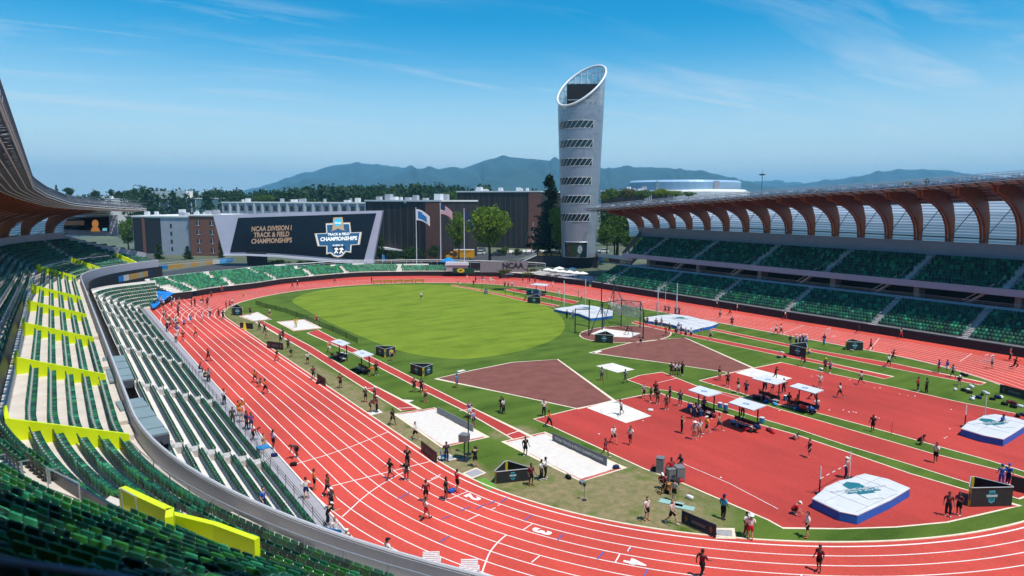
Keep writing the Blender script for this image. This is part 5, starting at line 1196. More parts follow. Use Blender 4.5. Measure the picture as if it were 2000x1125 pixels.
# far wood as one mass
wood = MB(); R_ = random.Random(12)
for i in range(620):
    u = R_.choice((R_.uniform(385,1050), R_.uniform(385,1050), R_.uniform(385,900), R_.uniform(150,390), R_.uniform(1150,2000))); d = R_.uniform(470,760); top = float(np.interp(u, [150,250,300,385,420,520,640,760,900,1000,1150,2000], [386,375,374,382,375,377,370,366,368,378,386,388]))+R_.uniform(-4,9)+ (0 if R_.random() < .8 else -5)
    p = PD(u, top, d); H = max(4, p.z-OUTZ); con = R_.random() < .45; r = H*(.16 if con else .28)
    for k in range(44):
        f = R_.random(); rr = r*((1-f)**.8+.08 if con else math.sqrt(max(0,1-(2*f-1)**2))+.05); a = R_.uniform(0,6.28); c = Vector((p.x+rr*math.cos(a)*R_.uniform(.4,1), p.y+rr*math.sin(a)*R_.uniform(.4,1), OUTZ+H*(.25+.75*f)))
        for j in range(4):
            a_ = Vector((R_.gauss(0,1),R_.gauss(0,1),R_.gauss(0,.8))).normalized(); b_ = a_.orthogonal().normalized(); q = H*.032*R_.uniform(.7,1.5); c2 = a_.cross(b_); o_ = Vector((R_.gauss(0,1),R_.gauss(0,1),R_.gauss(0,1)))*H*.04; wood.face([c+o_+b_*q, c+o_+c2*q, c+o_-b_*q, c+o_-c2*q])
o = wood.build('distant_wood', LDK); tag(o, 'long dark belt of distant trees below the blue hills', 'wood', None, 'stuff')
# ------------------------------------------------------------------ people
def skinmesh(name, V, E, Rr, root=0, sub=1):
    me = bpy.data.meshes.new(name); me.from_pydata(V, E, []); o = bpy.data.objects.new(name, me); COL.objects.link(o)
    sk = o.modifiers.new('s', 'SKIN'); sk.use_smooth_shade = True; sk.branch_smoothing = .35
    if not me.skin_vertices: me.attributes  # created by the modifier below
    lay = me.skin_vertices[0].data if me.skin_vertices else None
    if lay is None:
        bm = bmesh.new(); bm.from_mesh(me); bm.verts.layers.skin.verify(); bm.to_mesh(me); bm.free(); lay = me.skin_vertices[0].data
    for i, r in enumerate(Rr): lay[i].radius = r if isinstance(r, tuple) else (r, r)
    for i in range(len(V)): lay[i].use_root = (i == root)
    sm = o.modifiers.new('d', 'SUBSURF'); sm.levels = sub; sm.render_levels = sub
    bpy.context.view_layer.update(); res = bpy.data.meshes.new_from_object(o.evaluated_get(bpy.context.evaluated_depsgraph_get())); bpy.data.objects.remove(o); bpy.data.meshes.remove(me)
    res.name = name; res.polygons.foreach_set('use_smooth', [True]*len(res.polygons)); return res
def V3(*a): return Vector(a)
def base_pose():
    J = dict(pel=V3(0,0,.97), spi=V3(0,.01,1.16), che=V3(0,0,1.36), nek=V3(0,-.005,1.50), hd0=V3(0,.02,1.575), hd1=V3(0,.03,1.655), hd2=V3(0,.02,1.725))
    for s, sg in (('L',-1),('R',1)):
        J['hip'+s] = V3(.09*sg,0,.90); J['kne'+s] = V3(.10*sg,.03,.50); J['ank'+s] = V3(.105*sg,-.02,.085); J['toe'+s] = V3(.13*sg,.14,.035)
        J['sho'+s] = V3(.185*sg,-.005,1.42); J['elb'+s] = V3(.235*sg,-.03,1.13); J['wri'+s] = V3(.245*sg,.05,.89)
    return J
def rotx(J, keys, piv, a, ax='X'):
    M = Matrix.Rotation(rad(a), 3, ax)
    for k in keys: J[k] = piv+M@(J[k]-piv)
UP = ['spi','che','nek','hd0','hd1','hd2','shoL','shoR','elbL','elbR','wriL','wriR']
def limb(J, s, hip=0, knee=0):
    h = J['hip'+s].copy(); rotx(J, ['kne'+s,'ank'+s,'toe'+s], h, hip); k = J['kne'+s].copy(); rotx(J, ['ank'+s,'toe'+s], k, -knee)
def arm(J, s, sh=0, el=0, out=0):
    p = J['sho'+s].copy(); rotx(J, ['elb'+s,'wri'+s], p, sh); sg = -1 if s == 'L' else 1
    rotx(J, ['elb'+s,'wri'+s], p, -out*sg, 'Y'); e = J['elb'+s].copy(); rotx(J, ['wri'+s], e, el)
def make_pose(n):
    J = base_pose()
    if n == 'stand': arm(J,'L',5,15,2); arm(J,'R',-3,20,4); limb(J,'L',4,4); limb(J,'R',-4,3)
    if n == 'hips':
        for s in 'LR': sg = -1 if s == 'L' else 1; J['elb'+s] = V3(.36*sg,-.08,1.17); J['wri'+s] = V3(.17*sg,.05,1.02)
        limb(J,'L',0,0); J['kneR'] += V3(.04,.02,0); J['ankR'] += V3(.08,0,0); J['toeR'] += V3(.12,0,0)
    if n == 'folded':
        for s in 'LR': sg = -1 if s == 'L' else 1; J['elb'+s] = V3(.25*sg,.07,1.14); J['wri'+s] = V3(-.06*sg,.20,1.19+.03*sg)
    if n == 'walk': limb(J,'L',24,10); limb(J,'R',-20,16); arm(J,'L',-22,20,4); arm(J,'R',24,24,4)
    if n == 'run':
        limb(J,'L',58,80); limb(J,'R',-26,38); arm(J,'L',-40,85,8); arm(J,'R',38,90,8); rotx(J, UP, J['pel'].copy(), -10)
    if n == 'crouch':
        for s in 'LR': limb(J,s,108,135)
        rotx(J, UP, J['pel'].copy(), -38)
        for s in 'LR': arm(J,s,52,18,4)
    if n == 'bend':
        for s in 'LR': limb(J,s,16,26)
        rotx(J, UP, J['pel'].copy(), -66)
        for s in 'LR': arm(J,s,66,6,0)
    if n == 'sit':
        for s in 'LR': limb(J,s,88,86)
        rotx(J, UP, J['pel'].copy(), -14)
        for s in 'LR': arm(J,s,32,40,4)
    if n == 'floor':
        for s in 'LR': limb(J,s,92,20)
        rotx(J, UP, J['pel'].copy(), 16)
        for s in 'LR': arm(J,s,-34,0,10)
    if n == 'throw':
        limb(J,'L',26,18); limb(J,'R',-28,10); J['kneL'] += V3(-.08,0,0); J['ankL'] += V3(-.18,0,0); J['toeL'] += V3(-.2,0,0); J['ankR'] += V3(.15,0,0); J['toeR'] += V3(.18,0,0)
        arm(J,'L',20,10,60); arm(J,'R',70,10,58); rotx(J, UP, J['pel'].copy(), -12)
    if n == 'hand': arm(J,'R',120,105,20); arm(J,'L',5,15,2); limb(J,'L',5,4)
    if n == 'lean': 
        rotx(J, UP, J['pel'].copy(), -26); arm(J,'L',48,30,4); arm(J,'R',60,40,10); limb(J,'L',18,20); limb(J,'R',-16,6)
    if n == 'lie':
        for s in 'LR': limb(J,s,70,58 if s == 'L' else 90)
        rotx(J, UP, J['pel'].copy(), 42)
        for s in 'LR': arm(J,s,-60,6,12)
    zmin = min(J[k].z for k in ('toeL','toeR','ankL','ankR')) - .032
    if n in ('floor','lie'): zmin = min(J['pel'].z-.10, zmin) if n == 'lie' else J['pel'].z-.115
    if n == 'lie': zmin = J['pel'].z-.115
    for k in J: J[k].z -= zmin
    return J
BODYR = dict(pel=(.135,.10), spi=(.115,.092), che=(.145,.105), nek=(.052,.055), hd0=(.062,.075), hd1=(.078,.096), hd2=(.066,.078), hip=.088, kne=.056, ank=.038, toe=.036, sho=.056, elb=.041, wri=.028)
def body(n, J):
    V = []; E = []; Rr = []; ix = {}
    def v(k, p, r): ix[k] = len(V); V.append(tuple(p)); Rr.append(r); return ix[k]
    for k in ('pel','spi','che','nek','hd0','hd1','hd2'): v(k, J[k], BODYR[k])
    E += [(0,1),(1,2),(2,3),(3,4),(4,5),(5,6)]
    fwd = (J['hd1']-J['nek']).cross(V3(-1,0,0)).normalized() if abs((J['hd1']-J['nek']).x) < .3 else V3(0,1,0)
    if fwd.y < -.2: fwd = -fwd
    nn = v('nose', J['hd1']+fwd*.105+V3(0,0,-.02), .012); E.append((ix['hd1'], nn))
    for sg in (-1, 1): e = v('ear%d' % sg, J['hd1']+V3(.088*sg,0,-.01), .014); E.append((ix['hd1'], e))
    for s, sg in (('L',-1),('R',1)):
        for a, b in (('hip','pel'),('kne','hip'+s),('ank','kne'+s),('toe','ank'+s)): v(a+s, J[a+s], BODYR[a]); E.append((ix[b], ix[a+s]))
        for a, b in (('sho','che'),('elb','sho'+s),('wri','elb'+s)): v(a+s, J[a+s], BODYR[a]); E.append((ix[b], ix[a+s]))
        d = (J['wri'+s]-J['elb'+s]).normalized(); side = d.cross(V3(0,0,1)); side = side.normalized() if side.length > .1 else V3(1,0,0); nrm = side.cross(d)
        if n in ('stand','walk','folded','hips'): pass
        pm = v('pal'+s, J['wri'+s]+d*.055, (.036,.020)); E.append((ix['wri'+s], pm))
        for q, (o_, ln) in enumerate(((-.030,.070),(-.010,.082),(.010,.078),(.030,.060))):
            k1 = v('f%d%s' % (q,s), J['wri'+s]+d*.105+side*o_, .009); k2 = v('g%d%s' % (q,s), J['wri'+s]+d*(.105+ln*.5)+side*o_*1.1+nrm*.012, .008); k3 = v('h%d%s' % (q,s), J['wri'+s]+d*(.105+ln*.85)+side*o_*1.1+nrm*.034, .007); E += [(pm,k1),(k1,k2),(k2,k3)]
        t1 = v('t'+s, J['wri'+s]+d*.05-side*.045+nrm*.012, .010); t2 = v('u'+s, J['wri'+s]+d*.09-side*.06+nrm*.02, .008); E += [(pm,t1),(t1,t2)]
    return skinmesh('person_'+n, V, E, Rr)
def garment(n, J, kind):
    V = []; E = []; Rr = []; ix = {}
    def v(k, p, r): ix[k] = len(V); V.append(tuple(p)); Rr.append(r); return ix[k]
    if kind == 'shirt':
        v('pel', J['pel'].lerp(J['spi'], -.42), (.168,.128)); v('spi', J['spi'], (.150,.120)); v('che', J['che'], (.178,.130)); v('nek', J['che'].lerp(J['nek'], .62), (.09,.075)); E += [(0,1),(1,2),(2,3)]
        for s in 'LR': a = v('sho'+s, J['sho'+s], .074); b = v('slv'+s, J['sho'+s].lerp(J['elb'+s], .85), .068); E += [(2,a),(a,b)]
    else:
        v('pel', J['pel']+V3(0,0,.0), (.158,.122)); v('wst', J['pel'].lerp(J['spi'], .6), (.140,.112)); E.append((0,1))
        for s in 'LR':
            a = v('hip'+s, J['hip'+s], .114); E.append((0,a))
            if kind == 'shorts': b = v('thi'+s, J['hip'+s].lerp(J['kne'+s], .86), .095); E.append((a,b))
            else: b = v('kne'+s, J['kne'+s], .080); c = v('ank'+s, J['ank'+s].lerp(J['kne'+s], .06), .058); E += [(a,b),(b,c)]
    return skinmesh(kind+'_'+n, V, E, Rr)
def shoes(n, J):
    V = []; E = []; Rr = []
    for s in 'LR':
        k = len(V); h = J['ank'+s]-(J['toe'+s]-J['ank'+s]).normalized()*.03; V += [tuple(h+V3(0,0,-.035)), tuple(J['ank'+s].lerp(J['toe'+s], .5)+V3(0,0,-.012)), tuple(J['toe'+s]+(J['toe'+s]-J['ank'+s])*.2)]; Rr += [.047,.046,.038]; E += [(k,k+1),(k+1,k+2)]
    return skinmesh('shoe_'+n, V[:3], E[:2], Rr[:3]), skinmesh('shoe_'+n, V[3:], E[:2], Rr[3:])
def dome(J, kind):
    c = J['hd1']+V3(0,-.008,.012); up = (J['hd2']-J['hd0']).normalized(); fw_ = up.cross(V3(-1,0,0)).normalized(); 
    if fw_.y < 0: fw_ = -fw_
    sd_ = fw_.cross(up); mb = MB(); n = 12; rows = []
    prof = {'hair':[(1.1,-.075),(1.13,-.02),(1.06,.04),(.80,.085),(.4,.108),(.02,.115)], 'long':[(.62,-.26),(.95,-.12),(1.12,-.03),(1.08,.04),(.82,.09),(.4,.112),(.02,.118)], 'cap':[(1.16,.02),(1.14,.06),(.9,.105),(.45,.125),(.02,.13)], 'hat':[(2.3,.02),(2.25,.028),(1.2,.04),(1.12,.085),(.9,.115),(.02,.125)]}[kind]
    vs = []
    for r, z in prof:
        for j in range(n):
            a = 2*pi*j/n; x = math.cos(a)*.082*r; y = math.sin(a)*.098*r
            if kind in ('hair','long') and y > 0 and z < .045: y *= .30
            if kind == 'cap' and z < .03 and math.sin(a) > .35: y += .085
            vs.append(c+sd_*x+fw_*y+up*z)
    fs = [(i*n+j, i*n+(j+1)%n, (i+1)*n+(j+1)%n, (i+1)*n+j) for i in range(len(prof)-1) for j in range(n)]
    mb.add(vs, fs); me = bpy.data.meshes.new(kind); me.from_pydata(mb.v, [], mb.f); me.polygons.foreach_set('use_smooth', [True]*len(mb.f)); return me
CL = dict(k=((.012,.012,.014),'black'), w=((.74,.74,.73),'white'), r=((.50,.022,.03),'red'), m=((.14,.012,.03),'maroon'), o=((.72,.15,.02),'orange'), n=((.012,.022,.085),'navy'), b=((.02,.10,.45),'blue'), c=((.05,.33,.62),'azure'), g=((.30,.30,.31),'grey'), d=((.05,.05,.055),'charcoal'), y=((.75,.46,.03),'yellow'), p=((.14,.07,.27),'purple'), l=((.50,.40,.62),'lilac'), t=((.42,.27,.16),'tan'), e=((.62,.42,.40),'pink'), v=((.02,.07,.04),'green'), h=((.09,.05,.03),'brown'))
CM = {k: mat('cloth_'+v[1].replace(' ', '_'), v[0], rough=.85, var=.1, scale=6, spec=.15) for k, v in CL.items()}
SKIN = [mat('skin_%s' % n, c, rough=.55, var=.05, scale=8) for n, c in (('pale',(.52,.29,.20)),('tan',(.30,.155,.09)),('deep',(.14,.068,.042)))]
HAIR = [mat('hair_%s' % n, c, rough=.5, var=.1) for n, c in (('black',(.010,.008,.007)),('brown',(.045,.025,.014)),('blond',(.30,.19,.08)))]
POSES = {}
def pose(n):
    if n not in POSES:
        J = make_pose(n); d = dict(body=body(n, J), shirt=garment(n, J, 'shirt'), shorts=garment(n, J, 'shorts'), trousers=garment(n, J, 'trousers'), hair=dome(J, 'hair'), long=dome(J, 'long'), cap=dome(J, 'cap'), hat=dome(J, 'hat')); 
        d['shoeL'], d['shoeR'] = shoes(n, J)
        for me in d.values():
            if not me.materials: me.materials.append(SKIN[0])
        POSES[n] = d
    return POSES[n]
PR = random.Random(42)
def put(name, me, m, parent=None):
    o = bpy.data.objects.new(name, me); COL.objects.link(o); o.material_slots[0].link = 'OBJECT'; o.material_slots[0].material = m
    if parent: o.parent = parent
    return o
def person(u, v, ps, sh, bo, leg, sk, hat, label, z=0.03, face=None, group='people on the field', s=None):
    d = pose(ps); p = G(u, v, z); b = put('person', d['body'], SKIN[sk-1]); b.location = p
    tocam = math.atan2(CP.y-p.y, CP.x-p.x); h = PR.uniform(0, 6.28) if face is None else tocam+rad(face)
    b.rotation_euler = (0,0,h-pi/2); q = (s or PR.uniform(.97, 1.07)); b.scale = (q*1.10, q*1.12, q)
    put('shirt', d['shirt'], CM[sh], b); put({'s':'shorts','p':'trousers'}[leg], d['shorts' if leg == 's' else 'trousers'], CM[bo], b); sm_ = CM[PR.choice('wwkwro') if leg == 's' else PR.choice('kwd')]; put('shoe', d['shoeL'], sm_, b); put('shoe', d['shoeR'], sm_, b)
    put('hair', d['long' if hat == 'l' else 'hair'], HAIR[0 if sk > 1 else PR.choice((0,1,1,2))], b)
    if hat not in '-l': put('hat' if hat.isupper() else 'cap', d['hat' if hat.isupper() else 'cap'], CM[hat.lower()], b)
    lab = 'person in %s top, %s %s, %s' % (CL[sh][1], CL[bo][1], {'s':'shorts','p':'trousers'}[leg], label)
    tag(b, lab, 'person', group); return b
PEOPLE = '''
582,893,bend,d,k,s,3,-,stooping over the outermost lane beside the far finish mark,-60
534,877,stand,l,k,s,3,-,standing on the outer kerb line above the stooping runner,120
614,957,stand,o,k,s,2,-,at the outer end of the finish line,100
598,974,hips,w,n,s,1,-,with back turned on the grey walk at the finish,-170
640,969,walk,h,k,s,3,-,in the outer lane just past the finish line,60
647,995,stand,d,k,p,3,w,behind the brown-topped runner by the outer kerb line,40
640,1028,lean,k,k,p,1,w,photographing from the grey walk below the finish line,120
655,1060,stand,w,w,p,1,-,at the lower end of the grey walk,30
678,1084,stand,h,w,p,1,w,in pale trousers beside the blue hoarding,160
757,1106,folded,w,k,s,1,k,dark capped at the track's lower left corner,120
762,936,walk,k,k,s,3,-,walking along the finish line on lane four,-60
794,938,stand,k,d,s,3,-,on the finish line nearest the two pits,20
796,913,stand,k,k,p,2,-,just behind the other on the finish line,-20
832,980,stand,m,k,s,2,-,on lane five with back to the viewer,-170
832,1014,walk,w,r,s,2,-,striding over lane six below the maroon-topped one,100
871,976,stand,k,k,s,3,l,long haired on lane three above the two,70
893,960,stand,r,k,s,1,-,next to a blue bag on lane two,120
1370,1128,walk,m,k,p,3,-,carrying blue bags at the bottom of lane four,150
1599,1116,stand,m,k,s,3,l,with long hair on lane four at lower right,-30
1576,1050,stand,w,k,s,1,-,on the grass edge below the near blue mat,-70
1465,1054,stand,w,r,s,1,W,in a wide white hat by the apron corner,-170
1457,1046,stand,w,m,p,3,-,half hidden behind the white-hatted one by the apron corner,60
1412,1014,stand,c,k,p,3,n,with a dark backpack on the lower grass,150
1312,1023,walk,e,k,s,1,-,on the dry grass beside the teal mat,60
1263,1016,stand,w,k,s,1,-,on the dry grass left of the teal mat,50
1316,978,stand,g,k,s,1,-,standing at the camera crew on the lower grass,160
1299,966,walk,m,k,s,2,-,bending by the camera crew gear on the grass,-100
1310,936,hips,r,k,s,3,-,beside the tall grey camera case,40
1331,914,sit,d,d,s,3,-,seated at the apron edge right of the camera cases,-40
1290,952,sit,m,k,s,2,w,seated low among the camera crew,30
1547,1004,crouch,r,k,s,1,w,crouching white capped left of the near mat,100
1580,894,stand,m,m,s,1,-,standing alone on the near red apron's upper edge,-60
1651,934,hand,w,n,p,1,w,reaching to the crossbar behind the near blue mat,90
1851,1008,stand,m,k,p,3,-,left of the pair right of the near blue mat,10
1872,1006,folded,m,k,s,3,-,right of the pair beside the large display board,-30
1955,947,stand,b,b,p,1,b,left of two in hooded blue behind the display board,-160
1968,946,stand,b,n,p,1,b,right of two in hooded blue behind the display board,150
1827,904,folded,w,k,s,2,-,on the middle red runway below the crouching one,-40
1793,867,crouch,m,k,s,3,-,crouching on the grass strip at right,70
1704,843,stand,k,k,s,3,l,on the grass strip above the middle runway,-20
1955,838,run,b,n,s,3,-,running off the far blue mat,60
1640,777,walk,w,k,s,3,-,walking across the upper red apron,-110
1681,752,walk,w,k,s,3,-,at the upper edge of the upper red apron,-100
1601,757,stand,w,t,s,1,-,near the top of the upper red apron,20
1514,740,throw,k,k,s,3,-,throwing from the upper white pad,110
1572,716,bend,m,k,s,2,-,stooping at the edge above the upper red apron,-90
1611,725,stand,d,m,s,3,y,in a yellow cap above the upper red apron,40
1621,729,stand,l,n,s,1,-,right beside the yellow-capped one,-40
1792,764,hips,r,k,s,3,-,left of two chatting on the right grass,70
1809,767,stand,v,k,p,3,-,right of two chatting on the right grass,-110
1735,717,walk,w,k,s,2,-,crossing the far jump runway at right,60
1743,704,run,m,m,s,3,-,jogging over the far grass near the back straight,100
1833,728,stand,b,r,s,3,-,leftmost of three beside the far runway end,-70
1849,729,stand,b,w,s,2,-,middle of three beside the far runway end,-60
1860,737,walk,g,k,s,3,-,rightmost of three beside the far runway end,-70
1872,752,sit,d,d,s,1,w,seated low by the end of the far runway,20
1937,720,stand,g,d,s,1,w,by the hurdles on the back straight,-100
1972,704,stand,r,k,p,1,-,by the wall at the back straight's end,90
1981,720,run,k,k,p,3,-,running at the right end of the back straight,100
1759,661,walk,t,r,s,3,-,passing under the far wall at right,60
1675,652,run,k,k,s,3,-,sprinting close under the far wall,70
1700,684,walk,m,k,s,3,-,right of the far right display board,80
1609,674,stand,n,c,p,3,-,standing on the grass below the back straight hurdle,-30
1533,624,walk,w,m,s,2,-,under the far stand stair near the wall,80
1440,607,stand,e,w,s,2,-,against the far wall right of the stair foot,70
1425,616,run,k,k,s,3,-,running on the outer lanes of the back straight,60
1400,603,walk,g,k,s,3,-,under the far wall at the stair foot,60
1406,621,stand,e,k,s,3,-,below the stair foot on the back straight,30
1429,638,stand,k,m,s,3,-,on the inner kerb of the back straight,10
1515,653,walk,w,m,s,3,-,left of two on the back straight grass edge,70
1525,653,walk,w,k,s,3,-,right of two on the back straight grass edge,80
1542,671,sit,d,d,s,3,-,seated left of the centre right display board,30
1555,675,stand,w,n,p,1,w,first of four in blue and white behind a board,-20
1562,675,stand,b,n,p,1,w,second of four in blue and white behind a board,-30
1568,675,stand,n,n,p,1,w,third of four in blue and white behind a board,10
1574,675,stand,w,b,p,1,w,last of four in blue and white behind a board,20
1582,696,sit,w,n,p,1,-,seated at the right corner of the centre right board,-90
1387,664,stand,g,k,s,1,-,alone on the vault runway right of the mat,20
1365,654,bend,d,t,s,1,-,stooping in front of the right vault mat corner,90
1349,661,stand,w,k,s,1,-,last in line by the right vault mat,30
1339,661,stand,g,k,s,1,-,second last in line by the right vault mat,-20
1330,653,stand,n,n,p,2,-,third last in line by the right vault mat,-80
1325,650,stand,b,w,s,1,-,mid line by the right vault mat,30
1320,655,sit,n,k,s,2,-,seated low in the line by the right vault mat,10
1307,650,stand,d,k,s,2,-,left of the seated one by the right vault mat,40
1300,656,stand,r,r,s,2,-,nearest left in the line by the right vault mat,60
1292,639,stand,w,t,s,1,-,close to the left corner of the right vault mat,-40
1281,641,stand,n,k,s,2,-,just left of the right vault mat corner,10
1264,636,stand,r,k,s,2,-,far left by the right vault mat,-30
1299,611,stand,n,d,s,1,-,left of two behind the right vault mat,20
1306,613,hips,n,k,s,1,-,right of two behind the right vault mat,-20
1284,606,stand,b,n,p,1,-,beside the left post of the right vault mat,50
1319,615,stand,d,n,p,1,-,left of the right post behind the right vault mat,-10
1326,616,stand,k,n,p,1,-,right of the right post behind the right vault mat,30
1251,675,folded,k,k,s,1,-,on the near edge of the hammer ring,-10
1224,654,throw,d,d,s,3,-,inside the net of the hammer cage,80
1107,622,stand,k,k,p,1,-,left of two before the left vault mat,150
1119,623,stand,c,b,p,1,-,right of two before the left vault mat,30
1130,579,stand,t,t,s,1,-,behind the left vault mat near the track,60
1134,590,bend,y,b,s,1,-,stooping between the posts of the left vault mat,20
1024,588,crouch,r,r,s,2,-,crouching left of the small white-edged board,40
1092,578,stand,w,w,p,1,-,in all white near the far shelter,20
1080,561,walk,e,w,s,1,-,on the outer lanes by the far terrace,60
1045,554,stand,m,k,s,3,-,rightmost of three on the far bend,20
1034,552,stand,m,n,s,3,-,middle of three on the far bend,-30
1021,551,stand,d,n,s,3,-,leftmost of three on the far bend,60
986,563,stand,h,k,s,2,-,first of a cluster at the far runway start,10
993,563,stand,t,d,s,1,-,second of a cluster at the far runway start,-30
1000,563,stand,w,n,s,1,-,third of a cluster at the far runway start,40
958,553,stand,w,w,s,1,-,in white on the far bend near the hurdle,20
942,549,stand,n,p,s,3,-,tall and dark on the far bend,10
929,552,stand,p,k,s,3,-,left of the tall dark one on the far bend,-20
925,559,stand,k,v,s,3,-,at the grass edge of the far bend,30
912,547,walk,e,w,s,1,-,leftmost walker of the far bend group,70
897,553,lie,k,w,s,1,-,lying at the inner edge of the far bend,40
949,572,sit,b,k,s,1,-,seated beside a low frame on the far infield,20
823,585,walk,w,k,s,1,w,alone on the mown light green oval,10
654,553,walk,m,k,s,3,-,at the left end of the yellow barriers,80
726,552,stand,m,m,s,3,-,touching the left end of the yellow barriers,60
581,561,walk,k,k,s,3,w,right of two jogging round the far left bend,90
571,563,walk,k,k,s,3,-,left of two jogging round the far left bend,80
476,582,stand,y,o,s,1,-,in bright clothes on the far left bend,30
432,569,sit,r,m,s,2,-,perched on the far left wall,40
413,583,stand,k,m,s,2,-,under the far left wall,20
454,597,walk,w,k,s,1,-,first of three at the far left kerb,60
449,602,walk,m,m,s,2,-,second of three at the far left kerb,50
442,605,stand,m,r,s,2,-,third of three at the far left kerb,70
405,598,stand,d,k,s,3,-,on the inner lanes of the far left bend,40
436,624,stand,k,k,p,3,-,right of two in dark on the inner lanes,30
427,620,stand,m,k,s,3,-,left of two in dark on the inner lanes,60
410,618,stand,w,n,p,1,w,in a white cap on the middle lanes,20
395,629,stand,w,l,s,1,-,on the middle lanes near the sprint start,70
373,632,stand,p,c,s,1,-,on lane six near the sprint start,20
360,641,walk,b,n,s,1,-,on lane seven near the sprint start,50
382,659,walk,o,h,s,3,-,nearest in the middle of the sprint start lanes,60
358,667,stand,h,r,s,2,-,nearest on the outer lanes of the sprint start,20
344,669,stand,w,d,p,1,-,largest in white on the sprint start walk,10
347,656,stand,b,w,s,2,-,beside the large one in white at the sprint start,30
407,705,walk,k,m,s,3,-,walking on lane eight below the sprint start,60
389,727,sit,d,d,p,3,-,sitting on the walk kerb left of two others,80
399,743,sit,v,k,p,1,-,sitting second along the walk kerb,60
408,747,stand,g,d,p,3,-,standing with the two sitters at the walk kerb,30
498,747,walk,o,k,s,3,-,leading three on the middle home lanes,20
504,754,crouch,g,k,s,2,-,low between two orange tops on the home lanes,40
518,769,walk,o,k,s,3,-,behind on the middle home lanes,70
438,790,stand,w,k,p,3,-,leaning on the rail halfway along the walk,50
455,829,stand,d,v,p,3,-,leftmost in the knot at the rail halfway along,10
466,813,stand,o,o,s,2,-,upper left in the knot at the rail halfway along,60
474,812,stand,o,w,p,2,w,white capped in the knot at the rail halfway along,30
471,824,stand,o,g,s,1,-,centre of the knot at the rail halfway along,40
482,838,stand,n,k,p,3,-,lower in the knot at the rail halfway along,60
491,840,stand,p,n,s,3,-,rightmost in the knot at the rail halfway along,20
493,860,bend,r,k,p,3,-,bowed below the knot at the rail,70
516,884,stand,t,t,s,1,-,leaning at the rail by the white bin,60
515,1000,stand,b,n,p,1,-,on the lower left terrace aisle among seats,60
489,616,stand,m,k,s,3,-,standing on the far left sand pit,20
527,624,stand,m,t,s,1,w,white capped right of the far left sand pit,50
578,640,stand,y,y,s,2,-,in yellow standing on the second far sand pit,10
618,633,stand,r,m,s,1,-,on the grass behind the second far sand pit,30
507,644,stand,n,k,p,1,-,at the far end of the left runway,20
517,650,stand,m,k,p,1,-,beside the far end of the left runway,40
521,661,walk,h,t,s,1,-,on dry grass by the left runway end,50
548,670,stand,h,k,s,3,-,left of a pair by the far left runway,30
553,664,stand,k,m,s,3,-,right of a pair by the far left runway,60
563,682,stand,d,k,p,3,-,alone right of the dark hoarding,20
541,705,walk,k,o,s,3,-,on lane one below the dark hoarding,40
568,696,sit,v,d,s,2,-,sitting on dry grass by the left runway,20
601,711,stand,w,k,s,2,-,on dry grass left of the near runway,30
612,741,stand,m,k,s,3,-,at the kerb left of the folded board,20
665,758,hips,m,k,s,2,-,arms out on dry grass by the near runway,40
643,688,walk,o,w,s,1,-,left of the first shelter on the runway,20
721,735,bend,o,k,s,1,-,bending in front of the second shelter,80
735,733,stand,k,k,s,3,-,standing right of the second shelter,40
765,705,stand,y,k,s,1,-,in front of the first triangular board,30
809,766,stand,k,k,s,2,-,left of three by the second runway,20
823,766,stand,k,k,p,3,-,middle of three by the second runway,30
831,785,stand,o,d,s,1,-,right of three by the second runway,10
892,757,stand,c,p,s,2,c,at the left tip of the brown sector,60
714,785,stand,d,k,s,2,w,left of the maroon knot by the kerb,30
732,784,stand,d,m,p,2,w,behind the maroon knot by the kerb,60
736,805,stand,m,k,p,2,w,tallest in the maroon knot by the kerb,90
722,805,bend,m,k,s,2,w,stooping in the maroon knot by the kerb,100
767,830,walk,k,k,s,3,-,on dry grass left of the first sand pit,40
811,859,walk,w,k,s,1,-,on the edge of the first sand pit,60
872,901,stand,n,n,p,3,-,by a blue chair at the pit end,20
928,912,hand,k,k,s,1,-,hand to head right of the clock stand,-160
917,816,stand,p,w,s,1,-,left of two on the second runway end,20
925,833,stand,l,n,s,2,-,right of two on the second runway end,60
1026,890,stand,k,k,s,3,-,on the upper edge of the long sand pit,30
1037,948,stand,m,k,s,3,l,at the right corner of the near triangular board,40
1057,937,stand,w,k,p,3,-,left of two beside the long sand pit,70
1065,934,hips,w,k,p,3,-,right of two beside the long sand pit,80
1062,813,stand,w,k,p,2,-,by the left corner of the near red apron,20
1072,834,walk,o,k,p,3,-,at the left corner of the near red apron,60
979,805,stand,k,k,s,3,-,left of two on grass below the brown sector,40
983,808,stand,w,k,p,3,-,right of two on grass below the brown sector,60
1175,743,stand,g,d,s,3,-,left of two near the white slab on grass,20
1221,748,walk,g,d,s,3,-,right of two near the white slab on grass,-60
1213,810,throw,w,k,s,3,-,throwing from the near white pad,-60
1198,866,walk,w,k,s,1,-,left of two in white on the near apron,30
1231,869,stand,w,m,s,2,-,right of two in white on the near apron,-30
1182,892,walk,m,r,s,3,-,at the apron edge by the pit banner end,60
1257,778,stand,g,k,s,1,-,first of the group at the near apron top,40
1271,785,stand,h,t,s,3,-,second of the group at the near apron top,-60
1284,789,stand,k,h,s,3,-,tallest of the group at the near apron top,30
1280,775,stand,k,k,s,3,-,behind the group at the near apron top,-20
1301,800,stand,h,d,s,3,-,front of a pair right of the apron group,50
1308,786,stand,d,m,s,3,-,back of a pair right of the apron group,-70
1328,793,stand,n,n,s,2,-,walking toward the third shelter,20
1331,846,folded,k,k,p,1,-,alone in black before the third shelter,100
1356,859,stand,g,t,s,1,W,in a wide pale hat before the third shelter,-160
1366,853,stand,w,t,s,2,-,beside the wide-hatted one before the third shelter,30
1380,847,walk,y,k,s,1,w,walking in a white cap before the third shelter,-70
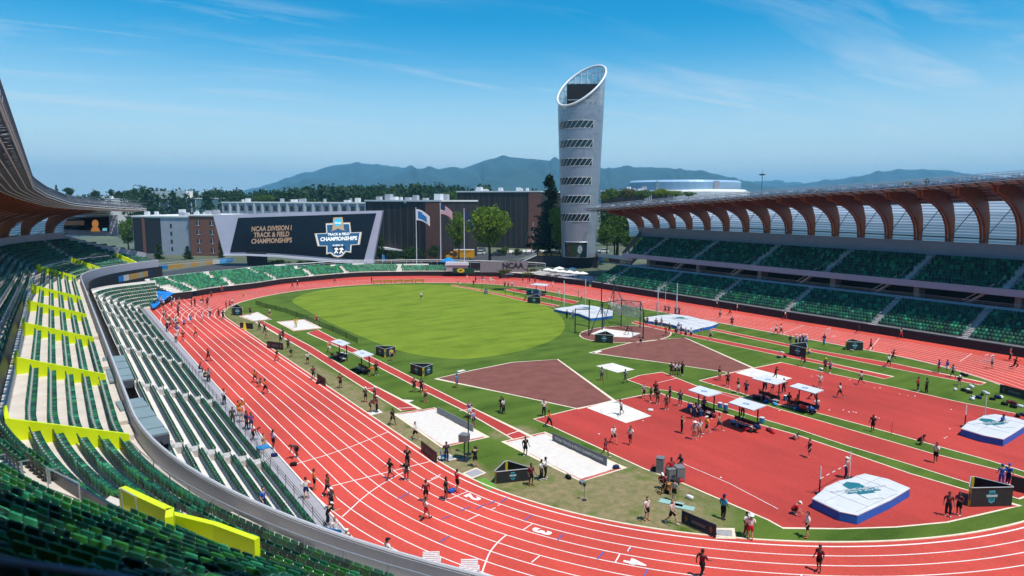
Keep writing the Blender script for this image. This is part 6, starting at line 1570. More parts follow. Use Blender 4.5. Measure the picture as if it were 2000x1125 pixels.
1404,841,walk,t,d,s,2,-,at the left end of the fourth shelter,60
1354,818,stand,n,n,p,1,-,left of three under the third shelter,20
1364,815,stand,w,n,p,3,-,middle of three under the third shelter,-40
1374,808,stand,p,k,p,3,-,right of three under the third shelter,40
1450,815,stand,d,k,p,3,-,standing behind the fourth shelter bench,20
1311,734,stand,k,k,s,3,-,first of four together below the brown sector,30
1318,734,stand,w,k,s,3,-,second of four together below the brown sector,10
1325,734,stand,w,d,s,3,-,third of four together below the brown sector,-20
1332,733,stand,k,k,p,3,-,last of four together below the brown sector,-30
1405,743,stand,k,t,s,2,-,at the left corner of the upper apron,60
1421,754,stand,d,k,s,3,-,second along the left edge of the upper apron,20
1441,768,stand,k,w,s,2,-,third along the left edge of the upper apron,70
1457,772,stand,n,n,s,2,-,fourth along the left edge of the upper apron,-20
1494,763,stand,k,k,p,3,-,under the left of the upper apron shelters,30
1508,768,stand,m,m,s,1,-,under the first upper apron shelter at its post,50
1530,768,hips,k,k,p,3,-,right of the first upper apron shelter,-160
1540,797,stand,k,d,s,3,-,between the two upper apron shelters,30
1556,801,stand,o,k,s,3,-,left of the second upper apron shelter,60
1576,805,crouch,w,n,s,3,-,crouching before the second upper apron shelter,40
1587,780,walk,k,k,p,2,-,behind the second upper apron shelter,60
1594,798,sit,w,n,p,2,-,seated under the second upper apron shelter,20
1548,857,lie,g,k,s,2,-,stretched out on the apron edge at right,-110
1130,548,stand,d,d,p,1,-,under the white parasols by the stand end,30
1160,551,stand,r,n,p,1,-,left of the stand stair by the parasols,20
'''
for ln in PEOPLE.strip().split('\n'):
    t = ln.split(','); u, v = float(t[0]), float(t[1]); fc = float(t[9]) if len(t) > 9 else None
    z = .03; 
    if u == 515 and v == 1000: z = 2.2
    if u in (432,): z = .6
    person(u, v, t[2], t[3], t[4], t[5], int(t[6]), t[7], t[8], z, fc)
# the blurred crowd at the sprint start
CROWD = random.Random(8); cols = 'kdmwwgnrkwopbt'
for i in range(34):
    v = CROWD.choice((CROWD.uniform(588,602), CROWD.uniform(588,650))); lo = np.interp(v, [588,600,650,670], [296,296,322,340]); hi = np.interp(v, [588,602,610,650], [418,400,352,350]); u = CROWD.uniform(lo, hi) if i > 8 else CROWD.uniform(lo, lo+22)
    sh = CROWD.choice(cols); b = person(u, v, CROWD.choice(('stand','stand','walk','hips','folded')), sh, CROWD.choice('kkdnmw'), CROWD.choice('sp'), CROWD.choice((1,2,3)), CROWD.choice('---wy'), '', .03, None, 'athletes crowding the sprint start')
    b['label'] = 'person in %s top in the blurred crowd at the far left sprint start' % CL[sh][1]
# ------------------------------------------------------------------ field equipment
PAN = mat('board_charcoal', (.022,.024,.028), rough=.55, var=.15); YEL = mat('board_yellow', (.55,.42,.02), rough=.5, var=.08); CY = mat('emblem_cyan', (.06,.38,.52), rough=.5, var=.1); GREYE = mat('board_edge', (.36,.38,.40), rough=.5, var=.05)
BLU = mat('mat_blue', (.010,.135,.55), rough=.55, var=.12, scale=2); WVIN = mat('white_vinyl', (.62,.63,.65), rough=.5, var=.06, scale=1.5); WPOST = mat('white_post', (.72,.72,.72), rough=.4, var=.03); BPOST = mat('black_post', (.015,.015,.018), rough=.5, var=.1); TEALM = mat('teal_print', (.015,.16,.20), rough=.5, var=.15)
COOL = mat('cooler_blue', (.02,.22,.50), rough=.4, var=.1)
def quad_on(mb, o, ex, ez, pts, mi=0): mb.face([o+ex*a+ez*b for a, b in pts], mi)
CROSS = [(-.5,.28),(-.25,.28),(-.25,.75),(.25,.75),(.25,.28),(.5,.28),(.42,-.15),(.25,-.15),(.25,-.6),(0,-.85),(-.25,-.6),(-.25,-.15),(-.42,-.15)]
def tri_board(A, B, C, h, label):           # three ground corners; truncated yellow corners, charcoal panels, open top
    P = [Vector((p.x,p.y,.03)) for p in (A, B, C)]; c = sum(P, Vector())/3
    root = empty('display_board', tuple(c), 0, label, 'display board', 'three-sided display boards on the infield'); P = [p-c for p in P]
    if (P[1]-P[0]).cross(P[2]-P[0]).z < 0: P = [P[1],P[0],P[2]]
    cut = .22; V = []
    for i in range(3): V.append((P[i].lerp(P[i-1], cut/max(.1,(P[i]-P[i-1]).length)), P[i].lerp(P[(i+1)%3], cut/max(.1,(P[i]-P[(i+1)%3]).length))))
    up = Vector((0,0,h))
    for i in range(3):
        a, b = V[i][1], V[(i+1)%3][0]; t = (b-a).normalized(); n = Vector((t.y,-t.x,0)); mb = MB(); mb.extr([a, b, b+up, a+up], -n*.06); pn = fix_normals(mb.build('panel', PAN, root))
        m_ = (a+b)/2+n*.012+up*.52; s_ = h*.42; mb = MB()
        quad_on(mb, m_, t, Vector((0,0,1)), [(x*s_*1.5,y*s_) for x,y in CROSS]); mb.build('emblem', CY, pn)
        mb = MB(); quad_on(mb, m_+n*.008, t, Vector((0,0,1)), [(x*s_*1.15,y*s_*.75) for x,y in CROSS]); mb.build('emblem_inner', TEALM, pn)
        mb = MB(); quad_on(mb, m_+n*.016, t, Vector((0,0,1)), [(-s_*.62,0),(s_*.62,0),(s_*.62,s_*.2),(-s_*.62,s_*.2)]); mb.build('emblem_band', WVIN, pn)
        c0, c1 = V[i]; mb = MB(); tt = (c1-c0).normalized(); n2 = Vector((tt.y,-tt.x,0)); mb.extr([c0, c1, c1+up, c0+up], -n2*.06); cp = fix_normals(mb.build('corner_panel', YEL, root))
        mb = MB(); mm = (c0+c1)/2+n2*.014+up*.5; quad_on(mb, mm, tt, Vector((0,0,1)), [(math.cos(q*pi/4)*(c1-c0).length*.4, math.sin(q*pi/4)*h*.22) for q in range(8)]); mb.build('emblem', TEALM, cp)
    mb = MB(); ring_ = [q+up for i in range(3) for q in V[i]]; mb.tube(ring_+[ring_[0]], .045, 5); mb.build('rim', GREYE, root)
tri_board(G(964,946), G(1039,938), G(988,922), 1.0, 'dark triangular board with yellow corner on dry grass by the long sand pit')
tri_board(G(1889,991), G(1981,989), G(1893,966), 1.5, 'large dark triangular board with yellow corner at the lower right apron corner')
tri_board(G(733,692), G(774,693), G(752,699), 1.25, 'dark triangular board with yellow corner between runway and oval, farther of two')
tri_board(G(800,728), G(847,729), G(827,737), 1.25, 'dark triangular board with yellow corner between runway and oval, nearer of two')
tri_board(G(1160,669), G(1200,671), G(1183,662), 1.3, 'dark triangular board with yellow corner before the hammer cage')
tri_board(G(1029,592), G(1057,594), G(1050,586), 1.4, 'pale-edged triangular board on the far infield right of the oval')
tri_board(G(1539,692), G(1576,701), G(1574,688), 1.5, 'dark triangular board with right yellow corner standing on the far jump runway')
tri_board(G(1650,684), G(1688,685), G(1660,678), 1.3, 'dark triangular board with left yellow corner on the grass below the back straight')
tri_board(G(452,616), G(476,616), G(462,609), 1.5, 'dark triangular board beside the farthest left sand pit')
# flat hoardings
def hoarding(a, b, h, label, txt=None, m=PAN, tm=None, ts=.5, legs=True, cat='hoarding', name='hoarding', th=.06):
    A = G(*a); B = G(*b); t = (B-A).normalized(); n = Vector((t.y,-t.x,0)); 
    if n.dot(CP-A) < 0: n = -n
    root = empty(name, ((A.x+B.x)/2,(A.y+B.y)/2,.03), math.atan2(t.y,t.x), label, cat); L_ = (B-A).length; s = 1 if n.dot(Vector((-t.y,t.x,0))) > 0 else -1
    mb = MB(); mb.hexa([(-L_/2,-th/2,.03),(L_/2,-th/2,.03),(L_/2,th/2,.03),(-L_/2,th/2,.03)], [(-L_/2,-th/2,h),(L_/2,-th/2,h),(L_/2,th/2,h),(-L_/2,th/2,h)]); pn = mb.build('panel', m, root)
    if txt:
        mb = MB(); me = text_mesh(txt, ts, .02); mb.add([(v.co.x*(1 if s < 0 else -1), s*(th/2+.006), h*.52+v.co.y) for v in me.vertices], [tuple(p.vertices) for p in me.polygons]); mb.build('lettering', tm or WVIN, pn)
    elif txt is None:
        for x in (-.36, .36):
            mb = MB(); mb.face([(L_*x+q[0]*h*.3, s*(th/2+.006), h*.5+q[1]*h*.3) for q in CROSS]); mb.build('emblem', mat('rusty_print', (.20,.10,.03), var=.2), pn)
        mb = MB(); mb.face([(-L_*.2, s*(th/2+.006), h*.38),(L_*.2, s*(th/2+.006), h*.38),(L_*.2, s*(th/2+.006), h*.62),(-L_*.2, s*(th/2+.006), h*.62)]); mb.build('printed_band', mat('dim_print', (.10,.10,.12), var=.3, scale=6), pn)
    if legs:
        for x in (-.42, .42): mb = MB(); mb.tube([(L_*x, -s*.05, h*.8),(L_*x, -s*.45, .0)], .025, 5); mb.build('strut', BPOST, root)
    return root
hoarding((1079,862),(1185,912), .85, 'long grey hoarding lettered along the far side of the long sand pit', 'NCAA TRACK & FIELD CHAMPIONSHIPS', mat('hoarding_grey', (.13,.145,.165), var=.08), WVIN, .37)
hoarding((854,808),(924,845), .75, 'plain grey hoarding along the far side of the first sand pit', '', mat('hoarding_grey2', (.22,.25,.28), var=.08))
hoarding((823,881),(853,905), .95, 'short dark hoarding with rusty print at the kerb by the finish')
hoarding((1331,1022),(1398,1052), .95, 'navy hoarding with orange marks leaning at the lower kerb', None, mat('hoarding_navy', (.010,.022,.05), var=.1))
hoarding((522,680),(553,684), 1.1, 'long dark hoarding at the kerb beside the left runway', None)
hoarding((620,745),(636,755), 1.0, 'folded dark board on the grass edge of lane one', '')
hoarding((469,641),(494,643), 1.0, 'dark hoarding next to a yellow figure at the far kerb', '')
hoarding((1952,768),(2010,784), 1.1, 'low dark hoarding at the kerb by the right frame edge', None)
hoarding((1973,958),(2030,972), 1.2, 'dark hoarding behind the large display board at right', '')
hoarding((620,1073),(668,1082), 1.6, 'bright blue hoarding at the foot of the lower left seats', '', mat('hoarding_blue', (.02,.20,.50), var=.05))
hoarding((302,590),(376,583), 1.6, 'dark screen wall behind the crowd at the sprint start', '', mat('wall_wine', (.02,.012,.014), var=.2), legs=False)
# blue awning at the start
mb = MB(); A, B, C_ = AX(268,557,1,80), AX(338,573,1,78), AX(297,603,1,60); mb.extr([G(268,556,2.4), G(340,572,1.7), G(299,602,.6)], Vector((0,0,-.15))); o = fix_normals(mb.build('blue_awning', mat('awning_blue', (.012,.20,.60), rough=.6, var=.05))); tag(o, 'bright blue sloping awning at the end of the left lower seats', 'awning')
# shelters
def shelter(roof, feet, label, logo=True):
    P = [G(u, v, 2.55) for u, v in roof]; c = sum(P, Vector())/4; cg = Vector((c.x, c.y, .03)); root = empty('bench_shelter', tuple(cg), 0, label, 'shelter', 'white bench shelters on the infield'); Q = [p-cg for p in P]
    mb = MB(); mb.hexa([p-Vector((0,0,.10)) for p in Q], Q); pn = fix_normals(mb.build('roof_panel', WVIN, root)); ax = (Q[1]-Q[2]).normalized(); long_ = (Q[2]-Q[1]); long_.z = 0; ln = long_.length; lt = long_.normalized(); wd = Vector((-lt.y,lt.x,0))
    mb = MB(); lc = Q[0].lerp(Q[2], .47)+Vector((0,0,.012)); 
    if logo:
        R0 = [lc+lt*(.34*math.cos(k*pi/8))+wd*(.26*math.sin(k*pi/8)) for k in range(17)]; R1 = [lc+lt*(.20*math.cos(k*pi/8))+wd*(.13*math.sin(k*pi/8)) for k in range(17)]; mb.strip(R1, R0); mb.build('emblem', COOL, pn)
    if wd.dot(CP-cg) > 0: wd = -wd
    for sgn in (-.34, .34):
        p = lt*(ln*sgn)+wd*.35; mb = MB(); mb.tube([(p.x,p.y,0),(p.x,p.y,2.4)], .075, 6); mb.build('post', BPOST, root)
    mb = MB(); a_ = math.atan2(lt.y, lt.x); mb.box((-wd.x*.2,-wd.y*.2,.40), (ln*.92,.45,.06), a_); mb.build('bench', GREYE, root); mb = MB(); mb.box((wd.x*.12,wd.y*.12,.5), (ln*.92,.05,.4), a_); mb.build('bench_back', BPOST, root)
    for sgn in (-.38, 0, .38): mb = MB(); p = lt*(ln*sgn)-wd*.2; mb.box((p.x,p.y,0), (.06,.4,.4), a_); mb.build('bench_leg', BPOST, root)
    return cg, lt, wd, ln
SH = []
for rf, lab in ((((1343.7,761.6),(1367,753),(1411,767),(1382,774)),'white roofed bench shelter highest on the near apron edge'),(((1422.7,786),(1445,776),(1497,791.5),(1470.7,801)),'white roofed bench shelter lowest on the near apron edge'),
    (((1468.5,739),(1492,732),(1537,744),(1515.5,751)),'white roofed bench shelter left on the upper apron edge'),(((1541,754),(1559,748),(1609,761.6),(1591,768)),'white roofed bench shelter right on the upper apron edge'),
    (((645,666.7),(662.7,662),(684,670),(668,675.5)),'white roofed bench shelter farther along the two left runways'),(((688,688),(708,683),(730.7,692),(706.7,698)),'white roofed bench shelter nearer along the two left runways'),(((1034,556),(1047,553),(1073,555),(1066,558.5)),'pinkish white shelter on the far infield by the bend')):
    SH.append(shelter(rf, None, lab, 'pinkish' not in lab))
# coolers, bags and boxes
def barrel(p, label, m=COOL, r=.25, h=.62, grp='blue coolers at the shelters'):
    root = empty('cooler', tuple(p), 0, label, 'cooler', grp); mb = MB(); mb.lathe([(r*.9,0),(r,.1),(r,h*.85),(r*.92,h*.88)], 14, cap=True); mb.build('tub', m, root); mb = MB(); mb.lathe([(r*1.03,h*.88),(r*1.03,h*.97),(r*.5,h)], 14, cap=True); mb.build('lid', WVIN if m is COOL else m, root)
for (u, v), lab in (((1406,801),'left blue cooler between the two near apron shelters'),((1417,804),'right blue cooler between the two near apron shelters'),((1534,782),'blue cooler between the two upper apron shelters'),((1369,812),'blue cooler under the highest near apron shelter'),((668,696),'left blue cooler under the farther runway shelter'),((677,698),'right blue cooler under the farther runway shelter'),((1488,826),'blue cooler at the right end of the lowest near shelter')):
    barrel(G(u, v, .03)+Vector((0,0,.25 if 'between the two near' in lab else 0)), lab)
BR = random.Random(77)
def bag_mesh(sd):
    R_ = random.Random(sd); bm = bmesh.new(); bmesh.ops.create_icosphere(bm, subdivisions=2, radius=1)
    for v in bm.verts: f_ = lambda a: math.copysign(abs(a)**.55, a); v.co = Vector((f_(v.co.x)*.27, f_(v.co.y)*.16, f_(max(-.6, v.co.z))*.13))*(1+R_.uniform(-.10,.10))
    me = bpy.data.meshes.new('bag'); bm.to_mesh(me); bm.free(); me.polygons.foreach_set('use_smooth', [True]*len(me.polygons)); me.materials.append(PAN); return me
BAGS = [bag_mesh(i) for i in range(4)]
mb = MB(); mb.tube([(-.16,-.1,.10),(-.12,-.1,.24),(.12,-.1,.24),(.16,-.1,.10)], .016, 5); STRAP = mb.build('strap', BPOST).data; bpy.data.objects.remove(bpy.data.objects['strap'])
def bag(u, v, col, label, grp, z=.0, s=1.):
    p = G(u, v, .03); root = put('bag', BR.choice(BAGS), CM[col]); root.location = p+Vector((0,0,.11*s+z)); root.rotation_euler = (0,0,BR.uniform(0,6.28)); root.scale = (s,s,s*1.15); tag(root, label, 'bag', grp); o = bpy.data.objects.new('strap', STRAP); COL.objects.link(o); o.parent = root; return root
for u, v, col in ((1882,764,'k'),(1890,762,'w'),(1897,757,'w'),(1893,768,'k'),(1902,776,'w'),(1911,778,'n'),(1918,772,'k'),(1923,767,'w'),(1928,770,'w'),(1899,781,'w'),(1938,781,'k'),(1948,778,'n'),(1955,778,'w'),(1962,791,'k'),(1972,787,'m'),(1980,789,'m'),(1979,796,'k'),(1992,795,'w'),(1866,762,'w'),(1880,733,'k'),(1887,735,'k'),(1988,814,'k'),(1998,812,'n')):
    bag(u, v, col, '%s sports bag in the litter of bags on the right grass' % CL[col][1], 'bags littered on the right grass', s=BR.uniform(.8,1.4))
for i, (cg, lt, wd, ln) in enumerate(SH[:6]):
    where = ('highest near apron shelter','lowest near apron shelter','left upper apron shelter','right upper apron shelter','farther runway shelter','nearer runway shelter')[i]
    for k in range(8 if i < 4 else 6):
        q = -.44+.88*k/(7 if i < 4 else 5); p = cg+lt*(ln*q)-wd*BR.choice((.1,.25,.65)); x, y, _ = px(p); onb = BR.random() < .5; col = BR.choice('kkkdnncbrmk'); b = bag(x, y, col, '%s bag among the kit at the %s' % (CL[col][1], where), 'kit bags at the '+where, .40 if onb else 0, BR.uniform(.9,1.5))
for u, v, col, lab in ((1509,846,'r','red kit bag on the apron edge right of the shelters'),(1501,842,'m','maroon bag just left of the red kit bag'),(1347,974,'w','pale blue-white backpack alone on the lower grass'),(1284,921,'k','black bag left of the tall grey camera case'),(1277,918,'d','charcoal bag farthest left at the camera gear'),(1303,962,'k','black bag at the seated crew'),(1328,941,'r','red bag behind the camera cases'),(882,961,'b','bright blue bag by the red-topped person on lane two'),(1417,807,'k','black backpack below the blue coolers'),(1395,815,'m','maroon backpack beside the third shelter'),(1521,699,'n','navy bag heap left of the centre right board'),(1533,698,'k','black bag heap left of the centre right board'),(1527,690,'w','white bag left of the centre right board'),(1603,722,'w','white box bag beside the yellow-capped person'),(1203,915,'n','dark net bag at the end of the long pit'),(1110,934,'k','small black bag on the near edge of the long pit'),(1270,803,'w','white towel bag beside the near throwing pad'),(622,749,'k','black round bag on the dry grass by the folded board'),(1663,686,'t','tan bag by the right board below the back straight'),(536,891,'n','navy bag at the feet of the person on the outer kerb'),(573,909,'k','dark bag by the stooping runner')): bag(u, v, col, lab, None, s=1.1)
def crate(u, v, sx, sy, h, m, label, name='equipment_case', cat='case', lidm=None):
    p = G(u, v, .03); root = empty(name, tuple(p), .5+u*.1, label, cat); mb = MB(); mb.box((0,0,0), (sx,sy,h)); mb.build('body', m, root); mb = MB(); mb.box((0,0,h+.002), (sx*1.04,sy*1.04,.06)); mb.build('lid', lidm or m, root); mb = MB(); mb.box((0,-sy/2-.03,h*.5), (sx*.4,.03,.08)); mb.build('latch', BPOST, root)
GC = mat('case_grey', (.17,.18,.19), rough=.5, var=.1)
crate(1289,922,.7,.6,1.25,GC,'tall grey equipment case at the apron edge'); crate(1311,938,.8,.7,1.0,GC,'grey camera case left of two at the crew'); crate(1326,937,.8,.7,1.1,GC,'grey camera case right of two at the crew'); crate(1318,948,.7,.5,.5,PAN,'low black case in front of the crew'); crate(1304,957,.6,.5,.5,mat('case_orange', (.5,.2,.03), var=.1),'orange case at the crew on the grass edge')
crate(515,895,.9,.9,1.0,WVIN,'white bin on the grey walk by the rail','waste_bin','bin',COOL); crate(1046,575,1.6,.8,1.2,COOL,'blue box at the far infield shelter'); crate(1033,575,1.0,.8,1.1,mat('case_teal', (.02,.16,.20), var=.1),'teal box left of the far infield shelter'); crate(1055,577,.6,.6,1.0,WVIN,'white ball-topped box by the far shelter'); crate(949,574,1.2,.8,.8,GC,'grey low frame box on the far infield')
crate(1138,944,.5,.4,.12,GC,'flat grey box at the pit corner')
for u, v, lab in ((1311,982,'teal mat nearer the dry grass on the lower field'),(1332,990,'teal mat beside the dark-shirted walker on the lower field')):
    p = G(u, v, .03); mb = MB(); mb.box((p.x,p.y,.03), (.7,1.8,.03), .5); o = mb.build('exercise_mat', mat('teal_foam', (.28,.46,.42), var=.06)); tag(o, lab, 'mat')
# landing mats
LOGO_ROT = rad(159)
def landing_mat(top, h, label, logo=None, group='landing mats', skirt=.0):
    P = [G(u, v, h) for u, v in top]; c = sum(P, Vector())/len(P); root = empty('landing_mat', (c.x,c.y,.035), 0, label, 'landing mat', group); Q = [(p.x-c.x,p.y-c.y) for p in P]
    if sum(Q[i][0]*Q[(i+1)%len(Q)][1]-Q[(i+1)%len(Q)][0]*Q[i][1] for i in range(len(Q))) < 0: Q.reverse()
    ins = [(x*.985,y*.985) for x, y in Q]; mb = MB(); mb.hexa([(x,y,0) for x,y in Q], [(x,y,h-.16) for x,y in Q]); fix_normals(mb.build('foam_base', BLU, root)); 
    mb = MB(); n = len(Q); vs = [(x,y,h-.155) for x,y in Q]+[(x*1.004,y*1.004,h-.08) for x,y in Q]+[(x,y,h-.03) for x,y in ins]+[(x*.9,y*.9,h+.0) for x,y in ins]; fs = [tuple(range(n-1,-1,-1))]+[(k*n+i, k*n+(i+1)%n, (k+1)*n+(i+1)%n, (k+1)*n+i) for k in range(3) for i in range(n)]+[tuple(3*n+i for i in range(n))]; mb.add(vs, fs); tcv = fix_normals(mb.build('top_cover', WVIN, root)); mb = MB(); xs = [x for x, y in Q]; ys = [y for x, y in Q]; big = max(Q, key=lambda p: math.hypot(*p)); a_ = math.atan2(big[1], big[0])
    def inside(x, y): 
        r = False; j = n-1
        for i in range(n):
            if (Q[i][1] > y) != (Q[j][1] > y) and x < (Q[j][0]-Q[i][0])*(y-Q[i][1])/(Q[j][1]-Q[i][1])+Q[i][0]: r = not r
            j = i
        return r
    e0 = max(((Q[i], Q[(i+1)%n]) for i in range(n)), key=lambda e: math.dist(*e)); t = Vector((e0[1][0]-e0[0][0], e0[1][1]-e0[0][1], 0)).normalized(); nn_ = Vector((-t.y, t.x, 0))
    for ax_, ot in ((t, nn_), (nn_, t)):
        for k in (-2.2, 0., 2.2):
            pts = [ax_*(q*.1)+ot*k for q in range(-90, 91)]; pts = [p for p in pts if inside(p.x*1.06, p.y*1.06)]
            if len(pts) > 3: mb.tube([pts[0]+Vector((0,0,h+.004)), pts[-1]+Vector((0,0,h+.004))], .018, 4)
    mb.build('seam', mat('seam_grey', (.30,.31,.33), var=.05), tcv); return root, c
def logo_on(root, c, u, v, h, su, sv, rot):
    q = G(u, v, h)-Vector((c.x,c.y,0)); 
    t = Vector((math.cos(rot),math.sin(rot),0)); n = Vector((-t.y,t.x,0)); o_ = Vector((q.x,q.y,h+.010))
    mb = MB(); mb.face([o_+t*(x*su)+n*(y*sv) for x,y in CROSS]); em = mb.build('emblem', TEALM, root); mb = MB(); 
    for k, s_ in ((.12,.16),(-.08,.22)): text_to(mb, 'CHAMPIONSHIPS' if k < 0 else 'TRACK & FIELD', s_*sv*1.1, o_+n*(k*sv)+Vector((0,0,.012)), t, n, bold=.02, sx=su/sv*.9)
    mb.face([o_+Vector((0,0,.012))+t*x+n*y for x, y in ((-.25*su,.45*sv),(.25*su,.45*sv),(.22*su,.95*sv),(-.22*su,.95*sv))]); mb.build('emblem_lettering', WVIN, em)
m1, c1 = landing_mat(((1586.5,972.5),(1606,957),(1611,951),(1640,938),(1662,934),(1672,929),(1689,924.5),(1735,935),(1777.5,952.5),(1740,975),(1675,1005),(1640,998)), .78, 'large white and blue landing mat with teal emblem on the near apron')
logo_on(m1, c1, 1680, 957, .79, 3.0, 1.7, LOGO_ROT)
m2, c2 = landing_mat(((1877,836),(1890,824),(1905,820),(1920,811.5),(1935,809.5),(1944,808.5),(1980,815),(2012,824),(1985,842),(1960,857),(1920,849)), .78, 'large white and blue landing mat at the right frame edge')
logo_on(m2, c2, 1940, 826, .79, 2.8, 1.6, LOGO_ROT)
m3, c3 = landing_mat(((1259,620),(1287.5,615.5),(1317.5,613.5),(1345,617),(1367.5,622.5),(1402.5,631),(1390,636),(1380,638),(1366,641),(1352.5,644),(1337,642),(1315,634),(1290,629),(1262,626)), .6, 'wide white vault mat with blue side in the centre right')
logo_on(m3, c3, 1328, 622, .62, 3., 2., 2.2)
m4, c4 = landing_mat(((1082,603),(1098,600),(1111,599),(1122,596.5),(1136,594.5),(1165,598),(1197,607),(1196,616),(1175,619),(1153.5,621),(1131,612),(1105,608)), .6, 'wide white vault mat with blue side right of the oval')
logo_on(m4, c4, 1143, 602, .62, 2.6, 1.8, 2.2)
# vault standards and high jump posts
def post_thing(name, u, v, h, label, m=WPOST, r=.09, base=True, cat='post', band=False, group=None):
    p = G(u, v, .035); root = empty(name, tuple(p), u, label, cat, group); mb = MB(); mb.tube([(0,0,.06),(0,0,h*.55)], r, 7); mb.build('post', m if not band else BPOST, root); mb = MB(); mb.tube([(0,0,h*.55),(0,0,h)], r*.8, 7); mb.build('upper_post', m, root)
    mb = MB(); mb.box((0,0,0), (.7,.5,.08)); mb.build('base', BPOST, root); 
    if not base: pass
    return root
for u, v, h, lab in ((1101,601,5.8,'left white upright of the left vault mat'),(1143,597,5.8,'right white upright of the left vault mat'),(1284,617,5.8,'left white upright of the right vault mat'),(1321,613,6.2,'right white upright of the right vault mat')): post_thing('vault_standard', u, v, h, lab, m=mat('upright_grey', (.50,.54,.58), rough=.4, var=.05), r=.13, cat='upright', group='vault uprights')
post_thing('vault_standard', 1299, 606, 5., 'thin white upright between the right vault mat uprights', r=.04, cat='upright')
for u, v, lab, bd in ((1600,966,'dark and white jump post at the left corner of the near mat',True),(1658,934,'white jump post behind the near mat',False),(1884,834,'dark jump post at the left corner of the edge mat',True),(1923,815,'white jump post behind the edge mat',False)): post_thing('jump_post', u, v, 2.3, lab, r=.055, cat='jump post', band=bd)
def bar(u0, v0, z0, u1, v1, z1, label, n=10):
    a = G(u0, v0, z0); b = G(u1, v1, z1); mb = MB()
    for i in range(n): mb.tube([a.lerp(b, i/n), a.lerp(b, (i+1)/n)], .03, 5, mi=i % 2)
    o = mb.build('crossbar', [WPOST, mat('bar_red', (.5,.03,.03), var=.05)]); tag(o, label, 'crossbar')
a_, b_ = G(1600,966), G(1656,935); x0 = px(a_+Vector((0,0,1.3))); x1 = px(b_+Vector((0,0,1.3))); bar(x0[0], x0[1], 1.3, x1[0], x1[1], 1.3, 'red and white crossbar at the near blue mat')
for u, v, lab, c_ in ((1741,850,'thin red marker pole on the right grass strip',(.5,.03,.03)),(1178,735+28,'thin red marker by the white slab',(.35,.02,.02)),(1185,741,'thin dark marker by the white slab',(.02,.02,.02))):
    p = G(u, v); mb = MB(); mb.tube([p, p+Vector((0,0,1.3))], .025, 5); o = mb.build('marker_pole', mat('pole_%d' % u, c_, var=.05)); tag(o, lab, 'marker pole')
# hammer cage
hc = empty('hammer_cage', tuple(G(1195,640)), 0, 'black framed hammer cage with a bunched grey net', 'cage'); off = -Vector(hc.location)
feet = [(1123,650),(1150,657),(1174,619),(1198,616),(1176,645),(1213,638),(1256,662),(1250,640)]; F_ = [G(u, v) for u, v in feet]; hts = [4.2,6.2,6.8,7.0,5.0,5.,4.6,4.8]
for p, h in zip(F_, hts): mb = MB(); mb.tube([p, p+Vector((0,0,h))], .10, 6); o = mb.build('post', BPOST, hc); o.location = off
for i, j, zi, zj in ((0,1,.2,.3),(0,1,1.6,1.7),(0,1,4.1,4.6),(2,3,6.7,6.9),(2,3,1.5,1.5),(3,5,6.9,4.9),(5,7,4.9,4.7),(4,5,4.9,4.9),(4,3,.1,5.5),(7,6,4.7,4.5),(1,4,.1,4.8)):
    mb = MB(); mb.tube([F_[i]+Vector((0,0,zi)), F_[j]+Vector((0,0,zj))], .07, 5); o = mb.build('frame_bar', BPOST, hc); o.location = off
def net_mat():
    m = bpy.data.materials.new('grey_netting'); m.use_nodes = True; nt = m.node_tree; b = nt.nodes['Principled BSDF']; b.inputs['Base Color'].default_value = (.55,.53,.50,1); b.inputs['Roughness'].default_value = .9
    tc = nd(nt, 'ShaderNodeTexCoord'); n = nd(nt, 'ShaderNodeTexNoise'); n.inputs['Scale'].default_value = 1.1; n.inputs['Detail'].default_value = 8; n.inputs['Distortion'].default_value = 1.5; nt.links.new(tc.outputs['Object'], n.inputs['Vector']); mr = nd(nt, 'ShaderNodeMapRange'); mr.inputs[1].default_value = .42; mr.inputs[2].default_value = .66; mr.inputs[3].default_value = .22; mr.inputs[4].default_value = .95; nt.links.new(n.outputs['Fac'], mr.inputs[0]); nt.links.new(mr.outputs[0], b.inputs['Alpha']); return m
NET = net_mat(); NETT = mat('thin_netting', (.45,.44,.42), rough=.9, var=.1, alpha=.16)
def netsheet(tops, z1, z0, m, seed, bulge=.8):
    R_ = random.Random(seed); mb = MB(); n = 16; vs = []
    for i in range(n+1):
        q = i/n*(len(tops)-1); k = min(int(q), len(tops)-2); p = tops[k].lerp(tops[k+1], q-k); sag = math.sin((q-k)*pi)
        for j in range(7): w_ = j/6; vs.append((p.x+R_.uniform(-.25,.25)*bulge, p.y+R_.uniform(-.25,.25)*bulge, (z1-.7*sag*(1-w_))*(1-w_)+z0*w_+R_.uniform(-.1,.1)))
    mb.add(vs, [(i*7+j, (i+1)*7+j, (i+1)*7+j+1, i*7+j+1) for i in range(n) for j in range(6)]); o = mb.build('net', m, hc, smooth=True); o.location = off
netsheet([G(1190,634), G(1213,632), G(1236,640), G(1250,650)], 5.1, 2.6, NET, 1, 1.2); netsheet([G(1196,640), G(1218,642), G(1240,648)], 4.6, 2.5, NET, 2, 1.2)
netsheet([F_[5], F_[7], F_[6]], 4.8, .1, NETT, 3, .3); netsheet([F_[3], F_[5]], 6., .1, NETT, 4, .3)
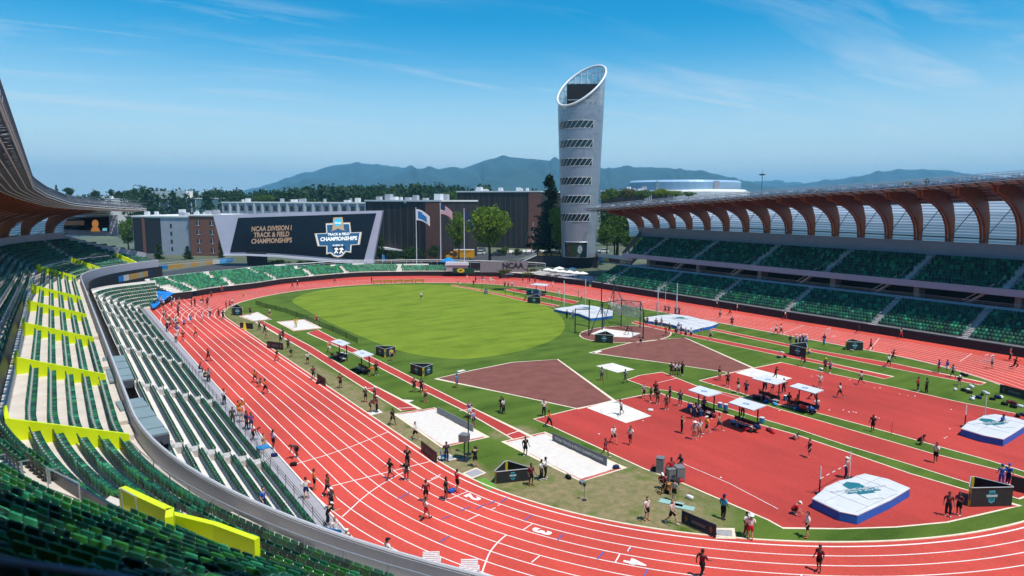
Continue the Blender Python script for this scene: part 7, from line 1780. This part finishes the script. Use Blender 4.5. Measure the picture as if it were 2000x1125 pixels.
# dark mesh fence beside the oval
fp = [(500,596),(520,602),(560,612),(600,627),(650,648),(698,671)]
fe = empty('mesh_fence', tuple(G(600,630)), 0, 'low dark green mesh fence along the left edge of the oval', 'fence'); off = -Vector(fe.location); mb = MB(); A = [G(u, v) for u, v in fp]; mb.strip([(p.x,p.y,.05) for p in A], [(p.x,p.y,1.0) for p in A]); o = mb.build('mesh', mat('fence_mesh', (.02,.06,.025), var=.2, alpha=.55), fe); o.location = off
for p in smoothcurve(A, 2): mb = MB(); mb.tube([p, p+Vector((0,0,1.1))], .04, 5); o = mb.build('post', BPOST, fe); o.location = off
# thin posts along the far runway
for i, (u, v) in enumerate(((941,567),(987,576),(1004,580),(1078,590),(1097,593),(1030,553))): p = G(u, v); mb = MB(); mb.tube([p, p+Vector((0,0,1.5 if i < 5 else 5.))], .05, 5); o = mb.build('marker_pole', BPOST); tag(o, 'thin dark marker pole beside the far runways', 'marker pole', 'thin poles by the far runways')
# clock stand, tall post, microphone stand, frame
cs = empty('clock_stand', tuple(G(907,897)), .6, 'grey box clock on a black stand beside the first sand pit', 'clock'); mb = MB(); mb.box((0,0,0), (1.2,1.0,.06)); mb.build('base', BPOST, cs); mb = MB(); mb.tube([(0,0,.05),(0,0,1.75)], .06, 6); mb.build('post', BPOST, cs); mb = MB(); mb.box((0,0,1.7), (.8,.75,.62)); mb.build('clock_box', GC, cs); mb = MB(); mb.box((0,-.385,1.78), (.62,.02,.46)); mb.build('clock_face', mat('clock_dim', (.10,.10,.11), var=.2), cs)
cp_ = empty('camera_mast', tuple(G(915,888)), 0, 'tall black camera mast next to the grey box clock', 'mast'); mb = MB(); mb.tube([(0,0,0),(0,0,3.4)], .055, 6); mb.build('mast', BPOST, cp_); mb = MB(); mb.box((0,0,0), (.5,.5,.1)); mb.build('base', BPOST, cp_); mb = MB(); mb.box((0,0,3.4), (.3,.4,.25)); mb.build('camera', BPOST, cp_)
ms_ = empty('microphone_stand', tuple(G(1141,977)), 0, 'small black stand alone on the dry grass', 'stand'); mb = MB(); mb.lathe([(.2,0),(.2,.03),(.03,.05)], 10, cap=True); mb.build('base', BPOST, ms_); mb = MB(); mb.tube([(0,0,.03),(0,0,1.15)], .022, 5); mb.build('post', GC, ms_); mb = MB(); mb.lathe([(.05,1.1),(.11,1.2),(.1,1.35),(.03,1.4)], 8, cap=True); mb.build('head', BPOST, ms_)
ch = empty('folding_chair', tuple(G(867,900)), 1.2, 'blue folding chair at the pit end near the kerb', 'chair'); 
mb = MB(); mb.box((0,0,.42), (.55,.5,.05)); mb.build('seat', COOL, ch); mb = MB(); mb.box((0,.26,.45), (.55,.05,.5)); mb.build('backrest', COOL, ch)
for a in (-.25,.25):
    for b in (-.22,.22): mb = MB(); mb.tube([(a,b,0),(a,b,.44)], .02, 4); mb.build('leg', BPOST, ch)
# louvred units at the lower edge
for u, v, lab in ((842,1136,'left of two white louvred panels at the bottom edge'),(917,1152,'right of two white louvred panels at the bottom edge')):
    p = G(u, v); lv = empty('louvred_panel', tuple(p), -.55, lab, 'panel', 'white louvred panels'); z1 = 1.9
    for a in (-.55,.55): mb = MB(); mb.box((a,0,.0), (.08,.5,1.4)); mb.build('side_frame', WVIN, lv)
    for k in range(9): mb = MB(); mb.hexa([(-.5,-.45+.1*k,1.15+.06*k),(.5,-.45+.1*k,1.15+.06*k),(.5,-.40+.1*k,1.19+.06*k),(-.5,-.40+.1*k,1.19+.06*k)], [(-.5,-.45+.1*k,1.18+.06*k),(.5,-.45+.1*k,1.18+.06*k),(.5,-.40+.1*k,1.22+.06*k),(-.5,-.40+.1*k,1.22+.06*k)]); mb.build('slat', WVIN, lv)
    mb = MB(); mb.box((0,.1,.1), (1.0,.5,.9)); mb.build('cabinet', GC, lv)
# hurdles and barriers
def hurdle(u, v, label, w_=1.2, m=WPOST, h=1.0, rz=0., grp='hurdles on the back straight'):
    p = G(u, v, .03); r = empty('hurdle', tuple(p), rz, label, 'hurdle', grp)
    for a in (-w_/2, w_/2): mb = MB(); mb.tube([(a,.6,.03),(a,0,.03),(a,0,h-.02)], .03, 5); mb.build('leg', m, r)
    mb = MB(); mb.box((0,0,h-.08), (w_+.06,.04,.09)); mb.build('crossbar', m, r)
for u, v, lab in ((1508,652,'white hurdle left of the two walkers on the back straight'),(1618,652,'white hurdle above the blue-clad person on the back straight'),(1627,668,'white low hurdle right of the blue-clad person'),(1926,706,'left of two white hurdles at the right of the back straight'),(1937,708,'right of two white hurdles at the right of the back straight'),(1286,560,'white hurdle near the far stand'),(943,553,'white hurdle on the far bend'),(962,553,'second white hurdle on the far bend')): hurdle(u, v, lab)
BAR = mat('barrier_yellow', (.42,.23,.02), var=.3, scale=2)
for i in range(5):
    a = G(728+i*20.5, 553.5-i*.4); b = G(746+i*20.5, 553-i*.4); t = b-a; r = empty('barrier', tuple((a+b)/2), math.atan2(t.y,t.x), 'ochre barrier of the row of five at the inner edge of the far bend', 'barrier', 'ochre barriers on the far bend'); L_ = t.length
    mb = MB(); mb.box((0,0,.35), (L_,.12,.5)); mb.build('beam', BAR, r)
    for q in (-.4,.4): mb = MB(); mb.box((L_*q,0,0), (.1,1.,.36)); mb.build('foot', BPOST, r)
# yellow figure and pole at far pit
p = G(478,645); mb = MB(); mb.tube([p, p+Vector((0,0,1.4))], .35, 7, r2=.12); o = mb.build('yellow_cone', mat('cone_yellow', (.75,.5,.02), var=.1)); tag(o, 'yellow upright cone beside a dark hoarding at the far kerb', 'cone')
# pole vault bag standards frame near track
# ------------------------------------------------------------------ street scene
tr = empty('truck', tuple(G(895,508,OUTZ)), 0, 'yellow box truck with a bonnet on the street behind the bend', 'truck'); a_ = math.atan2(_r.y,_r.x); tr.rotation_euler = (0,0,a_); TYM = mat('truck_yellow', (.75,.36,.01), rough=.35, var=.06, scale=1); tsc = depth(tr.location)/FPX
Wt = 62*tsc
mb = MB(); mb.box((Wt*.18,1.2,.9), (Wt*.64,2.4,2.6)); mb.build('cargo_box', TYM, tr); mb = MB(); mb.box((Wt*.18,1.2,3.52), (Wt*.65,2.45,.12)); mb.build('box_roof', WVIN, tr)
mb = MB(); mb.hexa([(-Wt*.30,.1,.8),(-Wt*.15,.1,.8),(-Wt*.15,2.3,.8),(-Wt*.30,2.3,.8)], [(-Wt*.26,.1,2.7),(-Wt*.15,.1,2.7),(-Wt*.15,2.3,2.7),(-Wt*.26,2.3,2.7)]); mb.build('cab', TYM, tr); mb = MB(); mb.hexa([(-Wt*.48,.2,.7),(-Wt*.30,.2,.7),(-Wt*.30,2.2,.7),(-Wt*.48,2.2,.7)], [(-Wt*.47,.3,1.4),(-Wt*.30,.2,1.8),(-Wt*.30,2.2,1.8),(-Wt*.47,2.1,1.4)]); mb.build('bonnet', TYM, tr)
mb = MB(); mb.box((-Wt*.215,.05,1.75), (Wt*.1,.06,.75)); mb.build('side_window', WIN, tr); mb = MB(); mb.face([(Wt*.02,-.02,3.0),(Wt*.40,-.02,3.0),(Wt*.40,-.02,2.75),(Wt*.02,-.02,2.75)]); mb.build('side_lettering_band', mat('faded_brown', (.25,.12,.02), var=.4, scale=4), tr); mb = MB(); mb.face([(-Wt*.10+.9*math.cos(k*pi/6),-.02,2.1+1.0*math.sin(k*pi/6)) for k in range(12)]); mb.build('side_picture', mat('picture_brown', (.10,.04,.02), var=.5, scale=2), tr)
for x in (-Wt*.38, Wt*.33):
    for y in (.15, 2.0): 
        mb = MB(); mb.lathe([(.2,-.13),(.48,-.13),(.5,0),(.48,.13),(.2,.13)], 14, cap=True); mb.v = [(x+q[0], y+q[2], .5+q[1]) for q in mb.v]; w_ = mb.build('wheel', BPOST, tr); mb = MB(); mb.lathe([(.22,-.02),(.22,.02)], 10, cap=True); mb.v = [(x+q[0], y-.14+q[2], .5+q[1]) for q in mb.v]; mb.build('rim', GREYE, w_)
def car(u, v, m, label, L_=4.4, rz=0.):
    r = empty('car', tuple(G(u, v, OUTZ)+Vector((0,0,.02))), a_+rz, label, 'car'); mb = MB(); mb.hexa([(-L_/2,-.85,.3),(L_/2,-.85,.3),(L_/2,.85,.3),(-L_/2,.85,.3)], [(-L_/2,-.8,.85),(L_/2,-.8,.85),(L_/2,.8,.85),(-L_/2,.8,.85)]); mb.build('body', m, r); mb = MB(); mb.hexa([(-L_*.32,-.78,.85),(L_*.36,-.78,.85),(L_*.36,.78,.85),(-L_*.32,.78,.85)], [(-L_*.18,-.62,1.42),(L_*.26,-.62,1.42),(L_*.26,.62,1.42),(-L_*.18,.62,1.42)]); mb.build('window_band', WIN, r); mb = MB(); mb.box((L_*.04,0,1.425), (L_*.42,1.2,.05)); mb.build('roof', m, r)
    for x in (-L_*.3, L_*.3):
        for y in (-.8,.8): mb = MB(); mb.lathe([(.1,-.1),(.32,-.1),(.32,.1),(.1,.1)], 12, cap=True); mb.v = [(x+q[0], y+q[2], .33+q[1]) for q in mb.v]; mb.build('wheel', BPOST, r)
CW = mat('car_white', (.7,.7,.7), rough=.25, var=.02); CS = mat('car_silver', (.35,.36,.38), rough=.3, metal=.4, var=.03)
for u, v, m, lab in ((936,497,CW,'white car right of the yellow truck, nearer of two'),(940,490,CS,'silver car right of the yellow truck, farther of two'),(968,500,mat('car_dark', (.02,.025,.03), rough=.3, var=.05),'dark car under the shade tree'),(1178,493,CW,'white car by the trees right of the tower')): car(u, v, m, lab)
dm = empty('skip', tuple(G(980,499,OUTZ)), a_, 'dark green skip on the street right of the shade tree', 'skip'); mb = MB(); mb.hexa([(-1.6,-1,.2),(1.6,-1,.2),(1.6,1,.2),(-1.6,1,.2)], [(-2.0,-1,2.1),(2.0,-1,2.1),(2.0,1,2.1),(-2.0,1,2.1)]); mb.build('body', mat('skip_green', (.008,.03,.028), var=.2), dm); mb = MB(); mb.box((0,0,2.105), (4.1,2.1,.1)); mb.build('lid', PAN, dm)
def plain_person_row(): pass
for u, v, sh, lab in ((994,500,'r','by the street skip, left of two'),(1001,498,'w','by the street skip, right of two'),(1012,499,'k','on the street before the ramp'),(1026,498,'w','near the street lamp'),(1038,496,'r','at the ramp top with a red flag'),(872,514,'w','on the street in front of the truck bonnet')): person(u, v, 'stand', sh, 'k', 'p', 1, '-', lab, OUTZ, None, 'people on the street')
# flags
def flagpole(u, vb_, vt, d, label):
    p = PD(u, vb_, d); p.z = OUTZ; h = CP.z+(ray(u, vt)*d).z-OUTZ; r = empty('flagpole', tuple(p), a_, label, 'flagpole'); mb = MB(); mb.tube([(0,0,0),(0,0,h)], .15, 7, r2=.09); mb.build('pole', WPOST, r); mb = MB(); mb.lathe([(.02,h),(.16,h+.12),(.02,h+.28)], 8); mb.build('finial', WPOST, r); mb = MB(); mb.lathe([(.4,0),(.4,.1),(.2,.14)], 10, cap=True); mb.build('base', GREYE, r); return p, h
def flag(p, h, w_, hh, mats, pattern, label, droop=.9, name='flag'):
    nu, nv = 18, 13; mb = MB(); vs = []
    for i in range(nu+1):
        for j in range(nv+1):
            a = i/nu; b = j/nv; vs.append((.12+w_*a*(.82 if droop < 2 else .35), .25*math.sin(a*7+b*1.5)*a, -hh*b-droop*a*a*hh*.9-.15*a*math.sin(b*4)*hh))
    k = nv+1
    for i in range(nu):
        for j in range(nv): mb.add([], []); mb.f.append((i*k+j, (i+1)*k+j, (i+1)*k+j+1, i*k+j+1)); mb.m.append(pattern((i+.5)/nu, (j+.5)/nv))
    mb.v = vs; o = mb.build(name, mats); o.location = p+Vector((0,0,h-.2)); o.rotation_euler = (0,0,a_); tag(o, label, 'flag')
FW, FB, FRD, FN = mat('flag_white', (.72,.74,.76), var=.03), mat('flag_blue', (.02,.18,.45), var=.05), mat('flag_red', (.45,.03,.05), var=.05), mat('flag_navy', (.012,.035,.10), var=.05)
p, h = flagpole(814, 516, 407, 207, 'white flagpole with a white and blue flag, leftmost of three'); flag(p, h, 5.0, 3.4, [FW, FB], lambda a, b: int(.12 < a < .8 and .15+.1*a < b < .85), 'white flag with a blue centre on the left pole', .75)
p, h = flagpole(861, 514, 398, 207, 'white flagpole with a striped flag, middle of three'); flag(p, h, 4.4, 3.0, [FW, FRD, FN], lambda a, b: 2 if a < .4 and b < .54 else int(b*13) % 2 == 0, 'red and white striped flag with a navy corner', .8)
p, h = flagpole(907, 508, 409, 207, 'white flagpole with a limp dark flag, rightmost of three'); flag(p, h, 3.2, 3.2, [FN, mat('flag_teal', (.01,.06,.09), var=.1)], lambda a, b: int(a > .4 and b > .5), 'limp dark blue flag on the right pole', 1.6)
# parasols
for i, (u, v, lab) in enumerate(((1070,541,'white parasol leftmost on the terrace below the plaza wall'),(1084,543,'white parasol second from left on the terrace'),(1098,545,'white parasol third from left on the terrace'),(1112,546,'white parasol fourth from left on the terrace'),(1126,548,'white parasol fifth from left on the terrace'),(1138,549,'white parasol rightmost on the terrace'),(1092,538,'white parasol left at the back of the terrace'),(1118,540,'white parasol right at the back of the terrace'))):
    p = G(u, v, 1.02); r = empty('parasol', tuple(p), i*.3, lab, 'parasol', 'white parasols on the terrace'); mb = MB(); mb.tube([(0,0,0),(0,0,2.5)], .04, 5); mb.build('pole', GC, r); mb = MB(); mb.lathe([(1.6,2.05),(1.0,2.3),(.03,2.6)], 8); mb.build('canopy', mat('parasol_white', (.76,.75,.73), var=.04), r); mb = MB(); mb.lathe([(.35,.0),(.35,.08),(.06,.12)], 8, cap=True); mb.build('base', PAN, r)
# fence with black lettering, green sign, small kiosk and pyramid
fb = empty('banner_fence', tuple(G(985,531,1.9)), 0, 'grey banner fence with black lettering along the street', 'fence'); off = -Vector(fb.location); A, B = G(938,532,1.9), G(1031,531,1.9); t = (B-A).normalized(); nf = Vector((t.y,-t.x,0)); mb = MB(); mb.extr([A, B, B+Vector((0,0,3.2)), A+Vector((0,0,3.2))], -nf*.05); o = fix_normals(mb.build('banner', mat('banner_grey', (.20,.205,.22), var=.1), fb)); o.location = off
mb = MB(); text_to(mb, 'NCAA', 2.2, (A.lerp(B,.68))+nf*.02+Vector((0,0,1.75)), t, (0,0,1), bold=.05); o = mb.build('lettering', BPOST, fb); o.location = off
for q in (0,.16,.33,.5,.66,.83,1.): p = A.lerp(B, q)-nf*.08; mb = MB(); mb.tube([p, p+Vector((0,0,3.3))], .06, 5); o = mb.build('post', BPOST, fb); o.location = off
ff = empty('street_fence', tuple(G(800,517,2.)), 0, 'long dark fence between the flagpoles and the street', 'fence'); off = -Vector(ff.location); A, B = G(722,513,2.1), G(938,527,2.0); mb = MB(); mb.extr([A, B, B+Vector((0,0,1.9)), A+Vector((0,0,1.9))], Vector((0,.05,0))); o = fix_normals(mb.build('panel', mat('fence_black', (.03,.03,.035), var=.2, scale=.5), ff)); o.location = off
for q in range(13): p = A.lerp(B, q/12); mb = MB(); mb.tube([p-Vector((0,.08,0)), p+Vector((0,-.08,2.1))], .07, 5); o = mb.build('post', GC, ff); o.location = off
sg = empty('sign', tuple(G(902,536,.9)), 0, 'dark green sign with a yellow ring at the back of the far bend', 'sign'); off = -Vector(sg.location); A, B = G(884,533,1.6), G(926,534,1.6); t = (B-A).normalized(); nf = Vector((t.y,-t.x,0)); mb = MB(); mb.extr([A, B, B+Vector((0,0,1.5)), A+Vector((0,0,1.5))], -nf*.1); o = fix_normals(mb.build('panel', mat('sign_green', (.006,.07,.03), var=.1), sg)); o.location = off
mb = MB(); c = A.lerp(B,.38)+nf*.03+Vector((0,0,.75)); R0 = [c+t*(1.15*math.cos(k*pi/10))+Vector((0,0,.62*math.sin(k*pi/10))) for k in range(21)]; R1 = [c+t*(.45*math.cos(k*pi/10))+Vector((0,0,.24*math.sin(k*pi/10))) for k in range(21)]; mb.strip(R1, R0); o = mb.build('emblem', mat('emblem_yellow', (.75,.6,.02), var=.05), sg); o.location = off
ks = empty('kiosk', tuple(G(892,529,1.8)), a_, 'white kiosk roof behind the green sign', 'kiosk'); mb = MB(); mb.box((0,1.5,0), (6.5,2,1.6)); mb.build('cabin', GREYE, ks); mb = MB(); mb.box((0,1.5,1.61), (7,2.4,.9), 0, 0, .93); mb.build('roof', WVIN, ks)
bt = empty('canopy_tent', tuple(G(876,522,2.)), a_, 'small blue canopy tent in front of the truck', 'tent'); mb = MB(); mb.lathe([(2.6,1.7),(2.4,2.1),(.05,3.2)], 8); mb.build('canopy', COOL, bt)
for q in range(4): mb = MB(); mb.tube([(1.9*math.cos(q*pi/2),1.9*math.sin(q*pi/2),0),(1.9*math.cos(q*pi/2),1.9*math.sin(q*pi/2),1.9)], .05, 4); mb.build('leg', BPOST, bt)
py = empty('marker_pyramid', tuple(G(995,536,1.02)), .4, 'white pyramid marker among the clipped bushes', 'marker'); mb = MB(); mb.lathe([(1.15,0),(.03,2.0)], 4, cap=True); mb.build('body', WPOST, py); mb = MB(); mb.box((0,0,-.01), (2.0,2.0,.06)); mb.build('plinth', GREYE, py)
cn = empty('entrance_canopy', tuple(G(770,505,OUTZ)), a_, 'white street canopy on posts at the foot of the dark striped hall', 'canopy'); D_ = depth(cn.location); k_ = D_/FPX; zt = CP.z+(ray(762,483)*D_).z-OUTZ
mb = MB(); mb.hexa([(-32*k_,0,zt-.6),(16*k_,0,zt-1.3),(16*k_,4,zt-1.3),(-32*k_,4,zt-.6)], [(-32*k_,0,zt+.2),(16*k_,0,zt-.9),(16*k_,4,zt-.9),(-32*k_,4,zt+.2)]); mb.build('roof', WVIN, cn)
for x in (-28, -8, 12): mb = MB(); mb.tube([(x*k_,2,0),(x*k_,2,zt-.9)], .12, 5); mb.build('post', STEELD, cn)
fl = empty('feather_flag', tuple(G(747,517,OUTZ)), 0, 'small azure feather flag at the right end of the video board', 'flag'); mb = MB(); mb.tube([(0,0,0),(0,0,3.4)], .04, 4); mb.build('pole', WPOST, fl); mb = MB(); mb.extr([(0.05,0,.8),(.9,0,1.2),(.8,0,3.0),(.05,0,3.4)], (0,.03,0)); mb.build('cloth', COOL, fl)
lp = empty('street_lamp', tuple(G(1037,497,OUTZ)), a_, 'green street lamp arm before the tall conifer', 'lamp'); h = 66*depth(lp.location)/FPX*.95; mb = MB(); mb.tube([(-1.8,0,0),(-1.8,0,h*.55),(-1.0,0,h*.72),(.6,0,h*.75)], .14, 6); mb.build('arm', mat('lamp_green', (.02,.10,.09), var=.1), lp); mb = MB(); mb.tube([(.8,0,0),(.8,0,h)], .16, 6); mb.build('pole', STEELL, lp); mb = MB(); mb.box((.3,0,h*.73), (.9,.4,.2)); mb.build('lamp_head', STEELL, lp)
# hoarding ribbon along the concourse on the left behind the bend
rb = empty('banner_strip', tuple(G(360,520,5.)), 0, 'concourse banner strip of blue, ochre and white behind the left bend', 'banner'); off = -Vector(rb.location)
def ribbon(A, B, z, h, cols_, nm):
    mb = MB()
    for i in range(len(cols_)):
        p = A.lerp(B, i/len(cols_)); q = A.lerp(B, (i+1)/len(cols_)); mb.face([(p.x,p.y,z),(q.x,q.y,z),(q.x,q.y,z+h),(p.x,p.y,z+h)], i)
    o = mb.build(nm, [mat('ribbon_%s' % c, {'b':(.02,.18,.42),'o':(.45,.25,.06),'w':(.55,.52,.48),'n':(.015,.03,.08),'c':(.05,.35,.65),'g':(.34,.30,.22)}[c], var=.15) for c in cols_], rb); o.location = off
ribbon(G(232,551,4.6), G(298,538,4.6), 4.6, 1.3, 'bwoogon', 'banner_panel'); ribbon(G(296,529,4.4), G(455,512,4.4), 4.4, 1.3, 'nboogogowcb', 'banner_panel')
mb = MB(); A, B = G(298,520,5.6), G(452,507,5.6); 
for z in (0,.6): mb.tube([A+Vector((0,0,z)), B+Vector((0,0,z))], .06, 5)
o = mb.build('handrail', STEELL, rb); o.location = off
lb = MB(); p = G(268,533,4.6); lb.box((p.x,p.y,4.4), (4.0,.3,3.2), 1.0); o = lb.build('lime_panel', LIMED); tag(o, 'olive lime wall panel below the left end stand', 'wall panel')
